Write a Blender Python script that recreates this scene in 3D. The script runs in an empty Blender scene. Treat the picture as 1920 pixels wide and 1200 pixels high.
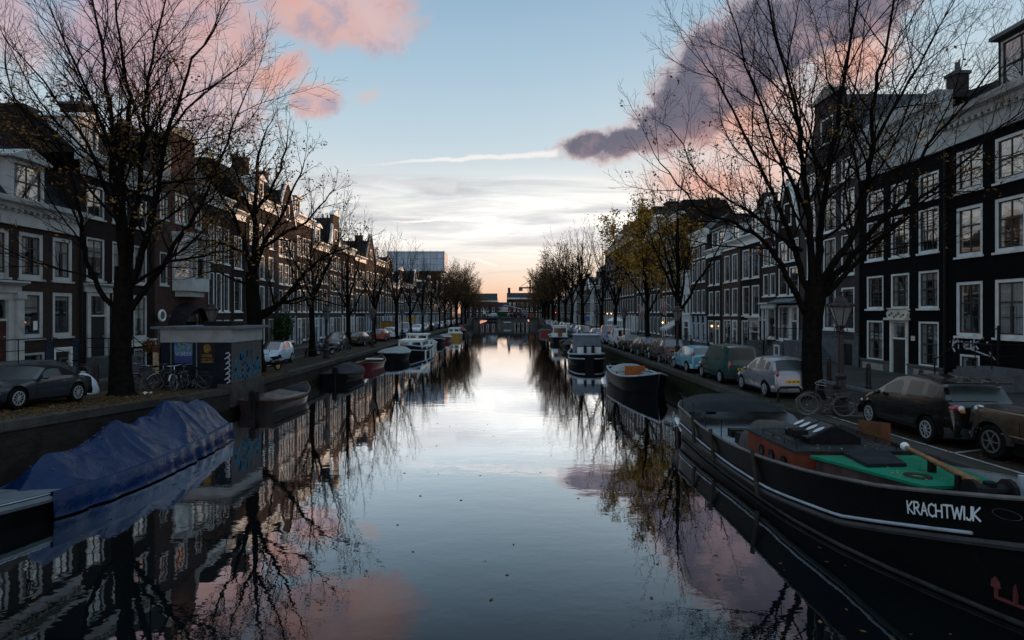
import bpy, math, random
from mathutils import Vector, Matrix, noise as mnoise
R = math.radians
scene = bpy.context.scene
COL = scene.collection
# ------------------------------------------------------------------ camera
EYE = 4.5; F = 1100.0; CX, CY = 956.0, 587.0
cam = bpy.data.cameras.new('camera'); camo = bpy.data.objects.new('camera', cam); COL.objects.link(camo)
cam.sensor_width = 36.0; cam.lens = 36.0*F/1920.0
cam.shift_x = (960-CX)/1920.0; cam.shift_y = -(600-CY)/1920.0
cam.clip_start = 0.1; cam.clip_end = 6000
camo.location = (0,0,EYE); camo.rotation_euler = (R(90),0,0)
scene.camera = camo
scene.view_settings.view_transform = 'Standard'; scene.view_settings.look = 'None'
scene.view_settings.exposure = 0.0; scene.view_settings.gamma = 1.0
scene.cycles.max_bounces = 6; scene.cycles.diffuse_bounces = 2; scene.cycles.glossy_bounces = 4
scene.cycles.transparent_max_bounces = 8
scene.cycles.sample_clamp_indirect = 4.0
# ------------------------------------------------------------------ world
SUN_EL, SUN_AZ = 5.0, 29.0          # degrees; azimuth to the right of the canal axis
world = bpy.data.worlds.new('World'); scene.world = world; world.use_nodes = True
wt = world.node_tree; wt.nodes.clear()
class NT:
    """tiny expression helper for shader nodes"""
    def __init__(s, tree): s.t = tree
    def put(s, sock, v):
        if v is None: return
        if isinstance(v, bpy.types.NodeSocket): s.t.links.new(v, sock)
        else:
            if sock.type == 'RGBA' and isinstance(v, (tuple, list)) and len(v) == 3: v = (*v, 1)
            sock.default_value = v
    def m(s, op, a, b=None, c=None, clamp=False):
        n = s.t.nodes.new('ShaderNodeMath'); n.operation = op; n.use_clamp = clamp
        for i, v in enumerate((a, b, c)): s.put(n.inputs[i], v)
        return n.outputs[0]
    def mix(s, f, a, b, typ='MIX'):
        n = s.t.nodes.new('ShaderNodeMix'); n.data_type = 'RGBA'; n.blend_type = typ; n.clamp_factor = True
        s.put(n.inputs['Factor'], f); s.put(n.inputs[6], a); s.put(n.inputs[7], b)
        return n.outputs[2]
    def step(s, x, lo, hi):
        n = s.t.nodes.new('ShaderNodeMapRange'); n.interpolation_type = 'SMOOTHSTEP'
        s.put(n.inputs[0], x); n.inputs[1].default_value = lo; n.inputs[2].default_value = hi
        n.inputs[3].default_value = 0; n.inputs[4].default_value = 1
        return n.outputs[0]
    def ramp(s, x, pts):
        n = s.t.nodes.new('ShaderNodeValToRGB'); e = n.color_ramp.elements
        while len(e) < len(pts): e.new(0.5)
        for el, (p, c) in zip(e, pts): el.position = p; el.color = (*c, 1) if len(c) == 3 else c
        s.put(n.inputs[0], x); return n.outputs[0]
    def noise(s, vec, scale, detail=4, rough=0.55, dist=0.0):
        n = s.t.nodes.new('ShaderNodeTexNoise'); n.inputs['Scale'].default_value = scale
        n.inputs['Detail'].default_value = detail; n.inputs['Roughness'].default_value = rough
        n.inputs['Distortion'].default_value = dist
        if vec is not None: s.t.links.new(vec, n.inputs['Vector'])
        return n.outputs[0]
    def xyz(s, x, y, z):
        n = s.t.nodes.new('ShaderNodeCombineXYZ')
        for i, v in enumerate((x, y, z)): s.put(n.inputs[i], v)
        return n.outputs[0]
    def sep(s, v):
        n = s.t.nodes.new('ShaderNodeSeparateXYZ'); s.t.links.new(v, n.inputs[0]); return n.outputs
def lin(r, g, b):
    f = lambda c: (c/255/12.92) if c <= 10.3 else ((c/255+0.055)/1.055)**2.4
    return (f(r), f(g), f(b))
W = NT(wt)
tc = wt.nodes.new('ShaderNodeTexCoord')
dx, dy, dz = W.sep(tc.outputs['Generated'])
ay = W.m('MAXIMUM', W.m('ABSOLUTE', dy), 0.06)
U = W.m('DIVIDE', dx, ay); V = W.m('DIVIDE', dz, ay)
UV = W.xyz(U, V, 0.0)
base = W.ramp(W.m('MAXIMUM', dz, 0.0), [
    (0.000, lin(206,150,132)), (0.022, lin(222,178,160)), (0.058, lin(230,204,190)), (0.092, lin(232,220,212)),
    (0.13, lin(242,240,237)), (0.165, lin(236,234,231)), (0.21, lin(214,218,221)), (0.28, lin(188,207,218)),
    (0.38, lin(165,192,211)), (0.47, lin(145,177,202)), (0.60, lin(160,188,210)), (1.0, lin(186,208,226))])
# nishita light of the low sun, weak, adds the glow round it
nsky = wt.nodes.new('ShaderNodeTexSky'); nsky.sky_type = 'NISHITA'; nsky.sun_disc = False
nsky.sun_elevation = R(SUN_EL); nsky.sun_rotation = R(SUN_AZ)
base = W.mix(0.02, base, nsky.outputs[0], 'ADD')
n1 = W.noise(UV, 5.0, 7, 0.62, 0.3)
n2 = W.noise(W.xyz(U, W.m('MULTIPLY', V, 1.0), 3.7), 13.0, 6, 0.6, 0.2)
n3 = W.noise(W.xyz(U, V, 9.1), 34.0, 5, 0.65, 0.3)
nn = W.m('ADD', W.m('ADD', W.m('MULTIPLY', W.m('SUBTRACT', n1, 0.5), 2.8), W.m('MULTIPLY', W.m('SUBTRACT', n2, 0.5), 1.7)), W.m('MULTIPLY', W.m('SUBTRACT', n3, 0.5), 1.2))
# high thin layer, streaked along the horizon
ns = W.noise(W.xyz(W.m('MULTIPLY', U, 1.6), W.m('MULTIPLY', V, 16.0), 1.0), 2.2, 6, 0.6, 0.6)
band = W.m('MULTIPLY', W.step(V, 0.225, 0.240), -1.0)
band = W.m('MULTIPLY', W.m('ADD', 1.0, band), W.step(V, 0.02, 0.16))
sk = W.mix(W.m('MULTIPLY', band, W.step(ns, 0.30, 0.66)), base, lin(192,194,198))
lowb = W.m('MULTIPLY', W.m('SUBTRACT', 1.0, W.step(V, 0.12, 0.2)), W.step(ns, 0.55, 0.75))
sk = W.mix(W.m('MULTIPLY', lowb, 0.55), sk, lin(196,178,172))
sk = W.mix(W.m('MULTIPLY', W.m('MULTIPLY', band, W.m('SUBTRACT', 1.0, W.step(ns, 0.28, 0.42))), 0.6), sk, lin(246,242,238))
def ell(px, py, a, b, rot=0.0):
    u0, v0 = (px-CX)/F, (CY-py)/F
    c, s_ = math.cos(R(rot)), math.sin(R(rot))
    du = W.m('SUBTRACT', U, u0); dv = W.m('SUBTRACT', V, v0)
    p = W.m('DIVIDE', W.m('ADD', W.m('MULTIPLY', du, c), W.m('MULTIPLY', dv, s_)), a/F)
    q = W.m('DIVIDE', W.m('SUBTRACT', W.m('MULTIPLY', dv, c), W.m('MULTIPLY', du, s_)), b/F)
    return W.m('SUBTRACT', 1.0, W.m('SQRT', W.m('ADD', W.m('MULTIPLY', p, p), W.m('MULTIPLY', q, q))))
def union(l):
    r = l[0]
    for x in l[1:]: r = W.m('MAXIMUM', r, x)
    return r
# pink glow low on the right, behind the dark cloud
glow = union([ell(1430,250,230,170), ell(1330,340,190,75), ell(1600,115,130,95,25)])
gl = W.step(W.m('ADD', glow, W.m('MULTIPLY', nn, 0.30)), 0.0, 0.75)
sk = W.mix(W.m('MULTIPLY', gl, 0.9), sk, W.mix(W.step(n2, 0.4, 0.62), lin(236,178,160), lin(232,206,200)))
# pink clouds on the left
lc = union([ell(620,10,210,110,-8), ell(300,70,330,220,-14), ell(-200,-20,420,230,-6), ell(520,140,95,55,30), ell(588,188,70,45)])
ld = W.m('ADD', lc, W.m('MULTIPLY', nn, 0.50))
lm = W.step(ld, 0.02, 0.56)
lcol = W.mix(W.step(W.m('MULTIPLY', U, -1.0), 0.35, 0.85), lin(226,172,160), lin(172,150,172))
lcol = W.mix(W.step(n1, 0.42, 0.66), lcol, lin(214,188,190))
lcol = W.mix(W.step(W.m('ADD', W.m('MULTIPLY', n2, 0.7), W.m('MULTIPLY', n3, 0.3)), 0.48, 0.66), lcol, lin(180,164,178))
sk = W.mix(W.m('MULTIPLY', lm, 0.92), sk, lcol)
wis = W.step(W.m('ADD', union([ell(690,180,45,22,20), ell(700,40,60,30,-40), ell(1340,380,60,20,10)]), W.m('MULTIPLY', nn, 0.4)), 0.1, 0.9)
sk = W.mix(W.m('MULTIPLY', wis, 0.5), sk, lin(222,190,184))
# dark mauve cloud on the right
rc = union([ell(1110,270,80,34,8), ell(1175,262,100,52,15), ell(1235,240,112,78,25), ell(1292,192,130,95,38), ell(1362,128,150,108,38), ell(1445,66,165,108,30), ell(1570,15,200,95,20)])
rd = W.m('ADD', rc, W.m('MULTIPLY', nn, 0.46))
rm = W.step(rd, 0.0, 0.42)
rcol = W.mix(W.step(rd, 0.08, 0.42), lin(220,176,168), lin(104,101,118))
rcol = W.mix(W.m('MULTIPLY', W.step(W.m('ADD', W.m('MULTIPLY', n2, 0.7), W.m('MULTIPLY', n3, 0.3)), 0.46, 0.64), 0.62), rcol, lin(178,148,152))
lowp = W.m('SUBTRACT', 1.0, W.step(W.m('SUBTRACT', V, W.m('MULTIPLY', U, 0.35)), 0.13, 0.235))
rcol = W.mix(W.m('MULTIPLY', lowp, 0.55), rcol, lin(232,168,152))
sk = W.mix(W.m('MULTIPLY', rm, 0.95), sk, rcol)
# vapour trail
def streak(p0, p1, w, col, amt, fray=0.0):
    global sk
    u0, v0, u1, v1 = (p0[0]-CX)/F, (CY-p0[1])/F, (p1[0]-CX)/F, (CY-p1[1])/F
    L = math.hypot(u1-u0, v1-v0); c, s_ = (u1-u0)/L, (v1-v0)/L
    du = W.m('SUBTRACT', U, u0); dv = W.m('SUBTRACT', V, v0)
    t = W.m('DIVIDE', W.m('ADD', W.m('MULTIPLY', du, c), W.m('MULTIPLY', dv, s_)), L)
    d = W.m('SUBTRACT', W.m('MULTIPLY', dv, c), W.m('MULTIPLY', du, s_))
    d = W.m('ABSOLUTE', W.m('ADD', d, W.m('MULTIPLY', W.m('SUBTRACT', n2, 0.5), fray)))
    wid = W.m('MULTIPLY', W.m('ADD', 0.15, t), w/F)
    k = W.m('MULTIPLY', W.m('SUBTRACT', 1.0, W.step(W.m('DIVIDE', d, W.m('MAXIMUM', wid, 0.0005)), 0.25, 1.1)), W.m('MULTIPLY', W.step(t, 0.0, 0.5), W.m('SUBTRACT', 1.0, W.step(t, 0.97, 1.0))))
    sk = W.mix(W.m('MULTIPLY', k, amt), sk, col)
streak((640,316), (1052,283), 7.5, lin(246,242,240), 0.95, 0.022)
streak((680,416), (930,409), 4.5, lin(252,246,238), 0.85, 0.02)
streak((845,476), (935,499), 5, lin(250,238,226), 0.7, 0.02)
streak((560,330), (860,352), 12, lin(222,222,224), 0.5, 0.03)
gw = W.step(ell(985,425,560,128), 0.0, 0.9)
sk = W.mix(gw, sk, W.mix(1.0, sk, (1.34,1.32,1.30), 'MULTIPLY'))
# the unseen sky behind the camera is brightened, added fill for the shaded fronts
back = W.step(dy, -0.55, 0.45)
sk = W.mix(back, W.mix(1.0, sk, (1.16,1.24,1.32), 'MULTIPLY'), sk)
bg = wt.nodes.new('ShaderNodeBackground'); wt.links.new(sk, bg.inputs[0]); bg.inputs[1].default_value = 1.0
wo = wt.nodes.new('ShaderNodeOutputWorld'); wt.links.new(bg.outputs[0], wo.inputs[0])
# ------------------------------------------------------------------ sun
sl = bpy.data.lights.new('sun', 'SUN'); sl.energy = 3.4; sl.angle = R(0.6); sl.color = (1.0, 0.62, 0.38)
so = bpy.data.objects.new('sun', sl); COL.objects.link(so)
sd = Vector((math.sin(R(SUN_AZ))*math.cos(R(SUN_EL)), math.cos(R(SUN_AZ))*math.cos(R(SUN_EL)), math.sin(R(SUN_EL))))
so.rotation_euler = sd.to_track_quat('Z', 'Y').to_euler()
# ------------------------------------------------------------------ object helpers
def tag(o, label=None, cat=None, group=None, kind=None):
    if label: o['label'] = label
    if cat: o['category'] = cat
    if group: o['group'] = group
    if kind: o['kind'] = kind
    return o
def thing(name, label, cat, loc=(0,0,0), rz=0.0, group=None):
    o = bpy.data.objects.new(name, None); COL.objects.link(o)
    o.location = loc; o.rotation_euler = (0,0,rz); o.empty_display_size = 0.3
    return tag(o, label, cat, group)
def children(o): return [c for c in bpy.data.objects if c.parent == o]
KIDS = {}
def put(name, mesh, parent=None, loc=None, rot=None):
    o = bpy.data.objects.new(name, mesh); COL.objects.link(o)
    if parent is not None: o.parent = parent; KIDS.setdefault(parent.name, []).append(o)
    if loc is not None: o.location = loc
    if rot is not None: o.rotation_euler = rot
    return o
def dup(root, loc, rz=None, label=None, scale=None, group=None, swap=None):
    def cp(o, par):
        c = o.copy(); COL.objects.link(c)
        if par is not None: c.parent = par; KIDS.setdefault(par.name, []).append(c)
        for ch in KIDS.get(o.name, []): cp(ch, c)
        return c
    r = cp(root, None); r.location = loc
    if rz is not None: r.rotation_euler = (0,0,rz)
    if label: r['label'] = label
    if group: r['group'] = group
    if scale is not None: r.scale = scale if hasattr(scale, '__len__') else (scale,)*3
    if swap:
        for (nm, mt) in swap.items():
            for ch in KIDS.get(r.name, []):
                if ch.name.split('.')[0] == nm:
                    ch.material_slots[0].link = 'OBJECT'; ch.material_slots[0].material = mt
    return r
class MB:
    def __init__(s): s.v = []; s.f = []; s.mi = []; s.cur = 0; s.mats = []
    def use(s, mat):
        if mat not in s.mats: s.mats.append(mat)
        s.cur = s.mats.index(mat); return s
    def add(s, vs, fs):
        o = len(s.v); s.v += [tuple(p) for p in vs]
        for f in fs: s.f.append(tuple(i+o for i in f)); s.mi.append(s.cur)
        return s
    def quad(s, a, b, c, d): return s.add([a,b,c,d], [(0,1,2,3)])
    def box(s, x0, x1, y0, y1, z0, z1):
        if x0 > x1: x0, x1 = x1, x0
        if y0 > y1: y0, y1 = y1, y0
        if z0 > z1: z0, z1 = z1, z0
        return s.add([(x0,y0,z0),(x1,y0,z0),(x1,y1,z0),(x0,y1,z0),(x0,y0,z1),(x1,y0,z1),(x1,y1,z1),(x0,y1,z1)],
            [(0,3,2,1),(4,5,6,7),(0,1,5,4),(1,2,6,5),(2,3,7,6),(3,0,4,7)])
    def bar(s, p, q, w, h):
        """box beam from p to q, w across (horizontal), h in the other direction"""
        p, q = Vector(p), Vector(q); d = (q-p)
        if d.length < 1e-6: return s
        d.normalize(); up = Vector((0,0,1)) if abs(d.z) < .95 else Vector((0,1,0))
        a = d.cross(up).normalized(); b = a.cross(d).normalized()
        vs = [c + a*(sx*w/2) + b*(sy*h/2) for c in (p,q) for sx, sy in ((-1,-1),(1,-1),(1,1),(-1,1))]
        return s.add(vs, [(0,1,2,3),(7,6,5,4),(0,4,5,1),(1,5,6,2),(2,6,7,3),(3,7,4,0)])
    def prism(s, poly, axis, a, b):
        """poly of 2-D points extruded along axis from a to b. axis x: (y,z); y: (x,z); z: (x,y)"""
        n = len(poly)
        f3 = {'x': lambda p, t: (t,p[0],p[1]), 'y': lambda p, t: (p[0],t,p[1]), 'z': lambda p, t: (p[0],p[1],t)}[axis]
        vs = [f3(p, a) for p in poly] + [f3(p, b) for p in poly]
        fs = [tuple(range(n))[::-1], tuple(range(n, 2*n))] + [(i,(i+1)%n,n+(i+1)%n,n+i) for i in range(n)]
        return s.add(vs, fs)
    def tube(s, pts, rad, n=6, cap=True):
        pts = [Vector(p) for p in pts]; k = len(pts)
        if not hasattr(rad, '__len__'): rad = [rad]*k
        vs = []; a = None
        for i, p in enumerate(pts):
            d = (pts[min(i+1,k-1)] - pts[max(i-1,0)])
            if d.length < 1e-9: d = Vector((0,0,1))
            d.normalize()
            if a is None:
                ref = Vector((0,0,1)) if abs(d.z) < .9 else Vector((1,0,0)); a = d.cross(ref).normalized()
            else:
                a = a - d*a.dot(d)
                a = a.normalized() if a.length > 1e-6 else d.orthogonal().normalized()
            b = d.cross(a)
            for j in range(n):
                t = 2*math.pi*j/n; vs.append(p + (a*math.cos(t)+b*math.sin(t))*rad[i])
        fs = [(i*n+j, i*n+(j+1)%n, (i+1)*n+(j+1)%n, (i+1)*n+j) for i in range(k-1) for j in range(n)]
        if cap: fs += [tuple(range(n))[::-1], tuple((k-1)*n+j for j in range(n))]
        return s.add(vs, fs)
    def lathe(s, prof, c=(0,0,0), n=12, axis='z', a0=0.0, cap=True):
        """prof: list of (r, h)"""
        vs = []
        for (r, h) in prof:
            for j in range(n):
                t = 2*math.pi*j/n + a0; x, y = r*math.cos(t), r*math.sin(t)
                p = {'z': (x,y,h), 'y': (x,h,y), 'x': (h,x,y)}[axis]
                vs.append((p[0]+c[0], p[1]+c[1], p[2]+c[2]))
        k = len(prof)
        fs = [(i*n+j, i*n+(j+1)%n, (i+1)*n+(j+1)%n, (i+1)*n+j) for i in range(k-1) for j in range(n)]
        if cap: fs += [tuple(range(n))[::-1], tuple((k-1)*n+j for j in range(n))]
        return s.add(vs, fs)
    def torus(s, c, R_, r, n=24, k=6, axis='x'):
        vs = []
        for i in range(n):
            t = 2*math.pi*i/n
            for j in range(k):
                u = 2*math.pi*j/k; rr = R_ + r*math.cos(u); h = r*math.sin(u)
                a, b = rr*math.cos(t), rr*math.sin(t)
                p = {'x': (h,a,b), 'y': (a,h,b), 'z': (a,b,h)}[axis]
                vs.append((p[0]+c[0], p[1]+c[1], p[2]+c[2]))
        return s.add(vs, [(i*k+j, ((i+1)%n)*k+j, ((i+1)%n)*k+(j+1)%k, i*k+(j+1)%k) for i in range(n) for j in range(k)])
    def ball(s, c, r, n=10, m=6):
        r = r if hasattr(r, '__len__') else (r,r,r)
        prof = [(math.sin(math.pi*i/m), -math.cos(math.pi*i/m)) for i in range(m+1)]
        vs = []
        for (a, h) in prof:
            for j in range(n):
                t = 2*math.pi*j/n; vs.append((c[0]+r[0]*a*math.cos(t), c[1]+r[1]*a*math.sin(t), c[2]+r[2]*h))
        return s.add(vs, [(i*n+j, i*n+(j+1)%n, (i+1)*n+(j+1)%n, (i+1)*n+j) for i in range(m) for j in range(n)])
    def grid(s, fn, nu, nv, flip=False):
        vs = [fn(i/nu, j/nv) for i in range(nu+1) for j in range(nv+1)]
        g = lambda i, j: i*(nv+1)+j
        fs = [(g(i,j), g(i+1,j), g(i+1,j+1), g(i,j+1)) for i in range(nu) for j in range(nv)]
        if flip: fs = [f[::-1] for f in fs]
        return s.add(vs, fs)
    def shift(s, d): s.v = [(p[0]+d[0], p[1]+d[1], p[2]+d[2]) for p in s.v]; return s
    def rotz(s, a):
        c, q = math.cos(a), math.sin(a); s.v = [(p[0]*c-p[1]*q, p[0]*q+p[1]*c, p[2]) for p in s.v]; return s
    def mesh(s, name, mat=None, smooth=False, recalc=True):
        me = bpy.data.meshes.new(name); me.from_pydata(s.v, [], s.f)
        mats = s.mats or [mat]
        for m_ in mats: me.materials.append(m_)
        if len(mats) > 1: me.polygons.foreach_set('material_index', s.mi)
        if recalc:
            import bmesh
            b = bmesh.new(); b.from_mesh(me); bmesh.ops.recalc_face_normals(b, faces=b.faces); b.to_mesh(me); b.free()
        if smooth:
            me.polygons.foreach_set('use_smooth', [True]*len(me.polygons))
            if smooth != 'all':
                try: me.set_sharp_from_angle(angle=R(smooth if isinstance(smooth, (int,float)) and not isinstance(smooth, bool) else 40))
                except Exception: pass
        me.update(); return me
    def build(s, name, mat=None, parent=None, smooth=False, recalc=True):
        return put(name, s.mesh(name, mat, smooth, recalc), parent)
def struct(mb, name, mat, kind='structure', smooth=False):
    return tag(mb.build(name, mat, None, smooth), kind=kind)
# ------------------------------------------------------------------ materials
MC = {}
def mat(name, col, rough=0.6, spec=0.4, var=0.25, scale=3.0, metal=0.0, bump=0.0, coat=0.0, grime=None, gscale=0.7, gamt=0.5, coord='Object', fine=0.0):
    if name in MC: return MC[name]
    m_ = bpy.data.materials.new(name); m_.use_nodes = True; t = m_.node_tree; N = NT(t)
    b = t.nodes['Principled BSDF']; b.inputs['Roughness'].default_value = rough
    if rough > .38 and not metal: spec *= .25 if rough > .5 else .45
    b.inputs['Specular IOR Level'].default_value = spec; b.inputs['Metallic'].default_value = metal
    if coat: b.inputs['Coat Weight'].default_value = coat; b.inputs['Coat Roughness'].default_value = 0.03
    c = t.nodes.new('ShaderNodeTexCoord').outputs[coord]
    n = N.noise(c, scale, 6, 0.6)
    lo = tuple(x*(1-var) for x in col); hi = tuple(min(1, x*(1+var)) for x in col)
    co = N.mix(N.step(n, 0.3, 0.7), lo, hi)
    if fine:
        nf = N.noise(c, scale*14, 3, 0.6); co = N.mix(N.m('MULTIPLY', N.step(nf, 0.35, 0.65), fine), co, tuple(x*0.45 for x in col))
    if grime:
        g = N.noise(c, gscale, 7, 0.68, 0.4); co = N.mix(N.m('MULTIPLY', N.step(g, 0.48, 0.72), gamt), co, grime)
    t.links.new(co, b.inputs['Base Color'])
    if bump:
        bn = t.nodes.new('ShaderNodeBump'); bn.inputs['Strength'].default_value = bump; bn.inputs['Distance'].default_value = 0.02
        t.links.new(N.noise(c, scale*5, 5, 0.6), bn.inputs['Height']); t.links.new(bn.outputs[0], b.inputs['Normal'])
    r_ = N.m('MULTIPLY_ADD', n, 0.25, rough-0.12, True); t.links.new(r_, b.inputs['Roughness'])
    MC[name] = m_; return m_
def brick(name, c1, c2, mortar, bw=0.22, bh=0.065, dirt=0.35, rough=0.85):
    """brick courses on a facade: local x runs along the wall, z up"""
    if name in MC: return MC[name]
    m_ = bpy.data.materials.new(name); m_.use_nodes = True; t = m_.node_tree; N = NT(t)
    b = t.nodes['Principled BSDF']; b.inputs['Roughness'].default_value = rough; b.inputs['Specular IOR Level'].default_value = 0.05
    c = t.nodes.new('ShaderNodeTexCoord').outputs['Object']; x, y, z = N.sep(c)
    vec = N.xyz(N.m('ADD', x, y), z, 0.0)
    bt = t.nodes.new('ShaderNodeTexBrick'); t.links.new(vec, bt.inputs['Vector'])
    bt.inputs['Scale'].default_value = 1.0; bt.inputs['Brick Width'].default_value = bw; bt.inputs['Row Height'].default_value = bh
    bt.inputs['Mortar Size'].default_value = 0.006; bt.inputs['Bias'].default_value = -0.1
    N.put(bt.inputs['Color1'], c1); N.put(bt.inputs['Color2'], c2); N.put(bt.inputs['Mortar'], mortar)
    g = N.noise(c, 0.55, 7, 0.65, 0.5); co = N.mix(N.m('MULTIPLY', N.step(g, 0.42, 0.72), dirt), bt.outputs[0], tuple(v*0.4 for v in c1))
    g2 = N.noise(c, 2.2, 5, 0.6); co = N.mix(N.m('MULTIPLY', N.step(g2, 0.45, 0.75), 0.35), co, tuple(min(1, v*1.7) for v in c2))
    vs = N.noise(N.xyz(N.m('MULTIPLY', N.m('ADD', x, y), 3.0), N.m('MULTIPLY', z, 0.18), 0.0), 1.6, 4, 0.6)
    co = N.mix(N.m('MULTIPLY', N.step(vs, 0.56, 0.74), 0.4), co, tuple(v*0.45 for v in c1))
    t.links.new(co, b.inputs['Base Color'])
    bn = t.nodes.new('ShaderNodeBump'); bn.inputs['Strength'].default_value = 0.35; bn.inputs['Distance'].default_value = 0.008
    t.links.new(bt.outputs['Fac'], bn.inputs['Height']); bn.invert = True; t.links.new(bn.outputs[0], b.inputs['Normal'])
    MC[name] = m_; return m_
def emit(name, col, s):
    if name in MC: return MC[name]
    m_ = bpy.data.materials.new(name); m_.use_nodes = True; b = m_.node_tree.nodes['Principled BSDF']
    N = NT(m_.node_tree); N.put(b.inputs['Base Color'], col); N.put(b.inputs['Emission Color'], col); b.inputs['Emission Strength'].default_value = s
    MC[name] = m_; return m_
def pane_mat(name, cloth, amt):
    """window glass: dark room or pale curtains behind, with the gloss of double glazing; each pane differs"""
    if name in MC: return MC[name]
    m_ = bpy.data.materials.new(name); m_.use_nodes = True; t = m_.node_tree; N = NT(t)
    b = t.nodes['Principled BSDF']; b.inputs['Roughness'].default_value = 0.03
    b.inputs['IOR'].default_value = 2.5; b.inputs['Coat Weight'].default_value = 0.8; b.inputs['Coat Roughness'].default_value = 0.02
    g = t.nodes.new('ShaderNodeTexCoord'); x, y, z = N.sep(g.outputs['Generated'])
    rnd = t.nodes.new('ShaderNodeObjectInfo').outputs['Random']
    fold = N.noise(N.xyz(N.m('MULTIPLY', x, 26.0), N.m('MULTIPLY', z, 0.8), N.m('MULTIPLY', rnd, 40.0)), 1.0, 3, 0.5)
    wid = N.m('MULTIPLY_ADD', rnd, 0.45, -0.02)
    d = N.m('SUBTRACT', N.m('ABSOLUTE', N.m('SUBTRACT', x, 0.5)), N.m('SUBTRACT', 0.5, wid))
    side = N.step(N.m('ADD', d, N.m('MULTIPLY', N.m('SUBTRACT', fold, 0.5), 0.06)), -0.015, 0.015)
    r2 = N.m('FRACT', N.m('MULTIPLY', rnd, 7.31)); r3 = N.m('FRACT', N.m('MULTIPLY', rnd, 17.7))
    blind = N.m('MULTIPLY', N.m('GREATER_THAN', z, N.m('MULTIPLY_ADD', r2, 0.9, 0.35)), N.m('GREATER_THAN', r3, 0.35))
    c = N.mix(N.m('MULTIPLY', side, N.m('MULTIPLY', fold, amt)), (0.006,0.007,0.008), cloth)
    c = N.mix(N.m('MULTIPLY', blind, amt*0.75), c, (0.30,0.29,0.26))
    t.links.new(c, b.inputs['Base Color'])
    bn = t.nodes.new('ShaderNodeBump'); bn.inputs['Strength'].default_value = 0.05; bn.inputs['Distance'].default_value = 0.02
    t.links.new(N.noise(g.outputs['Object'], 1.3, 2), bn.inputs['Height']); t.links.new(bn.outputs[0], b.inputs['Normal'])
    t.links.new(bn.outputs[0], b.inputs['Coat Normal'])
    MC[name] = m_; return m_
white = mat('white paint', (0.62,0.64,0.62), 0.45, 0.4, 0.08, 2.0, grime=(0.30,0.29,0.26), gscale=1.6, gamt=0.35)
cream = mat('cream paint', (0.55,0.52,0.45), 0.5, 0.4, 0.08, 2.0, grime=(0.28,0.26,0.22), gscale=1.6, gamt=0.4)
black_paint = mat('black paint', (0.012,0.012,0.013), 0.35, 0.5, 0.3, 4)
dark_green = mat('canal green paint', (0.010,0.022,0.017), 0.3, 0.5, 0.3, 4)
iron = mat('iron', (0.008,0.0075,0.008), 0.5, 0.3, 0.3, 8)
lead = mat('lead sheet', (0.10,0.115,0.13), 0.45, 0.5, 0.25, 3)
slate = mat('slate roof', (0.016,0.018,0.022), 0.5, 0.4, 0.4, 6, bump=0.5)
tile = mat('dark roof tile', (0.018,0.014,0.013), 0.75, 0.3, 0.4, 7, bump=0.6, grime=(0.02,0.025,0.015), gscale=1.0)
glass = pane_mat('window glass', (0.42,0.43,0.42), 0.85)
dull_white = mat('duller white paint', (0.40,0.41,0.40), 0.6, 0.3, 0.1, 2.0, grime=(0.18,0.175,0.16), gscale=1.2, gamt=0.6)  # a darker tone of the white paint, for some frames, trims and cornices
stone = mat('grey stone', (0.095,0.098,0.105), 0.7, 0.3, 0.2, 3, bump=0.2, grime=(0.06,0.06,0.06), gscale=0.9)
sandstone = mat('pale stone', (0.27,0.255,0.22), 0.7, 0.3, 0.15, 3, grime=(0.17,0.16,0.14), gscale=1.1)
chrome = mat('bare metal', (0.55,0.56,0.58), 0.22, 0.5, 0.1, 8, metal=1.0)
rubber = mat('black rubber', (0.006,0.006,0.006), 0.8, 0.3, 0.3, 12)
# ================================================================== SETTING
XLQ, XRQ = -12.4, 9.5          # quay edges
XLF, XRF = -21.0, 19.7         # facade lines
def zL(x, y): return 1.15 + 0.057*max(0.0, 26-max(y, 4)) + 0.02*max(0.0, -x+XLQ)
def zR(x, y): return 1.15 + 0.015*max(0.0, 24-max(y, 4)) + 0.02*max(0.0, x-XRQ)
def zG(x, y): return zL(x, y) if x < 0 else zR(x, y)
YS = [-30, 4, 8, 12, 16, 20, 24, 26, 30, 40, 60, 100, 160, 240, 400, 900, 2500]
def strip(mb, x0, x1, dz=0.0, y0=None, y1=None):
    ys = sorted(set([y for y in YS if (y0 is None or y > y0) and (y1 is None or y < y1)] + [y for y in (y0, y1) if y is not None]))
    for a, b in zip(ys, ys[1:]):
        mb.quad((x0,a,zG(x0,a)+dz), (x1,a,zG(x1,a)+dz), (x1,b,zG(x1,b)+dz), (x0,b,zG(x0,b)+dz))
    return mb
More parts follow.
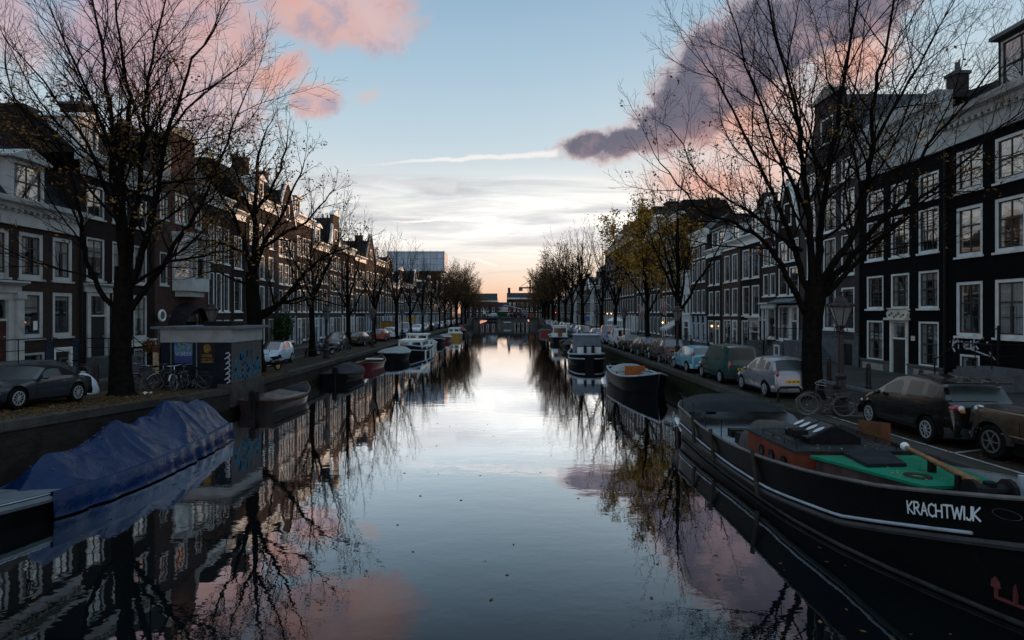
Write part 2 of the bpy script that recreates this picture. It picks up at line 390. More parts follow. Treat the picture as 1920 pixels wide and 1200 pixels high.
def paving(name, c1, c2, mor, bw, bh, along=True, leaves=None):
    m_ = bpy.data.materials.new(name); m_.use_nodes = True; t = m_.node_tree; N = NT(t)
    b = t.nodes['Principled BSDF']; b.inputs['Roughness'].default_value = 0.75; b.inputs['Specular IOR Level'].default_value = 0.09
    c = t.nodes.new('ShaderNodeTexCoord').outputs['Object']; x, y, z = N.sep(c)
    bt = t.nodes.new('ShaderNodeTexBrick'); t.links.new(N.xyz(x, y, 0.0), bt.inputs['Vector'])
    bt.inputs['Scale'].default_value = 1.0; bt.inputs['Brick Width'].default_value = bw; bt.inputs['Row Height'].default_value = bh
    bt.inputs['Mortar Size'].default_value = 0.008
    N.put(bt.inputs['Color1'], c1); N.put(bt.inputs['Color2'], c2); N.put(bt.inputs['Mortar'], mor)
    g = N.noise(c, 0.6, 7, 0.65, 0.3); co = N.mix(N.m('MULTIPLY', N.step(g, 0.4, 0.7), 0.55), bt.outputs[0], tuple(v*0.45 for v in c1))
    if leaves:
        l = N.noise(c, 0.35, 3, 0.6); l2 = N.noise(c, 16.0, 3, 0.7)
        co = N.mix(N.m('MULTIPLY', N.step(l, 0.38, 0.62), N.step(l2, 0.47, 0.6)), co, leaves)
    t.links.new(co, b.inputs['Base Color'])
    bn = t.nodes.new('ShaderNodeBump'); bn.inputs['Strength'].default_value = 0.5; bn.inputs['Distance'].default_value = 0.01; bn.invert = True
    t.links.new(bt.outputs['Fac'], bn.inputs['Height']); t.links.new(bn.outputs[0], b.inputs['Normal'])
    return m_
clinker = paving('brick street paving', (0.026,0.021,0.020), (0.040,0.032,0.029), (0.016,0.015,0.014), 0.21, 0.07)
cobble = paving('parking strip cobbles', (0.020,0.018,0.015), (0.030,0.026,0.021), (0.012,0.011,0.009), 0.16, 0.10, leaves=(0.075,0.043,0.018))
slabs = paving('pavement slabs', (0.046,0.044,0.046), (0.058,0.055,0.055), (0.03,0.03,0.03), 0.45, 0.30)
kerbm = mat('kerb stone', (0.13,0.13,0.135), 0.7, 0.3, 0.2, 4)
earth = mat('ground soil', (0.06,0.055,0.05), 0.9, 0.2, 0.3, 0.3)
# ground reaching the horizon on both sides
gm = MB()
for s_, x0, x1 in ((-1,-2500,XLF-0.3),(1,XRF+0.3,2500)):
    gm.quad((x0,-60,1.2),(x1,-60,1.2),(x1,3500,1.2),(x0,3500,1.2))
gm.quad((-2500,1200,1.0),(2500,1200,1.0),(2500,5000,1.0),(-2500,5000,1.0)); gm.quad((-13,330,1.1),(10,330,1.1),(10,1210,1.1),(-13,1210,1.1)); gm.quad((-13,330,-1),(10,330,-1),(10,330,1.1),(-13,330,1.1))
struct(gm, 'ground', earth)
struct(strip(MB(), -15.9, XLQ-0.46), 'parking_strip', cobble)
struct(strip(MB(), XRQ+0.46, 12.3), 'parking_strip', cobble)
struct(strip(MB(), -19.0, -15.9), 'street', clinker); struct(strip(MB(), 12.3, 14.55), 'street', clinker)
pv = MB(); strip(pv, XLF-0.5, -19.12, 0.11); strip(pv, 14.67, XRF+0.5, 0.11); struct(pv, 'pavement', slabs)
kb = MB()
for x in (-19.06, 14.61, -15.9, 12.3):
    hh = 0.12 if x in (-19.06, 14.61) else 0.015
    ys = YS
    for a, b in zip(ys, ys[1:]):
        za, zb = zG(x,a), zG(x,b)
        vs = [(x-.07,a,za-.1),(x+.07,a,za-.1),(x+.07,a,za+hh),(x-.07,a,za+hh),(x-.07,b,zb-.1),(x+.07,b,zb-.1),(x+.07,b,zb+hh),(x-.07,b,zb+hh)]
        kb.add(vs, [(3,2,6,7),(0,3,7,4),(1,5,6,2)])
struct(kb, 'kerb', kerbm)
# quay walls
qwm = brick('quay wall brick', (0.022,0.018,0.016), (0.034,0.028,0.024), (0.03,0.028,0.026), 0.24, 0.075, dirt=0.7)
moss = mat('mossy quay brick', (0.020,0.022,0.011), 0.9, 0.2, 0.5, 1.5, bump=0.5, grime=(0.018,0.020,0.012), gscale=2.0, fine=0.5)
coping = brick('coping stone', (0.046,0.043,0.039), (0.060,0.056,0.050), (0.012,0.011,0.010), 1.15, 0.8, dirt=0.6)
algae = mat('waterline algae', (0.010,0.013,0.006), 0.9, 0.3, 0.5, 2.0, bump=0.4, grime=(0.018,0.018,0.012), gscale=1.5)
def quay(X, sgn, m1, label):
    ys = [-30, 4] + list(range(6, 27, 2)) + [34, 60, 120, 199]
    root = thing('quay_wall', label, 'quay wall', (X,0,0))
    w = MB(); c = MB()
    for a, b in zip(ys, ys[1:]):
        za, zb = zG(X,a)-0.22, zG(X,b)-0.22
        w.quad((0,a,-1.5),(0,b,-1.5),(0,b,zb),(0,a,za))
        ov = -0.06*sgn
        A = [(ov,a,za),(0.46*sgn,a,za),(0.46*sgn,a,za+.235),(ov,a,za+.235)]; B = [(ov,b,zb),(0.46*sgn,b,zb),(0.46*sgn,b,zb+.235),(ov,b,zb+.235)]
        c.add(A+B, [(0,1,2,3),(7,6,5,4),(3,2,6,7),(0,3,7,4),(0,4,5,1),(1,5,6,2)])
    w.build('wall_face', m1, root); MB().quad((-.008*sgn,-30,-.3),(-.008*sgn,199,-.3),(-.008*sgn,199,.26),(-.008*sgn,-30,.26)).build('algae_band', algae, root); c.build('coping', coping, root)
    return root
quay(XLQ, -1, qwm, 'dark brick quay wall with pale coping along the left bank')
quay(XRQ, 1, moss, 'mossy green quay wall along the parked cars on the right bank')
# water
wm = bpy.data.materials.new('canal water'); wm.use_nodes = True; t = wm.node_tree; N = NT(t); t.nodes.remove(t.nodes['Principled BSDF'])
oc = t.nodes.new('ShaderNodeTexCoord').outputs['Object']; x, y, z = N.sep(oc)
v1 = N.noise(N.xyz(x, N.m('MULTIPLY', y, 1.6), 0.0), 1.1, 3, 0.5); v2 = N.noise(N.xyz(x, N.m('MULTIPLY', y, 1.3), 5.0), 5.5, 3, 0.5)
v3 = N.noise(oc, 0.16, 3, 0.5)
h = N.m('ADD', N.m('MULTIPLY', v1, 0.65), N.m('MULTIPLY', v2, N.m('MULTIPLY', N.step(v3, 0.35, 0.65), 0.22)))
bn = t.nodes.new('ShaderNodeBump'); bn.inputs['Strength'].default_value = 0.22; bn.inputs['Distance'].default_value = 0.02
t.links.new(h, bn.inputs['Height'])
gl_ = t.nodes.new('ShaderNodeBsdfGlossy'); gl_.inputs['Roughness'].default_value = 0.012; N.put(gl_.inputs['Color'], (0.95,0.97,1.0)); t.links.new(bn.outputs[0], gl_.inputs['Normal'])
df_ = t.nodes.new('ShaderNodeBsdfDiffuse'); N.put(df_.inputs['Color'], (0.0025,0.0045,0.0055))
fr_ = t.nodes.new('ShaderNodeFresnel'); fr_.inputs['IOR'].default_value = 1.34; t.links.new(bn.outputs[0], fr_.inputs['Normal'])
ms_ = t.nodes.new('ShaderNodeMixShader'); t.links.new(N.m('MULTIPLY_ADD', fr_.outputs[0], 4.6, -0.20, True), ms_.inputs[0]); t.links.new(df_.outputs[0], ms_.inputs[1]); t.links.new(gl_.outputs[0], ms_.inputs[2])
t.links.new(ms_.outputs[0], t.nodes['Material Output'].inputs['Surface'])
struct(MB().quad((XLQ-.2,-60,0),(XRQ+.2,-60,0),(XRQ+.2,1200,0),(XLQ-.2,1200,0)), 'canal_water', wm)
# floating leaves
rng = random.Random(5)
leafm = mat('fallen leaf', (0.11,0.058,0.02), 0.8, 0.2, 0.5, 3.0)
fl = MB()
for _ in range(420):
    if rng.random() < .14: xx, yy = rng.uniform(-4, 5.5), rng.uniform(6, 24)
    else:
        xx = rng.choice([rng.uniform(-9,-4.5), rng.uniform(3.5,6.2), rng.uniform(-11,-8)]); yy = rng.uniform(7, 40)
    a = rng.uniform(0, 6.3); s_ = rng.uniform(.025, .055); c_, q_ = math.cos(a)*s_, math.sin(a)*s_
    fl.quad((xx-c_,yy-q_,.006),(xx+q_*.6,yy-c_*.6,.008),(xx+c_,yy+q_,.012),(xx-q_*.6,yy+c_*.6,.007))
struct(fl, 'floating_leaves', leafm, 'stuff')
lv = MB()
def leaf_patch(n, x0, x1, y0, y1, s0=.022, s1=.048):
    for _ in range(n):
        xx, yy = rng.uniform(x0,x1), y0 + (y1-y0)*rng.random()**1.3
        if mnoise.noise(Vector((xx*.45, yy*.3, 1.0))) + rng.random()*.9 < 0.25: continue
        z0 = zG(xx, yy)+.012; a = rng.uniform(0, 6.3); s_ = rng.uniform(s0, s1); c_, q_ = math.cos(a)*s_, math.sin(a)*s_
        lv.quad((xx-c_,yy-q_,z0+rng.uniform(0,.02)),(xx+q_*.7,yy-c_*.7,z0),(xx+c_,yy+q_,z0+rng.uniform(0,.04)),(xx-q_*.7,yy+c_*.7,z0+.01))
leaf_patch(9000, -15.6, XLQ-.05, 12, 34); leaf_patch(900, -18.5, -15.6, 14, 40); leaf_patch(900, -15.5, XLQ, 34, 80)
leaf_patch(520, XRQ+.1, 12.2, 9, 40, .02, .04)
struct(lv, 'fallen_leaves', leafm, 'stuff')
# white parking lines
pl = MB(); wl = mat('worn road paint', (0.26,0.26,0.26), 0.7, 0.3, 0.3, 6, grime=(0.03,0.027,0.025), gscale=2.2, gamt=1.0)
def rline(p, q, w=.09, dz=.006):
    p, q = Vector((*p,0)), Vector((*q,0)); n_ = max(1, int((q-p).length/1.0)); d = (q-p).normalized(); s_ = Vector((-d.y,d.x,0))*w/2
    for i in range(n_):
        a, b_ = p+(q-p)*(i/n_), p+(q-p)*((i+1)/n_); cs = [a-s_, a+s_, b_+s_, b_-s_]
        pl.add([(c.x,c.y,zG(c.x,c.y)+dz) for c in cs], [(0,1,2,3)])
rline((10.02,18.6),(12.2,18.2)); rline((10.1,18.5),(10.05,11)); rline((10.05,13.3),(11.9,13.9)); rline((12.25,18.2),(12.25,6))
rline((-15.85,24.5),(-17.5,30)); rline((-15.8,26),(-15.8,40))
struct(pl, 'painted_road_lines', wl)
# ================================================================== HOUSES
WM = {}
def win_meshes(w, h, grid, fm, sm, fw, pm, sill=True, arch=0.0):
    key = (round(w,2), round(h,2), grid, fm.name, sm.name, round(fw,3), pm.name, sill, arch)
    if key in WM: return WM[key]
    m_ = MB(); m_.use(fm)
    m_.box(0,fw,-.025,.10,0,h); m_.box(w-fw,w,-.025,.10,0,h); m_.box(fw,w-fw,-.024,.10,h-fw,h); m_.box(fw,w-fw,-.024,.10,0,fw*1.1)
    if sill: m_.box(-.07,w+.07,-.12,.03,-.09,-.002)
    m_.use(sm); nc, rows = grid
    iw, ih = w-2*fw, h-2.1*fw; sb = .045 if w > .8 else .035
    m_.box(fw,fw+sb,.02,.08,fw*1.1,h-fw); m_.box(w-fw-sb,w-fw,.02,.08,fw*1.1,h-fw)
    m_.box(fw+sb,w-fw-sb,.021,.08,fw*1.1,fw*1.1+sb*1.3); m_.box(fw+sb,w-fw-sb,.021,.08,h-fw-sb,h-fw)
    for k in range(1, nc):
        xx = fw+iw*k/nc; m_.box(xx-.017,xx+.017,.03,.075,fw*1.1+sb,h-fw-sb)
    for r_ in rows:
        big = abs(r_-0.5) < .13; zz = fw*1.1+ih*abs(r_); hb = .032 if big else .016
        m_.box(fw+sb,w-fw-sb,.028 if not big else .012,.074,zz-hb,zz+hb)
    fr = m_.mesh('window')
    p = MB().quad((fw,.06,fw),(w-fw,.06,fw),(w-fw,.06,h-fw),(fw,.06,h-fw)); p.quad((fw,.066,fw),(fw,.066,h-fw),(w-fw,.066,h-fw),(w-fw,.066,fw))
    pa = p.mesh('pane', pm, recalc=False); WM[key] = (fr, pa); return WM[key]
GR = {'1': (1,(.5,)), '2': (2,(.5,)), 't': (1,(.68,)), 't2': (2,(.7,)), '3': (3,(.25,.5,.75)), '23': (2,(.33,.62)), '4': (2,(.25,.5,.75)), 'f': (2,()), 'o': (1,())}
sash_dark = mat('dark sash paint', (0.035,0.038,0.036), 0.4, 0.5, 0.1, 4)
class House:
    def __init__(s, side, y0, y1, label, wall, z_top, cat='house', name='canal_house', depth=11.0, base=None, frame=white, sash=sash_dark, pane=glass, X=None):
        s.side, s.y0, s.y1, s.w = side, y0, y1, y1-y0
        s.X = X if X is not None else (XRF if side > 0 else XLF); s.zb = 1.0
        s.root = thing(name, label, cat, (s.X, y1 if side > 0 else y0, s.zb), R(-90) if side > 0 else R(90))
        s.wallm, s.zt, s.depth, s.frame, s.sash, s.pane = wall, z_top, depth, frame, sash, pane
        s.op = []; s.base = base
    def lx(s, Y): return (s.y1-Y) if s.side > 0 else (Y-s.y0)
    def rng(s, a, b): l = sorted((s.lx(a), s.lx(b))); return l
    def put(s, mb, name, m_, parent=None, smooth=False): mb.shift((0,0,-s.zb)); return mb.build(name, m_, parent or s.root, smooth)
    def window(s, xa, xb, za, zb, grid='2', fw=.1, sill=True, hole=True, y=0.0, parent=None, pane=None, frame=None, sash=None, name='window'):
        fr, pa = win_meshes(xb-xa, zb-za, GR[grid] if isinstance(grid, str) else grid, frame or s.frame, sash or s.sash, fw, pane or s.pane, sill)
        if hole: s.op.append((xa, xb, za, zb))
        o = put(name, fr, parent or s.root, (xa, y+.04, za-s.zb)); put('pane', pa, o); return o
    def rows(s, cols, rows, fw=.1, grid_default='2'):
        for r_ in rows:
            za, zb = r_[0], r_[1]; g_ = r_[2] if len(r_) > 2 else grid_default
            for (a, b_) in cols: s.window(a, b_, za, zb, g_, fw)
    def even(s, n, ww, m0=None):
        gap = (s.w-n*ww)/(n+1) if m0 is None else m0
        st = (s.w-2*gap-ww)/(n-1) if n > 1 else 0
        return [(gap+i*st, gap+i*st+ww) for i in range(n)]
    def door(s, xa, xb, za, zb, col=dark_green, top=.7, frame=None, surround=.16):
        f = frame or s.frame; s.op.append((xa, xb, za, zb))
        m_ = MB(); m_.box(xa,xa+surround,-.06,.1,za,zb); m_.box(xb-surround,xb,-.06,.1,za,zb); m_.box(xa+surround,xb-surround,-.058,.1,zb-surround,zb)
        m_.box(xa+surround,xb-surround,-.03,.1,zb-surround-top-.09,zb-surround-top)
        fr = s.put(m_, 'door_frame', f)
        d = MB(); xa2, xb2, z2 = xa+surround, xb-surround, zb-surround-top-.09
        d.box(xa2,xb2,.05,.11,za,z2); mw = (xb2-xa2)
        for (p0, p1) in ((.06,.42),(.48,.94)):
            d.box(xa2+mw*.14,xb2-mw*.14,.03,.05,za+(z2-za)*p0,za+(z2-za)*p1)
        do = s.put(d, 'door', col); h_ = MB().ball((xb2-mw*.1,.03,za+1.0),.035,6,4); h_.shift((0,0,-s.zb)); h_.build('handle', chrome, do)
        if top > .1:
            q = MB().quad((xa2,.06,z2+.09),(xb2,.06,z2+.09),(xb2,.06,zb-surround),(xa2,.06,zb-surround)); s.put(q, 'fanlight', s.pane)
        return do
    def cornice(s, z0, z1, m_=None, proj=.38, dent=True, x0=0.0, x1=None, frieze=.09):
        m_ = m_ or white; x1 = s.w if x1 is None else x1; c = MB(); h = z1-z0
        c.box(x0+.01,x1-.01,-frieze,.02,z0,z1-h*.42); c.box(x0,x1,-frieze-.05,.02,z0-.07,z0)
        c.prism([(-proj*.45,z1-h*.42),(-proj*.6,z1-h*.28),(-proj*.95,z1-h*.2),(-proj,z1-.08),(-proj,z1),(.3,z1),(.3,z1-h*.42)], 'x', x0-.02, x1+.02)
        if dent:
            n = int((x1-x0)/.32)
            for i in range(n): c.box(x0+(i+.3)*(x1-x0)/n,x0+(i+.7)*(x1-x0)/n,-proj*.5,-frieze,z1-h*.52,z1-h*.421)
        return s.put(c, 'cornice', m_)
    def roof_par(s, z0, rise, run=3.2, m_=None, y0=.25, flat=True):
        m_ = m_ or tile; d = s.depth
        pts = [(y0,z0),(y0+run,z0+rise),(d-run,z0+rise+(.0 if flat else .01)),(d-.1,z0)] if flat else [(y0,z0),(d/2,z0+rise),(d-.1,z0)]
        r_ = s.put(MB().prism(pts, 'x', .06, s.w-.06), 'roof', m_); return r_
    def roof_gable(s, z0, rise, m_=None, y0=.3):
        return s.put(MB().prism([(.02,z0),(s.w/2,z0+rise),(s.w-.02,z0)], 'y', y0, s.depth), 'roof', m_ or tile)
    def gable_front(s, kind, z0, z1, m_=None, trim=None, wn=None):
        """the raised front above the cornice line: neck, bell, step or spout"""
        w = s.w; c = w/2; m_ = m_ or s.wallm; trim = trim or sandstone; h = z1-z0; nw = (wn or w*.46)/2
        if kind == 'neck':
            pts = [(c-nw,z0),(c+nw,z0),(c+nw,z1-.5),(c-nw,z1-.5)]
            s.put(MB().prism(pts, 'y', -.03, .35), 'gable', m_)
            t_ = MB()
            for sg in (-1, 1):
                pp = [(c+sg*nw,z0)] + [(c+sg*(nw+(c-nw)*.96*(1-k/8)**1.0), z0+h*.62*(k/8)**2.2) for k in range(9)]
                t_.prism(pp, 'y', -.06, .2)
            t_.prism([(c-nw-.18,z1-.5),(c+nw+.18,z1-.5),(c+nw+.18,z1-.36),(c,z1+.25),(c-nw-.18,z1-.36)], 'y', -.2, .4)
            s.put(t_, 'gable_trim', trim)
        elif kind == 'bell':
            pts = []
            for sg in (1, -1):
                ks = range(11) if sg > 0 else range(10, -1, -1)
                for k in ks:
                    q = k/10; wd = (c-.06)*(1-q)**1.6*.55+(c-.06)*.45*(1-q**3)+ .35*q
                    pts.append((c+sg*min(wd, c-.05), z0+h*q*.94))
            s.put(MB().prism(pts, 'y', -.03, .35), 'gable', m_)
            t_ = MB(); half = pts[:11]
            for sg in (1, -1):
                for a, b_ in zip(half, half[1:]):
                    t_.bar((c+sg*(a[0]-c),-.03,a[1]), (c+sg*(b_[0]-c),-.03,b_[1]), .16, .18)
            t_.prism([(c-.6,z0+h*.93),(c+.6,z0+h*.93),(c+.5,z1-.1),(c,z1+.15),(c-.5,z1-.1)], 'y', -.12, .36)
            s.put(t_, 'gable_trim', trim)
        elif kind == 'step':
            pts = [(0.03,z0),(w-.03,z0)]; n = 4
            for k in range(n): xx = (c-.4)*(1-k/n)*.94; pts += [(c+.4+xx,z0+h*k/n),(c+.4+xx,z0+h*(k+1)/n)]
            for k in range(n-1,-1,-1): xx = (c-.4)*(1-k/n)*.94; pts += [(c-.4-xx,z0+h*(k+1)/n),(c-.4-xx,z0+h*k/n)]
            s.put(MB().prism(pts[2:], 'y', -.03, .35), 'gable', m_)
        elif kind == 'ped':
            s.put(MB().prism([(.02,z0),(w-.02,z0),(c,z1)], 'y', -.04, .35), 'gable', m_)
            t_ = MB(); t_.bar((-.05,-.1,z0+.05),(c,-.1,z1+.05),.28,.2); t_.bar((w+.05,-.1,z0+.05),(c,-.1,z1+.05),.28,.2); s.put(t_, 'gable_trim', trim)
    def chimney(s, x, y, z0, z1, wx=.8, wy=1.1, m_=None, pots=2, capped=True):
        c = MB(); c.box(x-wx/2,x+wx/2,y-wy/2,y+wy/2,z0,z1); o = s.put(c, 'chimney', m_ or s.wallm)
        t_ = MB(); t_.box(x-wx/2-.07,x+wx/2+.07,y-wy/2-.07,y+wy/2+.07,z1+.002,z1+.14)
        for i in range(pots): t_.lathe([(.13,z1+.14),(.10,z1+.6),(.12,z1+.62)], (x,y-wy/2+wy*(i+.5)/pots,0), 8)
        t_.shift((0,0,-s.zb)); t_.build('chimney_cap', stone, o); return o
    def dormer(s, xa, xb, za, zb, yf=.4, deep=2.2, m_=None, grid='2', ped=False, n=1):
        m_ = m_ or white; d = MB()
        d.box(xa,xa+.12,yf,yf+deep,za,zb); d.box(xb-.12,xb,yf,yf+deep,za,zb); d.box(xa+.12,xb-.12,yf,yf+deep,zb-.14,zb); d.box(xa+.12,xb-.12,yf+.15,yf+deep,za,zb-.14)
        o = s.put(d, 'dormer', m_)
        t_ = MB()
        if ped: t_.prism([(xa-.2,zb+.002),(xb+.2,zb+.002),(xb+.2,zb+.08),((xa+xb)/2,zb+(xb-xa)*.32),(xa-.2,zb+.08)], 'y', yf-.25, yf+deep)
        else: t_.box(xa-.18,xb+.18,yf-.25,yf+deep+.2,zb+.002,zb+.16)
        t_.shift((0,0,-s.zb)); t_.build('dormer_roof', m_ if ped else lead, o)
        st = (xb-xa-.2)/n
        for i in range(n): s.window(xa+.1+i*st, xa+.1+(i+1)*st, za+.06, zb-.12, grid, .08, False, False, yf-.01, o)
        return o
    def finish(s, zwall=None):
        """front wall with its openings cut, sides and back"""
        H = s.zt; z0 = s.zb-.6; w = s.w
        xs = sorted(set([0.0, w]+[v for o in s.op for v in o[:2] if 0 < v < w])); zs = sorted(set([z0, H]+[v for o in s.op for v in o[2:] if z0 < v < H]))
        m_ = MB()
        for i in range(len(xs)-1):
            k = 0
            while k < len(zs)-1:
                cx = (xs[i]+xs[i+1])/2; inside = lambda q: any(o[0] < cx < o[1] and o[2] < (zs[q]+zs[q+1])/2 < o[3] for o in s.op)
                if inside(k): k += 1; continue
                j = k
                while j+1 < len(zs)-1 and not inside(j+1): j += 1
                m_.quad((xs[i],0,zs[k]),(xs[i+1],0,zs[k]),(xs[i+1],0,zs[j+1]),(xs[i],0,zs[j+1])); k = j+1
        for (a, b_, c, d) in s.op:
            D = .16
            m_.quad((a,0,c),(a,0,d),(a,D,d),(a,D,c)); m_.quad((b_,0,d),(b_,0,c),(b_,D,c),(b_,D,d)); m_.quad((a,0,d),(b_,0,d),(b_,D,d),(a,D,d)); m_.quad((b_,0,c),(a,0,c),(a,D,c),(b_,D,c))
        D = s.depth
        m_.quad((0,D,z0),(0,0,z0),(0,0,H),(0,D,H)); m_.quad((w,0,z0),(w,D,z0),(w,D,H),(w,0,H)); m_.quad((w,D,z0),(0,D,z0),(0,D,H),(w,D,H)); m_.quad((0,0,H),(w,0,H),(w,D,H),(0,D,H))
        m_.quad((0,.2,z0),(w,.2,z0),(w,.2,H),(0,.2,H))
        m_.shift((0,0,-s.zb)); s.wall = m_.build('wall', s.wallm, s.root, recalc=False); return s
    def plinth(s, z1, m_=None, gaps=(), proj=.06):
        xs = [0.0]
        for a, b_ in sorted(gaps): xs += [a, b_]
        xs.append(s.w)
        for a, b_ in zip(xs[::2], xs[1::2]):
            if b_-a > .02: s.put(MB().box(a+.004,b_-.004,-proj,-.002,s.zb-.5,z1-.08).box(a+.002,b_-.002,-proj-.05,-.001,z1-.08,z1), 'plinth', m_ or stone)
    def stoop(s, xa, xb, z1, n=6, dirn=1, run=.28, m_=None, rail=True, out=1.5):
        """landing before the door and steps running down along the facade (dirn +1 to the right)"""
        z0 = zG(s.X, s.y0)+.1; h = (z1-z0)/n; p = MB(); p.box(xa,xb,-out,-.08,z0-.5,z1)
        for i in range(n-1):
            zz = z1-(i+1)*h; e = xb if dirn > 0 else xa
            p.box(e+dirn*run*i+.001*dirn,e+dirn*run*(i+1),-out+.06,-.1,z0-.5,zz)
        o = s.put(p, 'stoop', m_ or stone)
        if rail:
            r_ = MB(); yy = -out+.12; e = xb if dirn > 0 else xa; f = xa if dirn > 0 else xb
            top = [(f,-.15,z1+.95),(f,yy,z1+.95),(e,yy,z1+.95),(e+dirn*run*n,yy,z0+.95)]
            r_.tube(top,.025,6); r_.tube([(p_[0],p_[1],p_[2]-.45) for p_ in top],.015,5)
            for q in ((f,yy,z1),(e,yy,z1),((e+f)/2,yy,z1)): r_.tube([q,(q[0],q[1],q[2]+.95)],.02,6)
            r_.tube([(top[3][0],yy,z0-.1),top[3]],.03,6); r_.ball((top[3][0],yy,z0+1.0),.05,6,4)
            s.put(r_, 'railing', iron)
        return o
# ---- wall materials
def bk(n, c1, c2=None, d=.35): return brick(n, c1, c2 or tuple(v*1.3 for v in c1), tuple(v*1.5+.01 for v in c1), dirt=d)
b_black = brick('black painted brick', (0.0052,0.0048,0.0058), (0.0072,0.0066,0.0078), (0.0035,0.0035,0.0038), dirt=0.2)
b_brown = bk('brown brick', (0.031,0.0215,0.0185)); b_dark = bk('dark brown brick', (0.014,0.0098,0.0092)); b_red = bk('red brick', (0.050,0.029,0.025))
b_plum = bk('purple brick', (0.038,0.025,0.025)); b_tan = bk('tan brick', (0.058,0.041,0.032))
p_grey = mat('grey plaster', (0.050,0.043,0.042), 0.85, 0.2, 0.12, 1.2, grime=(0.030,0.025,0.024), gscale=0.5)
p_blue = mat('pale blue plaster', (0.30,0.34,0.40), 0.7, 0.3, 0.08, 1.2, grime=(0.16,0.17,0.19), gscale=0.8)
p_navy = mat('slate blue plaster', (0.026,0.038,0.060), 0.7, 0.3, 0.12, 1.2, grime=(0.015,0.02,0.028), gscale=0.8)
p_white = mat('white plaster', (0.50,0.50,0.48), 0.7, 0.3, 0.06, 1.2, grime=(0.30,0.29,0.27), gscale=0.8)
lampglow = emit('lit wall lamp', lin(255,190,110), 6.0)
# ---- hand lettering: strokes in a 1-high box
GL = {'K': (.62, [[(0,0),(0,1)],[(.55,1),(.04,.48),(.6,0)]]), 'R': (.62, [[(0,0),(0,1),(.42,.98),(.52,.78),(.42,.56),(0,.5)],[(.2,.5),(.6,0)]]),
 'A': (.66, [[(0,0),(.32,1),(.64,0)],[(.12,.36),(.52,.36)]]), 'C': (.6, [[(.58,.88),(.36,1),(.1,.86),(0,.5),(.1,.14),(.36,0),(.6,.1)]]),
 'H': (.6, [[(0,0),(0,1)],[(.56,0),(.56,1)],[(0,.5),(.56,.5)]]), 'T': (.64, [[(.32,0),(.32,1)],[(0,.98),(.64,.98)]]),
 'W': (.9, [[(0,1),(.2,0),(.45,.85),(.68,0),(.9,1)]]), 'I': (.12, [[(.05,0),(.05,1)]]), 'J': (.42, [[(.4,1),(.4,.18),(.28,0),(.08,.02),(0,.16)]]),
 'O': (.68, [[(.34,1),(.08,.84),(0,.5),(.08,.14),(.34,0),(.6,.14),(.68,.5),(.6,.84),(.34,1)]]), 'N': (.6, [[(0,0),(0,1),(.56,0),(.56,1)]]),
 'D': (.62, [[(0,0),(0,1),(.36,.95),(.6,.7),(.6,.3),(.36,.04),(0,0)]]), 'E': (.52, [[(.5,1),(0,1),(0,0),(.52,0)],[(0,.52),(.42,.52)]]),
 'r': (.36, [[(0,.6),(.04,0)],[(.03,.4),(.16,.6),(.34,.58)]]), 'e': (.46, [[(.04,.32),(.4,.36),(.34,.58),(.16,.6),(.02,.36),(.1,.06),(.4,.06)]]),
 'i': (.16, [[(.04,.55),(.08,0)],[(.05,.8),(.07,.86)]]), 'k': (.5, [[(0,0),(.1,1.1)],[(.46,.62),(.06,.34),(.4,.0)]]), 'F': (.55, [[(.3,-.25),(.1,.1),(.2,.8),(.5,1.15),(.6,.8),(.3,.5)]])}
def letters(mb, text, fn, h, sw, gap=.16, jitter=0.0, seed=1):
    rg = random.Random(seed); x = 0.0
    for chh in text:
        if chh == ' ': x += .4*h; continue
        w, st = GL[chh]; dyy = rg.uniform(-jitter, jitter)*h; sc = 1+rg.uniform(-jitter, jitter)
        for line in st:
            pts = [Vector((x+p[0]*h*sc, p[1]*h*sc+dyy)) for p in line]
            for a, b_ in zip(pts, pts[1:]):
                d = (b_-a); d = d.normalized() if d.length > 1e-6 else Vector((1,0)); s_ = Vector((-d.y,d.x))*sw/2; e = d*sw*.35
                mb.add([fn(*(c)) for c in (a-s_-e, a+s_-e, b_+s_+e, b_-s_+e)], [(0,1,2,3)])
        x += (w*sc+gap)*h
    return x
# ------------------------------------------------------------------ RIGHT BANK, near to far
# A: black house at the right edge
A = House(1, 18.6, 26.5, 'black brick house with tall white windows and white graffiti by its basement window', b_black, 12.0)
c0 = A.rng(24.45,25.9); c1 = A.rng(22.4,23.84); c2 = A.rng(20.3,21.75)
for c in (c0, c1, c2):
    A.window(c[0], c[1], 9.75, 11.55, '2', .13); A.window(c[0], c[1], 6.95, 9.1, '23', .13)
    A.window(c[0], c[1], 3.5, 5.85, '23', .13)
A.window(*A.rng(24.6,25.75), 1.55, 2.72, '2', .1)
A.door(*A.rng(21.2,22.3), 1.3, 2.6, dark_green, 0)
A.cornice(11.98, 13.4, dull_white, proj=.5); A.roof_par(13.2, 1.5, 2.4, slate)
A.dormer(*A.rng(21.9,23.9), 13.35, 15.6, .2, 2.6, p_grey, '2'); A.chimney(A.lx(22.3), 1.6, 15.5, 16.6, 1.5, 1.4, tile, 1)
A.stoop(*A.rng(22.3,23.9), 2.35, 5, -1, m_=stone, rail=True)
hk = MB(); xq = A.lx(23.5); hk.tube([(xq,-.12,2.4),(xq,-.12,4.0)],.06,6); hk.tube([(xq,-.12,3.95),(xq-.9,-.5,3.1)],.02,5); A.put(hk, 'hoist_arm', iron)
gr = MB(); gx = A.lx(26.15)
letters(gr, 'Freik', lambda x, z: (gx+x*1.25, -.012, 2.95+z+x*.03), .52, .075, .1, .06, 4)
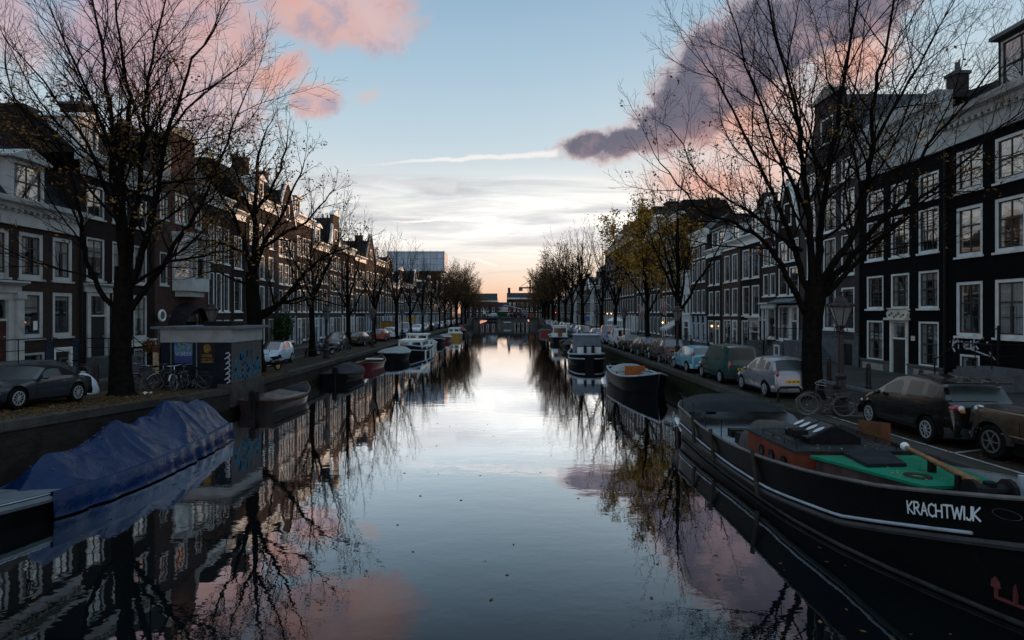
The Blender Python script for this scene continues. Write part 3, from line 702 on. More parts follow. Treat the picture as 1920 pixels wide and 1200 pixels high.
for a, b_ in (((1.0,2.98),(2.1,2.72)),((1.9,3.28),(2.0,3.3)),((-.12,3.2),(-.06,3.24)),((2.05,2.9),(2.35,2.6))): gr.add([(gx+a[0],-.012,a[1]-.03),(gx+a[0],-.012,a[1]+.03),(gx+b_[0],-.012,b_[1]+.03),(gx+b_[0],-.012,b_[1]-.03)], [(0,1,2,3)])
for H_, xs_ in ((A,(.06,)),):
    for xd in xs_: H_.put(MB().tube([(xd,-.09,1.0),(xd,-.09,11.9)], .055, 8), 'drainpipe', iron)
A.put(gr, 'graffiti', mat('white spray paint', (0.42,0.42,0.44), .7, .2, .1, 3)); A.finish()
# B: black house with the painted door cartouche
B = House(1, 26.5, 33.0, 'black brick house with a painted cartouche over its door', b_black, 12.0)
cb = [B.rng(30.95,32.4), B.rng(28.95,30.35), B.rng(26.95,28.3)]
for c in cb:
    B.window(c[0], c[1], 9.85, 11.1, '3' if c is not cb[0] else '2', .1); B.window(c[0], c[1], 7.35, 9.45, '3', .1); B.window(c[0], c[1], 4.72, 6.5, '3', .1)
for c in (cb[0], cb[2]): B.window(c[0], c[1], 1.95, 4.1, '3', .1, sill=False)
B.door(*B.rng(29.0,30.35), 1.3, 4.15, black_paint, .75, surround=.14)
B.plinth(2.0, stone, [B.rng(29.0,30.35)])
for a in (B.rng(30.6,32.9), B.rng(26.6,28.8)): B.put(MB().box(a[0]+.25,a[1]-.25,-.075,-.061,1.4,1.8), 'plinth_panel', sandstone)
ct = MB(); q = B.rng(28.85,30.5); ct.box(q[0],q[1],-.3,-.01,4.14,4.26); ct.prism([(q[0]+.1,4.262),(q[1]-.1,4.262),(q[1]-.02,4.5),(q[1]-.22,4.7),(q[0]+.22,4.7),(q[0]+.02,4.5)], 'y', -.16, -.01); ct.box(q[0]+.15,q[1]-.15,-.22,-.01,4.702,4.76)
cto = B.put(ct, 'cartouche', cream)
cg = MB()
for i in range(7):
    xx = q[0]+.3+i*(q[1]-q[0]-.6)/6; cg.ball((xx,-.17,4.4+.1*math.sin(i*2.1)),(.09,.03,.07),6,4)
cg.shift((0,0,-B.zb)); cg.build('painted_ornament', mat('faded ornament paint', (0.10,0.14,0.07), .6, .3, .6, 9, grime=(0.22,0.06,0.04), gscale=7, gamt=.9), cto)
B.put(MB().box(B.lx(28.78),B.lx(28.78)+.26,-.03,-.002,3.15,3.38), 'house_number_plate', cream)
B.cornice(11.95, 14.6, dull_white, proj=.5); B.roof_par(14.3, 0.9, 2.6, slate); B.chimney(B.lx(27.0), .9, 14.4, 15.4, .6, .6, p_grey, 1)
for w_ in (B.rng(31.2,32.1), B.rng(27.3,28.2)): B.put(MB().box(w_[0],w_[1],-.11,-.02,12.6,13.6), 'attic_panel', cream)
B.put(MB().tube([(.1,-.09,1.0),(.1,-.09,11.9)], .05, 8), 'drainpipe', iron); B.finish()
# C: tall grey plaster house with a neck gable
C = House(1, 33.0, 39.8, 'tall grey plaster house with a neck gable and grey stone basement', p_grey, 14.3)
cc = [C.rng(33.55,34.9), C.rng(35.5,36.9), C.rng(37.85,38.95)]
for c in cc:
    C.window(c[0], c[1], 12.3, 13.6, '2', .09); C.window(c[0], c[1], 9.5, 11.75, '23', .09); C.window(c[0], c[1], 6.75, 9.1, '23', .09)
for c in cc[:2]: C.window(c[0], c[1], 3.5, 6.0, '23', .11)
C.door(*C.rng(37.6,39.0), 2.7, 6.0, dark_green, .8)
C.door(*C.rng(33.5,34.8), 1.3, 2.95, black_paint, 0, stone); C.plinth(3.35, stone, [C.rng(37.6,39.0), C.rng(33.5,34.8)])
C.stoop(*C.rng(37.4,39.3), 2.7, 8, 1, .28, stone, False, 1.35)
C.roof_gable(14.2, 3.9, slate); C.gable_front('neck', 14.3, 18.3, None, sandstone, 2.9); C.window(2.7, 4.1, 15.0, 16.6, '2', .09, hole=False, y=-.06); C.finish()
# D: narrow dark house with white shopfront
D = House(1, 39.8, 43.3, 'narrow dark house with a white scroll gable and white timber shopfront', b_dark, 10.2)
for (za, zb_) in ((5.75,7.75),(8.15,9.7)):
    D.window(.25, 1.62, za, zb_, '2', .1); D.window(1.88, 3.25, za, zb_, '2', .1)
D.window(.2, 1.95, 2.55, 5.05, 't2', .14, frame=white); D.door(2.1, 3.3, 2.5, 5.05, dark_green, .9)
D.window(.5, 1.5, 1.35, 2.2, '1', .1)
aw = MB(); aw.prism([(-.75,5.25),(-.02,5.55),(-.02,5.2),(-.7,5.17)], 'x', .02, D.w-.02); D.put(aw, 'canopy', lead)
D.window(2.25,3.05,1.5,2.3,'1',.1,False,False,-1.26)
D.stoop(2.0, 3.4, 2.5, 6, -1, m_=stone, out=1.2); D.roof_gable(10.1, 3.3, tile); D.gable_front('bell', 10.2, 13.7, b_dark, white); D.window(1.2, 2.3, 10.7, 12.3, '2', .09, hole=False, y=-.06); D.finish()
# E
E = House(1, 43.3, 45.9, 'very narrow brown house with a white bell gable beside the white shopfront', b_plum, 9.9)
for (za, zb_) in ((5.8,7.5),(8.1,9.5)): E.rows(E.even(2,.92), [(za,zb_,'2')])
E.window(.95, 2.35, 2.6, 4.9, 't2', .12); E.door(.1, .9, 2.4, 4.9, dark_green, .8, surround=.1)
E.cornice(4.95, 5.3, proj=.3, dent=False); E.stoop(.05, 1.1, 2.4, 6, 1, m_=stone, out=1.2); E.roof_gable(9.8, 3.0, tile); E.gable_front('bell', 9.9, 13.2, b_plum, white); E.window(.8, 1.8, 10.3, 12.0, '2', .09, hole=False, y=-.06); E.finish()
def lampball(H_, x, z):
    m_ = MB().ball((x,-.25,z),.09,8,6); H_.put(m_, 'wall_lamp', lampglow)
# F..J
Fh = House(1, 45.9, 50.2, 'dark brick house with two wide window bays and a white door canopy', b_dark, 10.3)
Fh.rows(Fh.even(2,1.45), [(4.3,6.75,'23'),(7.35,9.8,'23')], .12); Fh.door(2.1,3.9,1.5,3.9,dark_green,.7); Fh.window(.3,1.7,1.6,3.9,'23',.12); Fh.cornice(3.95,4.2,x0=1.9,x1=4.1,dent=False); Fh.cornice(10.2,10.95); Fh.roof_par(10.9,3.1,2.8,tile); Fh.dormer(1.2,2.9,10.95,12.6,.5,2.2,white,'2'); Fh.chimney(.7,4,12.5,15.2); Fh.stoop(2.0,4.0,1.75,3,1,rail=False,out=1.1); Fh.finish()
Gh = House(1, 50.2, 54.5, 'taupe brick house with a plain white cornice and pale door', b_tan, 10.3)
Gh.rows(Gh.even(2,1.3), [(4.3,6.7,'23'),(7.3,9.7,'23')], .12); Gh.window(.4,2.2,1.6,3.9,'23',.12); Gh.door(2.6,3.7,1.35,3.9,dark_green,.6); Gh.cornice(10.2,10.9); Gh.roof_par(10.85,3.3,2.8,tile); Gh.dormer(1.3,2.9,10.9,12.5,.5,2.2,white,'2'); Gh.chimney(.6,4.2,12.8,15.4); Gh.finish()
Hh = House(1, 54.5, 58.7, 'dark house with a lit lamp by its door', b_dark, 10.1)
Hh.rows(Hh.even(2,1.2), [(4.3,6.6,'23'),(7.2,9.5,'23')], .11); Hh.window(.4,1.9,1.5,3.8,'23',.11); Hh.door(2.5,3.7,1.35,3.8,dark_green,.6); Hh.cornice(10.0,10.7); Hh.roof_par(10.65,3.0,2.8,slate); Hh.dormer(.4,3.8,10.7,12.5,.4,2.4,white,'2',False,2); Hh.chimney(3.6,4.2,12.8,15.0); lampball(Hh,2.2,3.25); Hh.finish()
Ih = House(1, 58.7, 64.0, 'brown brick house with a pale blue ground floor and three narrow bays', b_brown, 11.7)
Ih.rows(Ih.even(3,1.05), [(4.5,6.9,'23'),(7.7,9.9,'23'),(10.2,11.4,'2')], .1); Ih.rows(Ih.even(3,.85), [(1.6,3.5,'2')], .1); Ih.plinth(4.2, p_blue, Ih.even(3,.85), .04); Ih.cornice(11.6,13.0); Ih.roof_par(12.9,1.6,2,slate); Ih.finish()
Jh = House(1, 64.0, 67.2, 'narrow white fronted house between brick neighbours', p_white, 8.8)
Jh.rows(Jh.even(2,.95), [(4.4,6.7,'2')], .1); Jh.door(.6,2.6,1.4,3.7,black_paint,.6); Jh.cornice(8.7,9.2,dent=False); Jh.roof_par(9.1,1.2,2,slate); Jh.finish()
# K..: the tall row behind the yellow tree
def generic(side, y0, y1, label, wall, H, n=3, roof='par', seed=0, base=None, ww=1.15, rise=2.8, first=4.6, corn=True, trimc=None, arch=False, X=None, depth=11.0):
    rg = random.Random(seed); h = House(side, y0, y1, label, wall, H, X=X, depth=depth)
    fl = []; z = first; top = H-.55
    nf = max(2, round((top-z)/2.85)); st = (top-z)/nf
    for i in range(nf): fl.append((z+i*st, z+i*st+st*(.80-.05*i), rg.choice(['23','2','t2','3'] if side > 0 else ['23','2','3'])))
    h.rows(h.even(n, min(ww, (h.w-.4)/n-.25)), fl, .1)
    dcol = rg.choice([dark_green, black_paint, p_navy, mat('oxblood door paint', (0.06,0.012,0.012), .35, .5, .2, 4)])
    d0 = rg.choice([0, n-1]); cols = h.even(n, min(ww+.05, (h.w-.4)/n-.2))
    for i, c in enumerate(cols):
        if i == d0: h.door(c[0], c[1], 1.35, 4.0, dcol, .7)
        else: h.window(c[0], c[1], 1.75, 4.0, '23', .1)
    if base: h.plinth(4.25, base, [cols[d0]] + [c for i, c in enumerate(cols) if i != d0], .03)
    if roof == 'par':
        h.cornice(H-.08, H+.75, trimc, dent=(y0 < 110)); h.roof_par(H+.68, rise, 2.6, rg.choice([tile, slate]))
        if rg.random() < .75: q = rg.uniform(.25,.6)*h.w; h.dormer(q-.75, q+.75, H+.75, H+2.5, .45, 2.2, white, '2', rg.random() < .5)
        h.chimney(rg.choice([.6, h.w-.6]), rg.uniform(3,5), H+1.4, H+rise+rg.uniform(1.4,2.6), .8, 1.2, None, 2)
    elif roof == 'flat':
        h.cornice(H-.08, H+.6, trimc, dent=False); h.chimney(rg.uniform(.8,h.w-.8), 4, H-.2, H+2.2, .9, 1.3, None, 3)
    else:
        h.roof_gable(H-.1, 3.4 if roof != 'ped' else 2.4, tile); h.gable_front(roof, H, H+(4.0 if roof in ('neck','bell','step') else 2.6), None, rg.choice([sandstone, white]))
        h.window(h.w/2-.55, h.w/2+.55, H+.5, H+1.9, '2', .09, hole=False, y=-.06)
        h.chimney(rg.choice([.8, h.w-.8]), 5, H+.3, H+4.4, .8, 1.0, None, 2)
    h.finish(); return h
Kh = generic(1, 67.2, 76.2, 'wide tall dark brick block behind the yellow leaved tree', b_dark, 15.6, 5, 'flat', 3, None, 1.15)
Lh = generic(1, 76.2, 92.0, 'tall brick house with a massive chimney above the yellow tree', b_brown, 14.4, 7, 'par', 8, stone, 1.1, 4.2)
Lh.chimney(7.5, 3.5, 17.0, 20.3, 2.0, 1.6, b_brown, 4); Lh.dormer(7.2, 9.0, 15.95, 18.0, .5, 2.4, white, '2', True)
Mh = generic(1, 92.0, 121.0, 'corner block of purple brick with a slate mansard and low towers', b_plum, 16.4, 13, 'par', 11, p_white, 1.05, 4.2)
Mh.chimney(20.5, 3.0, 19.5, 22.4, 1.8, 1.2, b_dark, 3)
Nh = generic(1, 121.0, 128.0, 'narrow brick end house stepping down from the corner block', b_dark, 13.6, 3, 'par', 12)
rcols = [(b_brown,None),(p_white,None),(b_plum,p_white),(b_tan,None),(b_dark,stone)]
y = 128.0; i = 0; rg = random.Random(77)
ords = ['first','second','third','fourth','fifth','sixth','seventh','eighth','ninth','tenth','eleventh','twelfth','thirteenth','fourteenth','fifteenth','sixteenth','seventeenth','eighteenth','nineteenth','twentieth','twenty-first','twenty-second','twenty-third']
cn = {b_brown:'brown brick', p_white:'white plaster', b_plum:'purple brick', b_tan:'tan brick', b_dark:'dark brick', b_red:'red brick'}
while y < 196:
    wd = rg.uniform(6.2, 9.5); wl_, bs = rcols[i % 5]; rf = ['par','flat','ped','par','bell'][i % 5]
    generic(1, y, y+wd, f'{cn[wl_]} house on the right bank, {ords[i]} past the tall corner block', wl_, rg.uniform(9.2, 11.5), 3, rf, 100+i, bs); y += wd; i += 1
# ------------------------------------------------------------------ LEFT BANK
a_ = House(-1, 15.5, 28.7, 'brown brick house with a slate blue base and white pilaster door at the left edge', b_brown, 8.35, frame=dull_white)
ca = [a_.rng(16.2,17.6), a_.rng(18.6,20.0), a_.rng(20.9,22.3), a_.rng(23.1,24.6), a_.rng(25.1,26.4), a_.rng(26.95,28.15)]
for c in ca: a_.window(c[0], c[1], 6.0, 8.0, 't2', .16)
for c in ca[4:]+ca[:3]: a_.window(c[0], c[1], 3.4, 5.45, 't', .16)
a_.door(*a_.rng(23.2,24.85), 2.5, 5.4, mat('red brown door', (0.06,0.022,0.014), .4, .5, .3, 3), .8, surround=.34); q = a_.rng(22.9,25.15); a_.cornice(5.42, 5.85, dull_white, x0=q[0], x1=q[1], proj=.45, dent=False)
pz = MB()
for xx in (a_.lx(23.05), a_.lx(24.85)): pz.box(xx-.02,xx+.3,-.2,-.07,2.5,5.4); pz.box(xx-.08,xx+.36,-.26,-.06,5.1,5.3)
a_.put(pz, 'pilaster', dull_white)
dp = a_.rng(26.95,28.1); a_.door(dp[0], dp[1], 1.2, 2.9, black_paint, 0, white, .12)
bw = a_.rng(25.1,26.5); a_.window(bw[0], bw[1], 1.9, 2.75, '2', .1)
a_.plinth(3.25, p_navy, [a_.rng(23.2,24.85), dp, bw], .05)
a_.stoop(*a_.rng(21.5,25.1), 2.5, 5, 1, .3, stone, True, 1.6)
a_.put(MB().box(a_.lx(25.9),a_.lx(26.12),.03,.05,3.75,4.15), 'window_notice', white)
a_.cornice(8.3, 9.35, dull_white, proj=.5); a_.roof_par(9.3, 3.0, 2.4, slate); q = a_.rng(25.1,26.9); a_.dormer(q[0], q[1], 9.35, 11.2, .35, 2.2, dull_white, '2', True)
a_.put(MB().tube([(a_.w-.1,-.1,1.0),(a_.w-.1,-.1,8.2)], .055, 8), 'drainpipe', iron); a_.chimney(a_.lx(23.6), 2.4, 10.5, 14.4, 1.5, 1.1, stone, 2); a_.chimney(a_.lx(18.0), 3, 10.5, 14.2, 1.2, 1.0, b_brown, 2); a_.finish()
b2 = House(-1, 28.7, 34.7, 'tall dark brown house with white columns at its door behind the large bare tree', b_dark, 11.45, frame=dull_white)
cb2 = [b2.rng(29.1,30.4), b2.rng(31.0,32.2), b2.rng(32.75,33.95)]
for c in cb2: b2.window(c[0], c[1], 9.3, 10.95, '2', .1); b2.window(c[0], c[1], 6.15, 8.3, 't2', .1)
b2.door(*b2.rng(29.1,30.7), 2.3, 5.6, black_paint, .95, dull_white, .24); q = b2.rng(28.9,30.9); b2.cornice(5.62, 6.0, dull_white, .35, False, q[0], q[1])
for c in cb2[1:]: b2.window(c[0], c[1], 3.1, 5.5, 't2', .12); b2.window(c[0], c[1], 1.35, 2.5, '1', .12)
b2.cornice(2.7, 3.0, cream, .15, False, b2.lx(30.9), b2.w); b2.stoop(*b2.rng(28.95,30.9), 2.3, 5, 1, .3, stone, True, 1.3)
b2.cornice(11.4, 12.5, dull_white, proj=.45); b2.roof_par(12.4, 2.4, 2.6, tile); b2.dormer(.3, 1.8, 12.45, 14.2, .4, 2.2, white, '2', True); b2.chimney(5.2, 4, 13.4, 16.4, 1.0, 1.2, b_brown, 2); b2.finish()
c2_ = House(-1, 34.7, 40.6, 'red brick house with a white bay window over a black arched awning', b_red, 12.6, frame=dull_white)
c2_.window(.5, 1.3, 6.2, 8.2, '2', .1); c2_.window(2.1, 3.6, 10.2, 12.1, '3', .12); c2_.window(.5, 1.3, 10.2, 11.8, '2', .1); c2_.window(4.5, 5.3, 10.2, 11.8, '2', .1)
by = MB(); x0, x1 = 1.8, 5.0
prof = [(x0,0),(x0+.55,-.95),(x1-.55,-.95),(x1,0)]
by.prism(prof, 'z', 5.9, 6.75); by.prism([(x0+.3,0),(x0+.75,-.7),(x1-.75,-.7),(x1-.3,0)], 'z', 5.55, 5.899); by.prism([(x0-.1,0.01),(x0+.5,-1.08),(x1-.5,-1.08),(x1+.1,.01)], 'z', 9.3, 9.6)
for px_ in (x0+.5, (x0+x1)/2-.5, (x0+x1)/2+.5, x1-.5): by.box(px_-.07,px_+.07,-.96,-.82,6.751,9.299)
for px_ in (x0+.05, x1-.05): by.box(px_-.06,px_+.06,-.1,0,6.751,9.299)
by.box(x0+.55,x1-.55,-.94,-.86,8.5,8.6); c2_.put(by, 'bay_window', dull_white)
pb = MB(); pb.quad((x0+.05,-.04,6.75),(x0+.55,-.88,6.75),(x0+.55,-.88,9.3),(x0+.05,-.04,9.3)); pb.quad((x0+.55,-.88,6.75),(x1-.55,-.88,6.75),(x1-.55,-.88,9.3),(x0+.55,-.88,9.3)); pb.quad((x1-.55,-.88,6.75),(x1-.05,-.04,6.75),(x1-.05,-.04,9.3),(x1-.55,-.88,9.3)); c2_.put(pb, 'bay_glazing', glass)
aw = MB(); n = 12
for k in range(n):
    t0, t1 = math.pi*k/n, math.pi*(k+1)/n; r0 = 2.1; cxx = 3.3
    p0, p1 = (cxx-r0*math.cos(t0), 3.2+2.0*math.sin(t0)), (cxx-r0*math.cos(t1), 3.2+2.0*math.sin(t1))
    aw.quad((p0[0],-.02,p0[1]),(p1[0],-.02,p1[1]),(cxx+(p1[0]-cxx)*1.05,-1.1,p1[1]-.35),(cxx+(p0[0]-cxx)*1.05,-1.1,p0[1]-.35))
c2_.put(aw, 'arched_awning', mat('black awning cloth', (0.014,0.014,0.017), .6, .4, .3, 3))
c2_.window(1.4, 5.2, 1.4, 4.6, 't2', .12, frame=mat('dark red timber', (0.07,0.015,0.012), .5, .4, .2, 3)); c2_.door(.25, 1.1, 1.3, 3.6, black_paint, .4, stone, .1)
c2_.roof_gable(12.5, 3.6, tile); c2_.gable_front('neck', 12.6, 16.2, b_red, sandstone, 2.8); c2_.chimney(5.0, 5, 13.5, 17.0); c2_.finish()
LS = [(40.6,44.2,b_brown,12.2,3,'par','brown brick house with three narrow windows per floor next to the bay window house'),
 (44.2,46.5,b_dark,11.8,1,'flat','one bay wide dark house with a tall white door frame'),
 (46.5,53.0,b_brown,13.4,3,'par','brown brick house with a white awning behind the second bare tree'),
 (53.0,57.5,b_plum,12.8,3,'bell','purple brick house with a bell gable near the ivy bush'),
 (57.5,62.5,b_red,13.6,3,'par','red brick house with sunlit upper windows beside the bell gable')]
for k, (y0, y1, wl_, H, n, rf, lb) in enumerate(LS): generic(-1, y0, y1, lb, wl_, H, n, rf, 200+k, p_blue if k == 3 else None, 1.0 if n == 3 else 1.3)
y = 62.5; i = 0; rg = random.Random(41)
lw = [(b_brown,p_blue),(b_tan,None),(b_plum,p_white),(b_dark,None),(b_red,p_blue),(b_brown,None)]
while y < 178:
    wd = rg.uniform(4.8, 7.0); wl_, bs = lw[i % 6]; rf = ['par','neck','par','flat','bell','par','ped'][i % 7]
    generic(-1, y, y+wd, f'{cn[wl_]} house on the left bank, {ords[i]} past the sunlit red brick house', wl_, rg.uniform(11.2, 12.8) if y < 100 else rg.uniform(9.0, 10.2), 3, rf, 300+i, bs, 1.05); y += wd; i += 1
yl = y
# building wrapped in sheeting, at the far end of the left row
S_ = House(-1, yl, yl+8, 'tall brick building whose top storeys are wrapped in pale scaffold sheeting', b_brown, 16.9, 'building', 'wrapped_building', 15.5)
S_.rows(S_.even(3,1.1), [(1.8,4.2,'23'),(5,7.4,'23'),(8.2,10.4,'23'),(11.2,13.2,'2'),(14,16,'2')], .1)
sh = MB(); sh.use(mat('scaffold sheeting', (0.31,0.37,0.43), .6, .3, .2, .35, grime=(0.20,0.245,0.29), gscale=.25, gamt=.7)); sh.box(-.8, 8.6, -1.2, 16, 17.2, 23.2)
sh.use(mat('scaffold tube', (0.14,0.16,0.18), .5, .4, .2, 4))
for k in range(9): sh.box(-.86,-.8,-1+2*k,-.9+2*k,16.6,23.5)
for k in range(4): sh.box(-.85,-.8,-1.2,16,17.2+1.9*k,17.28+1.9*k)
S_.put(sh, 'scaffold_sheeting', None); S_.finish()
for k, (wd, H, rf, wl_) in enumerate([(9,13.5,'par',b_plum),(8,15,'flat',b_brown),(10,14,'par',b_dark)]):
    y0 = yl+8+sum((9,8,10)[:k]); generic(-1, y0, y0+wd, f'{cn[wl_]} house on the left bank, {ords[k]} past the sheeted building', wl_, H, 3, rf, 400+k)
for k, (sd_, y0, wd, H, rf, wl_, X_) in enumerate([(-1,218,26,12,'par',b_brown,-24),(-1,246,30,11,'flat',b_plum,-25),(1,206,26,12,'par',b_dark,22.5),(1,234,28,10.5,'par',b_tan,23),(1,264,26,12,'flat',b_plum,23.5)]):
    generic(sd_, y0, y0+wd, ['long brown brick terrace just past the bridge, left side','long purple brick terrace farther past the bridge, left side','long dark terrace just past the bridge, right side','long tan terrace farther past the bridge, right side','long purple terrace farthest past the bridge, right side'][k], wl_, H, 8, rf, 500+k, X=X_)
# ------------------------------------------------------------------ far end
fe = House(1, 0, 26, 'broad dark building with a slate roof closing the view beyond the bridge', b_dark, 13.5, 'building', 'end_building')
fe.root.location = (-2, 372, 1.0); fe.root.rotation_euler = (0,0,0)
fe.rows(fe.even(9,1.3), [(2,4.4,'23'),(5.4,7.8,'23'),(9,11.2,'23')], .12); fe.cornice(13.4,14.3,proj=.5,dent=False); fe.roof_par(14.2,3.2,3,slate); fe.chimney(1.5,4,15,20.5,1.6,1.6); fe.chimney(20,4,15.5,18.5); fe.finish()
fe = House(1, 0, 20, 'grey gabled building seen between the far trees, left of the canal end', b_plum, 11.0, 'building', 'end_building')
fe.root.location = (-27, 330, 1.0); fe.root.rotation_euler = (0,0,0)
fe.rows(fe.even(6,1.3), [(2,4.4,'23'),(5.4,7.8,'23')], .12); fe.cornice(10.9,11.6,proj=.5,dent=False); fe.roof_par(11.5,4.2,4.5,slate); fe.chimney(2.5,4,14,18.2,1.8,1.5); fe.finish()
for k, (x0, y0, w_, H) in enumerate([(-62,285,30,12),(30,290,30,12),(-34,420,26,9),(22,400,34,10),(-13,352,12,7.5)]):
    fe = House(1, 0, w_, ['long brick block far off on the left past the bridge','long brick block far off on the right past the bridge','low distant roof line left of the canal end','low distant roof line right of the canal end','low dark building between the two far end blocks'][k], (b_brown,b_dark,b_plum,b_tan,b_dark)[k], H, 'building', 'end_building')
    fe.root.location = (x0, y0, 1.0); fe.root.rotation_euler = (0,0,0); fe.rows(fe.even(8,1.3), [(2,4.4,'23'),(5.4,7.8,'23')], .12); fe.cornice(H-.1,H+.6,proj=.5,dent=False); fe.roof_par(H+.5,3,3,slate); fe.finish()
cr = thing('tower_crane', 'thin dark tower crane on the horizon above the canal end', 'crane', (16.2,470,1))
cm = MB(); cm.box(-.6,.6,-.6,.6,0,30); cm.build('mast', iron, cr); cm = MB(); cm.box(-9,16,-.4,.4,23.2,24.3); cm.bar((0,0,30),(-8,0,24.3),.3,.3); cm.bar((0,0,30),(14,0,24.3),.3,.3); cm.build('jib', iron, cr); cm = MB(); cm.box(-9,-6,-.7,.7,21.2,23.18); cm.build('counterweight', stone, cr)
cr = thing('luffing_crane', 'thin slanted crane boom behind the far grey gable', 'crane', (-24,420,1))
cm = MB(); cm.bar((0,0,8),(-12,0,23),.5,.5); cm.build('boom', mat('rusty crane paint', (0.10,0.06,0.05), .6, .3, .2, 2), cr); cm = MB(); cm.box(-1,1,-1,1,-1,9); cm.build('base', iron, cr)
# ================================================================== TREES
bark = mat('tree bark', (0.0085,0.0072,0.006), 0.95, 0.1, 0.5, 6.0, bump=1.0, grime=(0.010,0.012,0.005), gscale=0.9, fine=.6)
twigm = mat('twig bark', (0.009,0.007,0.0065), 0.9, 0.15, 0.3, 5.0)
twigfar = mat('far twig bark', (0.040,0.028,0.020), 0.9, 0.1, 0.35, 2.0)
leaf_old = mat('withered leaf', (0.15,0.082,0.022), 0.8, 0.2, 0.55, 2.2)
leaf_yel = mat('yellow leaf', (0.32,0.175,0.03), 0.8, 0.2, 0.5, 1.6)
def unit(v): return v.normalized() if v.length > 1e-9 else Vector((0,0,1))
class Tree:
    def __init__(s, seed): s.r = random.Random(seed); s.b = {}; s.tips = []
    def rec(s, lv, pts, rad): s.b.setdefault(lv, []).append((pts, rad))
    def grow(s, p, d, L, rad, lv, P):
        r = s.r; n = max(3, int(L/P['seg'][lv])); st = L/n; pts = [p.copy()]; rads = [rad]; d = unit(d)
        tip = max(P['tip'], rad*P['taper'][lv])
        for i in range(n):
            w = P['wig'][lv]
            d = unit(d + Vector((r.gauss(0,w), r.gauss(0,w), r.gauss(0,w)+P['up'][lv])))
            p = p + d*st; pts.append(p); rads.append(rad + (tip-rad)*(i+1)/n)
        s.rec(lv, pts, rads); s.kids(pts, rads, L, lv, P)
    def kids(s, pts, rads, L, lv, P):
        r = s.r
        if lv >= P['max']:
            s.tips += pts[1:]; return
        n = len(pts)-1; nk = max(1, int(P['n'][lv]*(.8+.4*r.random())*max(.35, min(1.3, L/P['ref'][lv])))); az = r.uniform(0, 6.28)
        t0 = P['t0'][lv]
        for k in range(nk):
            t = t0 + (1-t0)*(k+.5*r.random()+.25)/nk; f = min(t*n, n-.001); i = int(f)
            q = pts[i].lerp(pts[i+1], f-i); dd = unit(pts[i+1]-pts[i]); rr = rads[i] + (rads[i+1]-rads[i])*(f-i)
            az += 2.4 + r.uniform(-.5,.5); a = unit(dd.orthogonal()); b = dd.cross(a)
            an = R(P['ang'][lv]*(1.15-.35*t) + r.uniform(-9,9))
            nd = dd*math.cos(an) + (a*math.cos(az)+b*math.sin(az))*math.sin(an)
            if nd.z < -.25: nd.z *= .3
            LL = L*P['len'][lv]*(1.1-.55*t)*r.uniform(.7,1.2)
            LL = max(LL, P['min'][lv])
            s.grow(q, nd, LL, max(P['tip'], min(rr*.62, rr*.40+.006)), lv+1, P)
        # the branch itself carries on as a fine tip
        s.grow(pts[-1], pts[-1]-pts[-2], L*P['len'][lv]*.6, max(P['tip'], rads[-1]*.9), min(lv+1, P['max']), P)
    def limb(s, pts, r0, r1, lv, P, sub=3):
        """a hand-placed limb through the given points, rounded, then grown like any other"""
        out = []; k = len(pts)
        for i in range(k-1):
            p0, p1, p2, p3 = pts[max(i-1,0)], pts[i], pts[i+1], pts[min(i+2,k-1)]
            for j in range(sub):
                t = j/sub; out.append(.5*((2*p1)+(p2-p0)*t+(2*p0-5*p1+4*p2-p3)*t*t+(3*p1-p0-3*p2+p3)*t**3))
        out.append(pts[-1]); n = len(out)
        rads = [r0+(r1-r0)*(i/(n-1))**.8 for i in range(n)]; L = sum((b-a).length for a, b in zip(out, out[1:]))
        for q in range(1, n): out[q] = out[q] + Vector((s.r.gauss(0,1),s.r.gauss(0,1),s.r.gauss(0,1)))*.035
        s.rec(lv, out, rads); s.kids(out, rads, L, lv, P)
    def meshes(s, split, sides=(10,7,5,3,3,3), lm=None):
        a, b = MB(), MB()
        for lv, l in s.b.items():
            for pts, rads in l: (a if lv < split else b).tube(pts, rads, sides[lv], cap=False)
        return a.mesh('trunk', bark, 'all', recalc=False), b.mesh('crown', lm or twigm, 'all', recalc=False)
    def leaves(s, n, size, zmax=None, zmin=None, m_=None, spread=.12, keep=None, clump=3):
        r = s.r; q = MB(); T = [p for p in s.tips if (zmax is None or p.z < zmax) and (zmin is None or p.z > zmin) and (keep is None or keep(p))]
        if not T: return None
        for _ in range(n//clump):
            c = r.choice(T)
            for _ in range(clump):
                p = c + Vector((r.gauss(0,spread), r.gauss(0,spread), r.gauss(0,spread)-.03)); s_ = size*r.uniform(.6,1.25)
                a = Vector((r.gauss(0,1), r.gauss(0,1), r.gauss(0,.7))).normalized(); b = unit(a.cross(Vector((r.gauss(0,1), r.gauss(0,1), r.gauss(0,1)))))
                q.add([p-a*s_, p+b*s_*.55+a*s_*.1, p+a*s_, p-b*s_*.55+a*s_*.1], [(0,1,2,3)])
        return q.mesh('foliage', m_ or leaf_old, recalc=False)
def px(x, y, Y): return Vector(((x-CX)*Y/F, Y, EYE+(CY-y)*Y/F))
BIG = dict(max=4, seg=[.5,.5,.4,.3,.25], wig=[.05,.09,.10,.12,.14], up=[.02,.03,.05,.05,.03], tip=.0048, taper=[.4,.22,.3,.4,.6],
  n=[5,11,8,6], ref=[3.5,6.0,2.8,1.3], t0=[.5,.16,.15,.12], ang=[38,42,40,38], len=[.7,.44,.46,.52], min=[1.5,.9,.45,.28])
def plant_tree(name, label, tr, base, split=2, leaf=None, lm=None, group=None):
    root = thing(name, label, 'tree', base, 0, group); a, b = tr.meshes(split, lm=lm); inv = Matrix.Translation(-Vector(base))
    for me in (a, b) + ((leaf,) if leaf else ()): me.transform(inv)
    put('trunk', a, root); put('crown', b, root)
    if leaf: put('foliage', leaf, root)
    return root
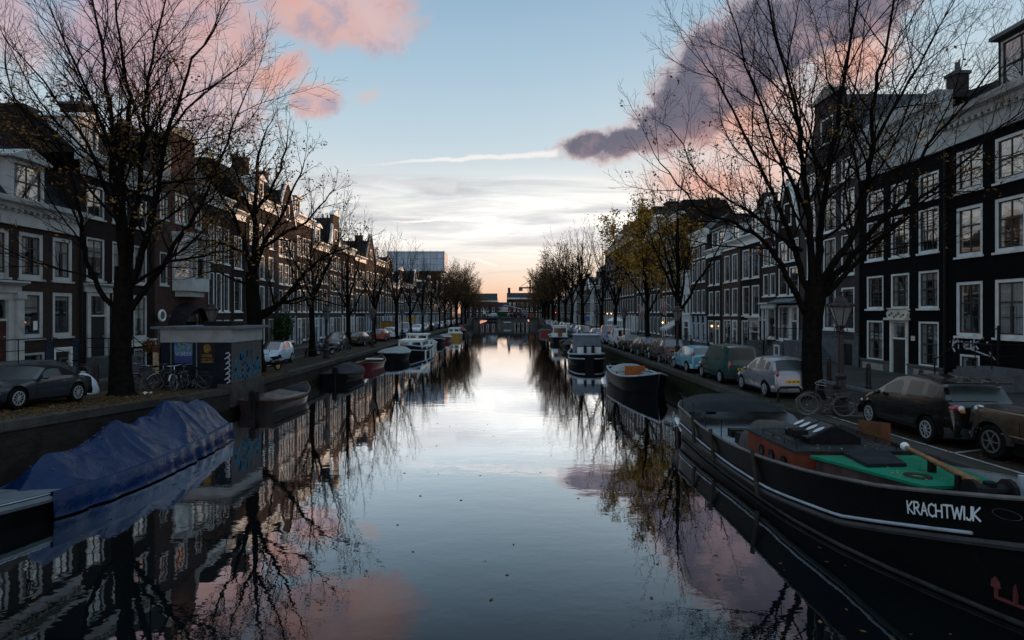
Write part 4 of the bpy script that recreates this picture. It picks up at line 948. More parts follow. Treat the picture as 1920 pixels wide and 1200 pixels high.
# --- the big bare tree on the right bank, a wide vase of limbs
Y0 = 22.6; T = Tree(11)
base = px(1522,748,Y0); base.z = zR(base.x, Y0)-.05
T.rec(0, [base, px(1523,735,Y0), px(1522,690,Y0), px(1522,640,Y0), px(1524,600,Y0), px(1527,565,Y0), px(1530,538,Y0)], [.56,.42,.365,.345,.35,.38,.36])
def RL(pts, r0, r1, dy): n = len(pts); T.limb([px(p[0],p[1],Y0+dy*(i/(n-1))**1.2) for i, p in enumerate(pts)], r0*.66, r1*.8, 1, BIG)
RL([(1512,590),(1485,535),(1455,480),(1425,448),(1380,420),(1320,400),(1270,345),(1225,290)], .20, .02, -1.2)
RL([(1520,560),(1500,500),(1480,440),(1455,380),(1425,310),(1385,230),(1350,165),(1320,120)], .21, .025, 1.6)
RL([(1525,545),(1520,480),(1515,410),(1508,330),(1500,250),(1480,160),(1452,60),(1430,-60)], .25, .03, -1.8)
RL([(1530,540),(1535,470),(1540,400),(1552,320),(1570,230),(1588,110),(1610,0),(1625,-130)], .26, .035, 2.0)
RL([(1535,545),(1560,500),(1600,440),(1625,360),(1632,280),(1640,170),(1665,60),(1690,-80)], .25, .03, -2.4)
RL([(1540,548),(1580,500),(1630,440),(1685,385),(1715,320),(1760,250),(1830,170),(1890,90)], .23, .03, 1.8)
RL([(1545,555),(1600,500),(1660,440),(1730,370),(1800,310),(1870,240),(1930,200)], .17, .02, -2.6)
RL([(1505,470),(1455,440),(1410,400),(1370,375),(1310,330),(1265,250),(1240,230)], .12, .015, 2.6)
RL([(1520,420),(1480,330),(1440,240),(1400,120),(1370,20)], .13, .02, -3.0)
RL([(1550,330),(1500,250),(1470,160),(1420,60)], .10, .02, 3.0)
RL([(1632,280),(1690,180),(1740,90),(1800,-20)], .12, .02, 1.5)
T.leaves_m = T.leaves(2600, .062, zmax=12.5, m_=leaf_old, spread=.10, clump=5)
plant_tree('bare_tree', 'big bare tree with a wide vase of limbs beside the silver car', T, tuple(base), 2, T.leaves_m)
# --- the big tree at the left
Y0 = 21.9; T = Tree(23)
base = px(228,748,Y0); base.z = zL(base.x, Y0)-.05
T.rec(0, [base, px(228,735,Y0), px(226,690,Y0), px(226,640,Y0), px(229,600,Y0), px(231,560,Y0), px(232,500,Y0)], [.60,.45,.38,.36,.35,.33,.29])
RL([(224,590),(185,540),(165,490),(152,410),(135,330),(95,245),(40,205),(-10,150)], .17, .02, -1.6)
RL([(232,500),(222,420),(215,340),(212,250),(200,150),(180,40),(160,-90)], .24, .03, 1.4)
RL([(232,500),(232,430),(228,350),(235,270),(240,180),(225,80),(215,-40)], .22, .03, -2.0)
RL([(234,520),(245,440),(262,360),(270,280),(275,180),(290,80),(320,-40)], .23, .03, 2.2)
RL([(238,560),(265,470),(290,390),(305,300),(330,200),(365,110),(410,40)], .22, .025, -1.5)
RL([(240,590),(290,520),(325,460),(370,395),(415,300),(440,220),(470,150)], .19, .02, 1.6)
RL([(236,540),(300,500),(360,480),(420,470),(470,450)], .12, .015, -2.4)
RL([(222,420),(180,300),(120,210),(60,130),(10,70)], .13, .02, 2.4)
RL([(228,350),(190,230),(140,120),(90,10)], .13, .02, -3.0)
RL([(270,300),(330,230),(400,160),(460,120)], .11, .015, 2.6)
RL([(262,360),(330,340),(400,330),(450,300)], .09, .015, -2.2)
RL([(215,330),(150,290),(90,260),(30,260)], .09, .015, 1.8)
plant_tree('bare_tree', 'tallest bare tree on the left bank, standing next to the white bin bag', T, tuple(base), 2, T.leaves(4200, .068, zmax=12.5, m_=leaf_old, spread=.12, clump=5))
# --- second tree, behind the kiosk
Y0 = 33.0; T = Tree(37)
MID = dict(BIG); MID['n'] = [5,10,7,6]; MID['len'] = [.7,.36,.44,.5]; MID['tip'] = .008
base = px(478,690,Y0); base.z = zL(base.x, Y0)-.05
T.rec(0, [base, px(478,660,Y0), px(478,620,Y0), px(476,580,Y0), px(473,540,Y0), px(472,510,Y0)], [.62,.46,.40,.39,.36,.32])
def RL2(pts, r0, r1, dy):
    pts = [(478+(x-478)*.93, y+(510-y)*.15 if y < 510 else y) for x, y in pts]; n = len(pts); T.limb([px(p[0],p[1],Y0+dy*(i/(n-1))**1.2) for i, p in enumerate(pts)], r0*.70, r1*.8, 1, MID)
RL2([(485,596),(520,575),(555,540),(590,500),(630,470),(680,450)], .30, .03, -1.2)
RL2([(490,585),(540,565),(590,560),(640,570),(690,585)], .16, .02, 1.5)
RL2([(473,520),(480,450),(478,380),(482,300),(490,230),(505,190)], .32, .03, 1.2)
RL2([(472,510),(455,440),(430,380),(400,320),(385,260)], .24, .025, -1.8)
RL2([(474,510),(500,440),(530,390),(560,320),(580,260)], .24, .025, -1.6)
RL2([(478,470),(530,430),(580,400),(620,350),(640,320)], .18, .02, 2.0)
RL2([(472,480),(420,450),(380,440),(340,430)], .16, .02, 2.0)
RL2([(478,400),(450,320),(430,250),(425,200)], .15, .02, 2.5)
RL2([(480,380),(520,310),(540,240),(545,200)], .15, .02, -2.5)
RL2([(474,540),(430,520),(390,510),(350,520)], .12, .02, -2.5)
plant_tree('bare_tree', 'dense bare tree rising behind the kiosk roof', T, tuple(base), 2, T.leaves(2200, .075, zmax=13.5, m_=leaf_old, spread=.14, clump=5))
# --- street trees further off: a few grown shapes, copied along the quays
def street_tree(seed, H, tip, dense=1.0, vase=False):
    t_ = Tree(seed); r = t_.r
    P = dict(max=3, seg=[.7,.6,.5,.4], wig=[.04,.08,.11,.13], up=[.02,.06,.07,.05], tip=tip, taper=[.5,.25,.3,.5], n=[6,11*dense,8*dense], ref=[H*.4,H*.45,H*.2], t0=[.5,.2,.15],
        ang=[34,38,40], len=[.8,.45,.5], min=[2,.9,.5])
    h = H*.30; p = Vector((0,0,-.1)); pts = [p, Vector((0,0,.6)), Vector((.03,.02,h*.5)), Vector((-.04,.05,h))]
    t_.rec(0, pts, [.34,.26,.22,.20]); n = 5 if not vase else 6
    t_.limb([pts[-1], Vector((.1,.05,h*1.5)), Vector((-.1,.1,h*2.2)), Vector((.15,-.1,H*.95))], .19, .02, 1, P)
    for k in range(n):
        a = 6.28*k/n+r.uniform(-.4,.4); o = r.uniform(.24,.34)*H*.8; z = h*r.uniform(.8,1.3)
        t_.limb([Vector((0,0,z)), Vector((o*.35*math.cos(a),o*.35*math.sin(a),z+H*.16)), Vector((o*.75*math.cos(a),o*.75*math.sin(a),z+H*.33)), Vector((o*math.cos(a),o*math.sin(a),min(H*.95,z+H*.52)))], .12, .015, 1, P)
    return t_
def proto(seed, H, tip, dense, leafn=0, leafm_=None, lsize=.1, lm=None, spread=.3, clump=4):
    t_ = street_tree(seed, H, tip, dense); a, b = t_.meshes(2, (8,5,3,3), lm)
    return a, b, (t_.leaves(leafn, lsize, m_=leafm_, spread=spread, clump=clump) if leafn else None)
PRN = [proto(51,12.5,.010,.72,200,leaf_old,.08), proto(52,12.0,.010,.68,120,leaf_old,.08), proto(53,13,.010,.72,240,leaf_old,.09)]
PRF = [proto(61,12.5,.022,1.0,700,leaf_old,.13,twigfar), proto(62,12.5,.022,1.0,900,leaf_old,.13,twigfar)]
PRY = proto(71,13.5,.013,0.9,9500,leaf_yel,.13,None,.26,9)
def place_tree(pr, x, y, label, rz, sc=1.0, group='street trees along the canal'):
    root = thing('street_tree', label, 'tree', (x,y,zG(x,y)), rz, group); root.scale = (sc,sc,sc*1.0)
    put('trunk', pr[0], root); put('crown', pr[1], root)
    if pr[2]: put('foliage', pr[2], root)
lt = [(-15.0,44.5,0,.95),(-14.7,53.5,1,.95),(-14.7,63.5,2,.92),(-14.5,75,0,.95),(-14.6,86,1,.95),(-14.4,97,2,.9),(-14.5,108,0,.9),(-14.4,120,1,.9)]
ll = ['slim bare tree rooted in a planter past the white car','bare tree standing among the dark cars on the left bank','bare tree in front of the red car on the left bank','bare tree by the yellow hoarding on the left bank','forked bare tree by the yellow sign on the left bank','straight bare tree beside the parked white cars on the left bank','bare tree after the parked white cars, left bank','twiggy bare tree in the middle distance, left bank']
for k, ((x, y, v, s_), l) in enumerate(zip(lt, ll)): place_tree(PRN[v], x, y, l, k*1.7+.4, s_)
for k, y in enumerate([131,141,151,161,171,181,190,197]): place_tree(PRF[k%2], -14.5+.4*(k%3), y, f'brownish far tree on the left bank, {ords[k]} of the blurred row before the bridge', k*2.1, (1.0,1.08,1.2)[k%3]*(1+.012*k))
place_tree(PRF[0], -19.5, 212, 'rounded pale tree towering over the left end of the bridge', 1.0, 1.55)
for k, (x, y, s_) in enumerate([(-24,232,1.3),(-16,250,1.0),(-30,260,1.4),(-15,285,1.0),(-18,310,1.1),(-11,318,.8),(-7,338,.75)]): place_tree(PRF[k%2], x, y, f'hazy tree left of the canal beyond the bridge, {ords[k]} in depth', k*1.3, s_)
rt = [(11.5,40.0,1,1.05,PRN[1],'tall bare tree by the lantern and the dark green hatchback'),(11.4,63.5,2,1.0,PRN[2],'stout bare tree behind the white van on the right bank'),(11.3,72,0,1.02,PRN[0],'leaning slim bare tree beyond the grey van, right bank'),(11.3,91,1,1.38,PRN[1],'tall wispy tree over the car row on the right bank'),(11.2,106,2,1.25,PRN[2],'airy bare tree before the white fronted far house, right bank')]
for k, (x, y, v, s_, pr, l) in enumerate(rt): place_tree(pr, x, y, l, k*2.3+1, s_)
place_tree(PRY, 11.6, 49.5, 'full tree still covered in yellow autumn leaves on the right bank', .6, .86)
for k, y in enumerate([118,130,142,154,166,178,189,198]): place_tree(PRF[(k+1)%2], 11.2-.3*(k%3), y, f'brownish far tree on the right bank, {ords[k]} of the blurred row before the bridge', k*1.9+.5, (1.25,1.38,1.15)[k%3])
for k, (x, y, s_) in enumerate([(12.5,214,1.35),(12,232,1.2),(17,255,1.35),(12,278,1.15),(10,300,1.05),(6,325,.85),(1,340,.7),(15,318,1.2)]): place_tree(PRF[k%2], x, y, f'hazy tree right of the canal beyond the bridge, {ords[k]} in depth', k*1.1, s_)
# ivy bush and planter trees
def bush(loc, r_, n, label, name='shrub', m_=None, size=.09):
    rg = random.Random(int(loc[1]*10)); root = thing(name, label, 'shrub', loc); q = MB(); st = MB()
    for _ in range(9):
        a = rg.uniform(0,6.3); st.tube([(0,0,0),(r_[0]*.4*math.cos(a),r_[1]*.4*math.sin(a),r_[2]*.8),(r_[0]*.8*math.cos(a),r_[1]*.8*math.sin(a),r_[2]*rg.uniform(.8,1.8))],[.03,.02,.008],4)
    st.build('stem', bark, root)
    for _ in range(n):
        d = Vector((rg.gauss(0,1),rg.gauss(0,1),rg.gauss(0,1))).normalized()*rg.uniform(.55,1.0); lump = .8+.3*mnoise.noise(d*2.5)
        p = Vector((d.x*r_[0]*lump, d.y*r_[1]*lump, r_[2]+d.z*r_[2]*lump)); s_ = size*rg.uniform(.6,1.3)
        a = Vector((rg.gauss(0,1),rg.gauss(0,1),rg.gauss(0,1))).normalized(); b = unit(a.cross(Vector((rg.gauss(0,1),rg.gauss(0,1),rg.gauss(0,1)))))
        q.add([p-a*s_,p+b*s_*.6,p+a*s_,p-b*s_*.6],[(0,1,2,3)])
    q.build('foliage', m_ or mat('evergreen leaf', (0.022,0.045,0.014), .6, .3, .6, 2.5), root, recalc=False); return root
bush((-20.2,52.3,1.3), (.95,1.4,1.9), 2600, 'dark green ivy bush against the brick house with the white awning', 'ivy_bush', None, .10)
bush((-19.6,31.9,2.2), (.5,.5,.5), 500, 'brown leaved potted plant on the steps of the columned house', 'potted_plant', leaf_old, .06)
# ================================================================== VEHICLES
def interp(tab, x):
    if x <= tab[0][0]: return tab[0][1]
    for (a, va), (b, vb) in zip(tab, tab[1:]):
        if x <= b: return va + (vb-va)*((x-a)/(b-a) if b > a else 0)
    return tab[-1][1]
car_glass = mat('car glass', (0.008,0.010,0.011), 0.08, 0.9, 0.2, 2, coat=.7)
fog_glass = mat('misted car glass', (0.030,0.038,0.037), 0.30, 0.35, 0.15, 1.5)
tail_red = mat('red tail lamp', (0.20,0.008,0.012), 0.15, 0.6, 0.2, 8, coat=.6)
lamp_clear = mat('clear lamp glass', (0.45,0.46,0.46), 0.1, 0.8, 0.15, 10, coat=.7)
plate_y = mat('yellow number plate', (0.62,0.33,0.015), 0.5, 0.4, 0.1, 6)
plastic = mat('dark bumper plastic', (0.022,0.022,0.024), 0.6, 0.4, 0.2, 6)
alloy = mat('alloy rim', (0.36,0.37,0.38), 0.3, 0.5, 0.12, 8, metal=.35)
dullsteel = mat('dull steel', (0.16,0.16,0.165), .45, .5, .2, 8, metal=.6)
def paint(n, c, metal=.25, rough=.28): return mat(n, c, rough, .5, .08, 1.2, metal=metal, coat=.32, grime=tuple(v*.75+.002 for v in c), gscale=1.3, gamt=.15)
class Car:
    def __init__(s, name, label, cat, body, L, W, prof, belt, zb, wf, wr, rw, rr, ws, rwn, sides, glassm=car_glass, group=None, hatch=True, doors=(), spokes=8, rim=alloy, front=('round',.2), wood=None, tail=(.95,.16,.2), bumper=None, roofm=None, soft=False, plate_z=None, trimz=None):
        s.L, s.W, s.prof, s.belt, s.zb = L, W, prof, belt, zb
        root = s.root = thing(name, label, cat, (0,0,0), 0, group); s.bodym = body
        s.rise = max(interp(prof, q)-interp(belt, q) for q in [L*i/60 for i in range(61)])
        s.rr = rr
        # stations along the profile by length
        st = []
        for (a, za), (b, zb_) in zip(prof, prof[1:]):
            n = max(1, int(math.hypot(b-a, zb_-za)/.075))
            st += [(a+(b-a)*i/n, za+(zb_-za)*i/n) for i in range(n)]
        st.append(prof[-1]); NR = 7; NG = 6; NT_ = 6
        rows = []
        for (q, zt) in st: rows.append(s.section(q, zt, NR, NG, NT_))
        nrow = len(rows[0]); groups = {}
        def cls(i, j):
            q = (st[i][0]+st[i+1][0])/2; zt = (st[i][1]+st[i+1][1])/2
            c = [(rows[i][j][k]+rows[i+1][j+1][k])/2 for k in range(3)]
            if j >= 1+NR+NG:
                if ws[0] < q < ws[1] and j > 1+NR+NG: return 'windscreen'
                if rwn and rwn[0] < q < rwn[1] and j > 1+NR+NG: return 'rear_window'
                return 'roof' if (roofm and ws[1] <= q <= (rwn[0] if rwn else L)) else 'body'
            if j > 1+NR:
                for (a, b) in sides:
                    sl = (c[2]-interp(belt, q))/max(s.rise, .1)*.10
                    if a+sl < q < b-sl*.6 and c[2] < zt-.10: return 'side_window'
                return 'roof' if soft else 'body'
            if wood and wood[0] < c[2] < wood[1] and .25 < q < L-.1: return 'wood_panel'
            return 'body'
        P = {}
        wc = [(wf, rw), (wr, rw)]; ra = rw*1.17
        for sg in (1, -1):
            V = {}
            for i, r_ in enumerate(rows):
                for j, p in enumerate(r_):
                    x, q, z = p
                    if j <= 1+NR:
                        for (wy, wz) in wc:
                            d = math.hypot(q-wy, z-wz)
                            if d < ra and z > 0: 
                                k = ra/max(d, 1e-3); q2, z2 = wy+(q-wy)*k, wz+(z-wz)*k
                                if d > ra*.72: q, z = q2, z2
                    V[i, j] = (sg*x, L/2-q, z)
            for i in range(len(rows)-1):
                for j in range(nrow-1):
                    q = (st[i][0]+st[i+1][0])/2; z = (rows[i][j][2]+rows[i+1][j+1][2])/2
                    if j <= 1+NR and any(math.hypot(q-wy, z-wz) < ra*.86 for wy, wz in wc): continue
                    k = cls(i, j)
                    kk = k if k != 'side_window' else ('side_window', sg)
                    m_ = P.setdefault(kk, ({}, MB())); idx = []
                    for key in ((i,j),(i+1,j),(i+1,j+1),(i,j+1)):
                        if (sg, key) not in m_[0] :
                            kk2 = (sg, key) if key[1] < nrow-1 else (0, key)
                            if kk2 not in m_[0]: m_[0][kk2] = len(m_[1].v); m_[1].v.append(V[key])
                            idx.append(m_[0][kk2])
                        else: idx.append(m_[0][(sg, key)])
                    if len(set(idx)) > 2:
                        m_[1].f.append(tuple(idx if sg < 0 else idx[::-1])); m_[1].mi.append(0)
        mats = {'body': body, 'windscreen': glassm, 'rear_window': glassm, 'side_window': glassm, 'roof': roofm or body, 'wood_panel': mat('wood grain panel', (0.045,0.025,0.013), .45, .5, .35, 5, coat=.3)}
        for k, (_, m_) in P.items():
            nm = k if isinstance(k, str) else k[0]
            m_.build(nm, mats[nm], root, 48)
        und = MB(); und.box(-W*.40, W*.40, -L/2+.25, L/2-.25, .16, zb+.25); und.build('underbody', rubber, root)
        for wy in (wf, wr):
            for sg in (1, -1):
                c = (sg*(W/2-.13), L/2-wy, rw)
                ty = MB().lathe([(rw*.62,-.10),(rw*.90,-.11),(rw*.985,-.085),(rw,-.04),(rw,.04),(rw*.985,.085),(rw*.90,.11),(rw*.66,.105),(rw*.62,.08)], c, 24, 'x')
                t_ = ty.build('wheel', rubber, root, 35)
                rm = MB(); xo = c[0]+sg*.075
                rm.lathe([(rw*.66,-.01),(rw*.66,.012),(rw*.57,.012),(rw*.57,-.01),(rw*.66,-.01)], (xo+sg*.035,c[1],c[2]), 24, 'x', 0.0, False)
                for k in range(spokes):
                    a = 6.283*k/spokes; rm.bar((xo+sg*.035,c[1],c[2]), (xo+sg*.022,c[1]+math.cos(a)*rw*.60,c[2]+math.sin(a)*rw*.60), .035 if spokes > 6 else .06, .02)
                rm.lathe([(rw*.15,-.02),(rw*.15,.02)], (xo+sg*.035,c[1],c[2]), 10, 'x')
                rm.build('rim', rim, t_)
                li = MB(); n = 12
                for k in range(n):
                    a0, a1 = math.pi*k/n-.25*(k == 0), math.pi*(k+1)/n; x0_, x1_ = sg*(W/2-.30), sg*(W/2-.05)
                    pts = [(c[1]+math.cos(a)*ra*1.01, c[2]+math.sin(a)*ra*1.01) for a in (a0, a1)]
                    li.quad((x0_,*pts[0]),(x1_*.995,*pts[0]),(x1_*.995,*pts[1]),(x0_,*pts[1]))
                li.box(sg*(W/2-.32), sg*(W/2-.30), c[1]-ra, c[1]+ra, .2, c[2]+ra); li.build('wheel_arch', rubber, root)
        # seams, handles
        se = MB()
        for q in doors:
            pts = [(q+.02*math.sin(k), z) for k, z in enumerate([zb+.12, zb+.3, (zb+interp(belt, q))/2+.1, interp(belt, q)-.02])]
            for sg in (1, -1):
                for (a, za), (b, zb_) in zip(pts, pts[1:]):
                    se.quad(s.side(a-.008,za,sg),s.side(a+.008,za,sg),s.side(b+.008,zb_,sg),s.side(b-.008,zb_,sg))
        if doors: se.build('door_seam', rubber, root)
        for k, q in enumerate(doors[1:]):
            for sg in (1, -1):
                z = interp(belt, q)-.12; a = s.side(q-.13,z,sg); MB().bar(a, (a[0],a[1]-.16,a[2]), .035, .03).build('door_handle', chrome if k == 0 and soft else body, root)
        if trimz:
            for sg in (1, -1):
                tr = MB()
                for i in range(14):
                    a, b = wf+rw*1.3+(wr-wf-rw*2.6)*i/14, wf+rw*1.3+(wr-wf-rw*2.6)*(i+1)/14
                    tr.quad(s.side(a,trimz-.04,sg,.012),s.side(b,trimz-.04,sg,.012),s.side(b,trimz+.04,sg,.012),s.side(a,trimz+.04,sg,.012))
                tr.build('side_moulding', plastic, root)
        # mirrors
        qm = ws[0]+(ws[1]-ws[0])*.42
        for sg in (1, -1):
            z = interp(belt, qm)+.07; p = s.side(qm, interp(belt, qm)-.01, sg); MB().ball((p[0]+sg*.10, p[1], z), (.10,.06,.065), 10, 6).build('wing_mirror', body, root, 'all')
        # lamps
        hl, hr = front; zf = interp(prof, .12)-.02
        for sg in (1, -1):
            q0 = .16; x = (W/2)*.74
            MB().ball((sg*x, L/2-s.front_q(zf-.06)-.22, zf-.06), (hr*.85, .14, hr*.5 if hl == 'oval' else hr*.62), 14, 8).build('headlight', lamp_clear, root, 'all')
        tz, tw, th = tail
        for sg in (1, -1):
            q = s.rear_q(tz); hw = s.halfw(q)*.93
            MB().ball((sg*(hw-tw*.62), L/2-q+.045, tz), (tw, .065, th), 14, 9).build('tail_light', tail_red, root, 'all')
        pz = plate_z or (interp(belt, L-.1)-.22 if hatch else zb+.35)
        q = s.rear_q(pz); pl_ = MB().box(-.26,.26,L/2-q-.03,L/2-q+.02,pz-.055,pz+.055); po = pl_.build('number_plate', plate_y, root)
        ch = MB()
        for k, wdt in enumerate((.05,.05,.02,.05,.05,.02,.05,.05)): xx = -.2+k*.055; ch.box(xx,xx+wdt*.8,L/2-q-.034,L/2-q-.0305,pz-.032 if wdt > .03 else pz-.006,pz+.032 if wdt > .03 else pz+.006)
        ch.build('plate_characters', black_paint, po)
        for end, q, zz in (('front', s.front_q(zb+.22), zb+.18), ('rear', s.rear_q(zb+.22), zb+.18)):
            b_ = MB(); sg = 1 if end == 'front' else -1; n = 10; yq = L/2-q
            vs = []
            for k in range(n+1):
                x = -W*.47+W*.94*k/n; yy = yq+sg*(.05-.22*abs(x/(W*.47))**3); vs += [(x,yy,zz-.14),(x,yy+sg*.03,zz),(x,yy,zz+.10)]
            fs = []
            for k in range(n):
                for j in (0, 1): fs.append((3*k+j,3*k+3+j,3*k+4+j,3*k+1+j))
            b_.add(vs, fs); b_.build('bumper', bumper or body, root, 'all')
    def halfw(s, q):
        t = abs(2*q/s.L-1); return s.W/2*(1-.16*t**5-.05*t**2)
    def section(s, q, zt, NR, NG, NT_):
        h = s.halfw(q); zb = min(s.zb+(.12*max(0, abs(2*q/s.L-1)-.8)/.2), zt-.03); be = min(interp(s.belt, q), zt-.012)
        be = max(be, zb+.01); ze = max(be+.004, zt-min(.055, (zt-be)*.5+.006)); r = []
        r.append((h*.80, q, zb))
        z1 = min(zb+.08, zb+(be-zb)*.3)
        for k in range(NR+1):
            t = k/NR; z = z1+(be-z1)*t; r.append((h*(.955+.045*math.sin(math.pi*min(1,t*.9+.05)))*(1 if k < NR else .985), q, z))
        wr_ = lambda z: h*(.955-(.955-s.rr)*max(0, z-be)/max(s.rise, .2))
        for k in range(1, NG+1): z = be+(ze-be)*k/NG; r.append((wr_(z), q, z))
        we = wr_(ze)
        for k in range(1, NT_+1): t = k/NT_; r.append((we*(1-t), q, ze+(zt-ze)*(1-(1-t)**2.4)))
        return r
    def side(s, q, z, sg, off=.006):
        zt = interp(s.prof, q); r = s.section(q, zt, 7, 6, 6)
        for a, b in zip(r, r[1:10]):
            if a[2] <= z <= b[2]: t = (z-a[2])/max(1e-6, b[2]-a[2]); return (sg*(a[0]+(b[0]-a[0])*t+off), s.L/2-q, z)
        return (sg*(r[8][0]+off), s.L/2-q, z)
    def rear_q(s, z):
        for i in range(len(s.prof)-1, 0, -1):
            (a, za), (b, zb) = s.prof[i-1], s.prof[i]
            if min(za, zb) <= z <= max(za, zb): return a+(b-a)*((z-za)/(zb-za) if abs(zb-za) > 1e-6 else 0)
        return s.L
    def front_q(s, z):
        for (a, za), (b, zb) in zip(s.prof, s.prof[1:]):
            if min(za, zb) <= z <= max(za, zb): return a+(b-a)*((z-za)/(zb-za) if abs(zb-za) > 1e-6 else 0)
        return 0.0
    def at(s, x, y, facing=1, yaw=0.0):
        s.root.location = (x, y, zG(x, y)+.004); s.root.rotation_euler = (R((1 if x < 0 else -1)*0), 0, (0 if facing > 0 else math.pi)+R(yaw))
        dz = (zG(x, y+1)-zG(x, y-1))/2; s.root.rotation_euler[0] = math.atan(dz)*(1 if facing > 0 else -1); return s
PH = [(0,.28),(.02,.50),(.10,.68),(.95,.90),(1.12,.97),(1.95,1.46),(2.4,1.53),(3.1,1.51),(3.55,1.43),(3.82,1.05),(3.92,.95),(3.97,.60),(4.0,.30)]
BH = [(0,.60),(.9,.86),(2,.92),(3.9,.99)]
def hatch(label, body, L=4.0, H=1.53, g=car_glass, **k):
    s_ = L/4.0; hz = H/1.53; pr = [(a*s_, z*hz) for a, z in PH]; be = [(a*s_, z*hz) for a, z in BH]
    kw = dict(group='cars parked along the quays', doors=(1.15*s_,2.25*s_,3.1*s_), spokes=7); kw.update(k)
    return Car('parked_car', label, 'car', body, L, 1.70, pr, be, .22, .78*s_, 3.25*s_, .31, .70, (1.14*s_,1.93*s_), (3.56*s_,3.81*s_), [(1.45*s_,2.2*s_),(2.3*s_,3.02*s_),(3.09*s_,3.5*s_)], g, **kw)
def van(label, body, L=4.1, H=1.8, W=1.75, **k):
    s_ = L/4.1; pr = [(0,.30),(.03,.55),(.12,.78),(.85*s_,1.0),(1.0*s_,1.06),(1.62*s_,H*.955),(2.0*s_,H),(3.7*s_,H),(3.98*s_,H-.05),(4.03*s_,1.15),(4.08*s_,.9),(4.1*s_,.32)]
    be = [(0,.68),(.9*s_,.95),(1.5*s_,1.02),(4.1*s_,1.04)]
    kw = dict(group='vans parked along the quays', doors=(1.1*s_,2.05*s_,2.9*s_), spokes=6, tail=(.85,.09,.26), plate_z=.72, trimz=.5, bumper=plastic); kw.update(k)
    return Car('parked_van', label, 'van', body, L, W, pr, be, .22, .80*s_, 3.4*s_, .31, .80, (1.02*s_,1.6*s_), (3.985*s_,4.028*s_), [(1.3*s_,1.98*s_),(2.12*s_,2.85*s_)], **kw)
# ---- right bank
c = Car('parked_car', 'dark brown hatchback parked nose away behind the wood sided wagon', 'car', paint('brown black paint', (0.0085,0.0068,0.0068), .1, .2), 4.2, 1.76,
    [(0,.28),(.02,.52),(.12,.72),(.85,.95),(1.05,1.02),(1.95,1.52),(2.4,1.60),(3.3,1.57),(3.75,1.48),(4.0,1.10),(4.10,1.02),(4.17,.62),(4.2,.30)], [(0,.64),(.9,.92),(2,.98),(4.1,1.07)], .20, .83, 3.41, .325, .72,
    (1.07,1.93), (3.76,3.99), [(1.50,2.32),(2.50,3.15),(3.26,3.60)], fog_glass, 'cars parked along the quays', doors=(1.2,2.42,3.3), spokes=9, tail=(.93,.2,.10), front=('oval',.17), trimz=.42, bumper=plastic)
c.at(11.12, 15.6, 1, -4)
for sg in (1, -1): MB().ball((sg*.52, -2.07, .93), (.075,.05,.075), 10, 6).build('reversing_lamp', lamp_clear, c.root, 'all')
MB().prism([(-.75,-1.72),(.75,-1.72),(.7,-1.95),(-.7,-1.95)], 'z', 1.49, 1.53).build('roof_spoiler', c.bodym, c.root)
j = Car('parked_wagon', 'boxy wagon with wood grain sides and chrome bumper at the right edge', 'car', paint('dark wagon paint', (0.022,0.018,0.017), .1), 4.75, 1.90,
    [(0,.45),(.02,.70),(.05,1.02),(.10,1.08),(1.55,1.12),(1.65,1.16),(2.15,1.66),(2.4,1.70),(4.3,1.70),(4.55,1.62),(4.68,1.15),(4.73,1.05),(4.75,.45)], [(0,1.0),(1.6,1.08),(4.7,1.10)], .38, .83, 3.6, .37, .80,
    (1.67,2.13), (4.56,4.67), [(1.95,2.7),(2.8,3.55),(3.65,4.4)], car_glass, None, doors=(1.55,2.75,3.6), spokes=6, rim=mat('dull steel', ()), wood=(.58,1.06), front=('round',.13), bumper=chrome, tail=(.95,.07,.16))
j.at(11.3, 11.1, 1, 0)
for sg in (1, -1):
    n = 14; fm = MB()
    for k in range(n):
        a0, a1 = math.pi*(k/n), math.pi*((k+1)/n); r0, r1 = .44, .52; cx_, cz_ = 2.375-.83, .37
        q = [(cx_+math.cos(a)*r, cz_+math.sin(a)*r) for a, r in ((a0,r0),(a0,r1),(a1,r1),(a1,r0))]
        fm.quad(*[(sg*.97, p[0], p[1]) for p in q]); fm.quad((sg*.97,*q[1]),(sg*.97,*q[2]),(sg*.86,*q[2]),(sg*.86,*q[1]))
    fm.build('wheel_arch_flare', mat('flare trim', (0.035,0.030,0.026), .4, .5, .15, 4), j.root, 30)
tr = MB(); 
for z in (.585, 1.055):
    for sg in (1, -1):
        for k in range(24): a, b = .3+k*4.2/24, .3+(k+1)*4.2/24; tr.quad(j.side(a,z-.012,sg,.01),j.side(b,z-.012,sg,.01),j.side(b,z+.012,sg,.01),j.side(a,z+.012,sg,.01))
tr.build('trim_strip', mat('pale trim strip', (0.22,0.17,0.12), .4, .5, .1, 4), j.root)
MB().box(-.95,-.90,2.28,2.38,.86,.92).build('side_marker', mat('amber lens', (0.4,0.13,0.02), .2, .5, .1, 8), j.root)
hatch('silver compact car with a yellow plate, parked next to the big bare tree', paint('silver paint', (0.20,0.21,0.235), .5), 3.75, 1.58, fog_glass, tail=(.93,.09,.17), plate_z=.66, spokes=6).at(10.92, 24.45, 1)
van('dark green van with two rear door windows behind the silver car', paint('dark green paint', (0.008,0.045,0.042), .15), 4.1, 1.80, glassm=fog_glass).at(10.78, 29.15, 1)
hatch('light blue hatchback in front of the green van', paint('light blue paint', (0.13,0.30,0.38), .35), 3.94, 1.49, car_glass, tail=(1.0,.11,.17)).at(10.7, 34.1, 1)
hatch('dark taupe off-roader with clear tail lamps, by the lantern', paint('taupe paint', (0.042,0.034,0.032), .4), 4.7, 1.68, car_glass, spokes=5, tail=(1.05,.2,.1)).at(10.8, 40.7, 1)
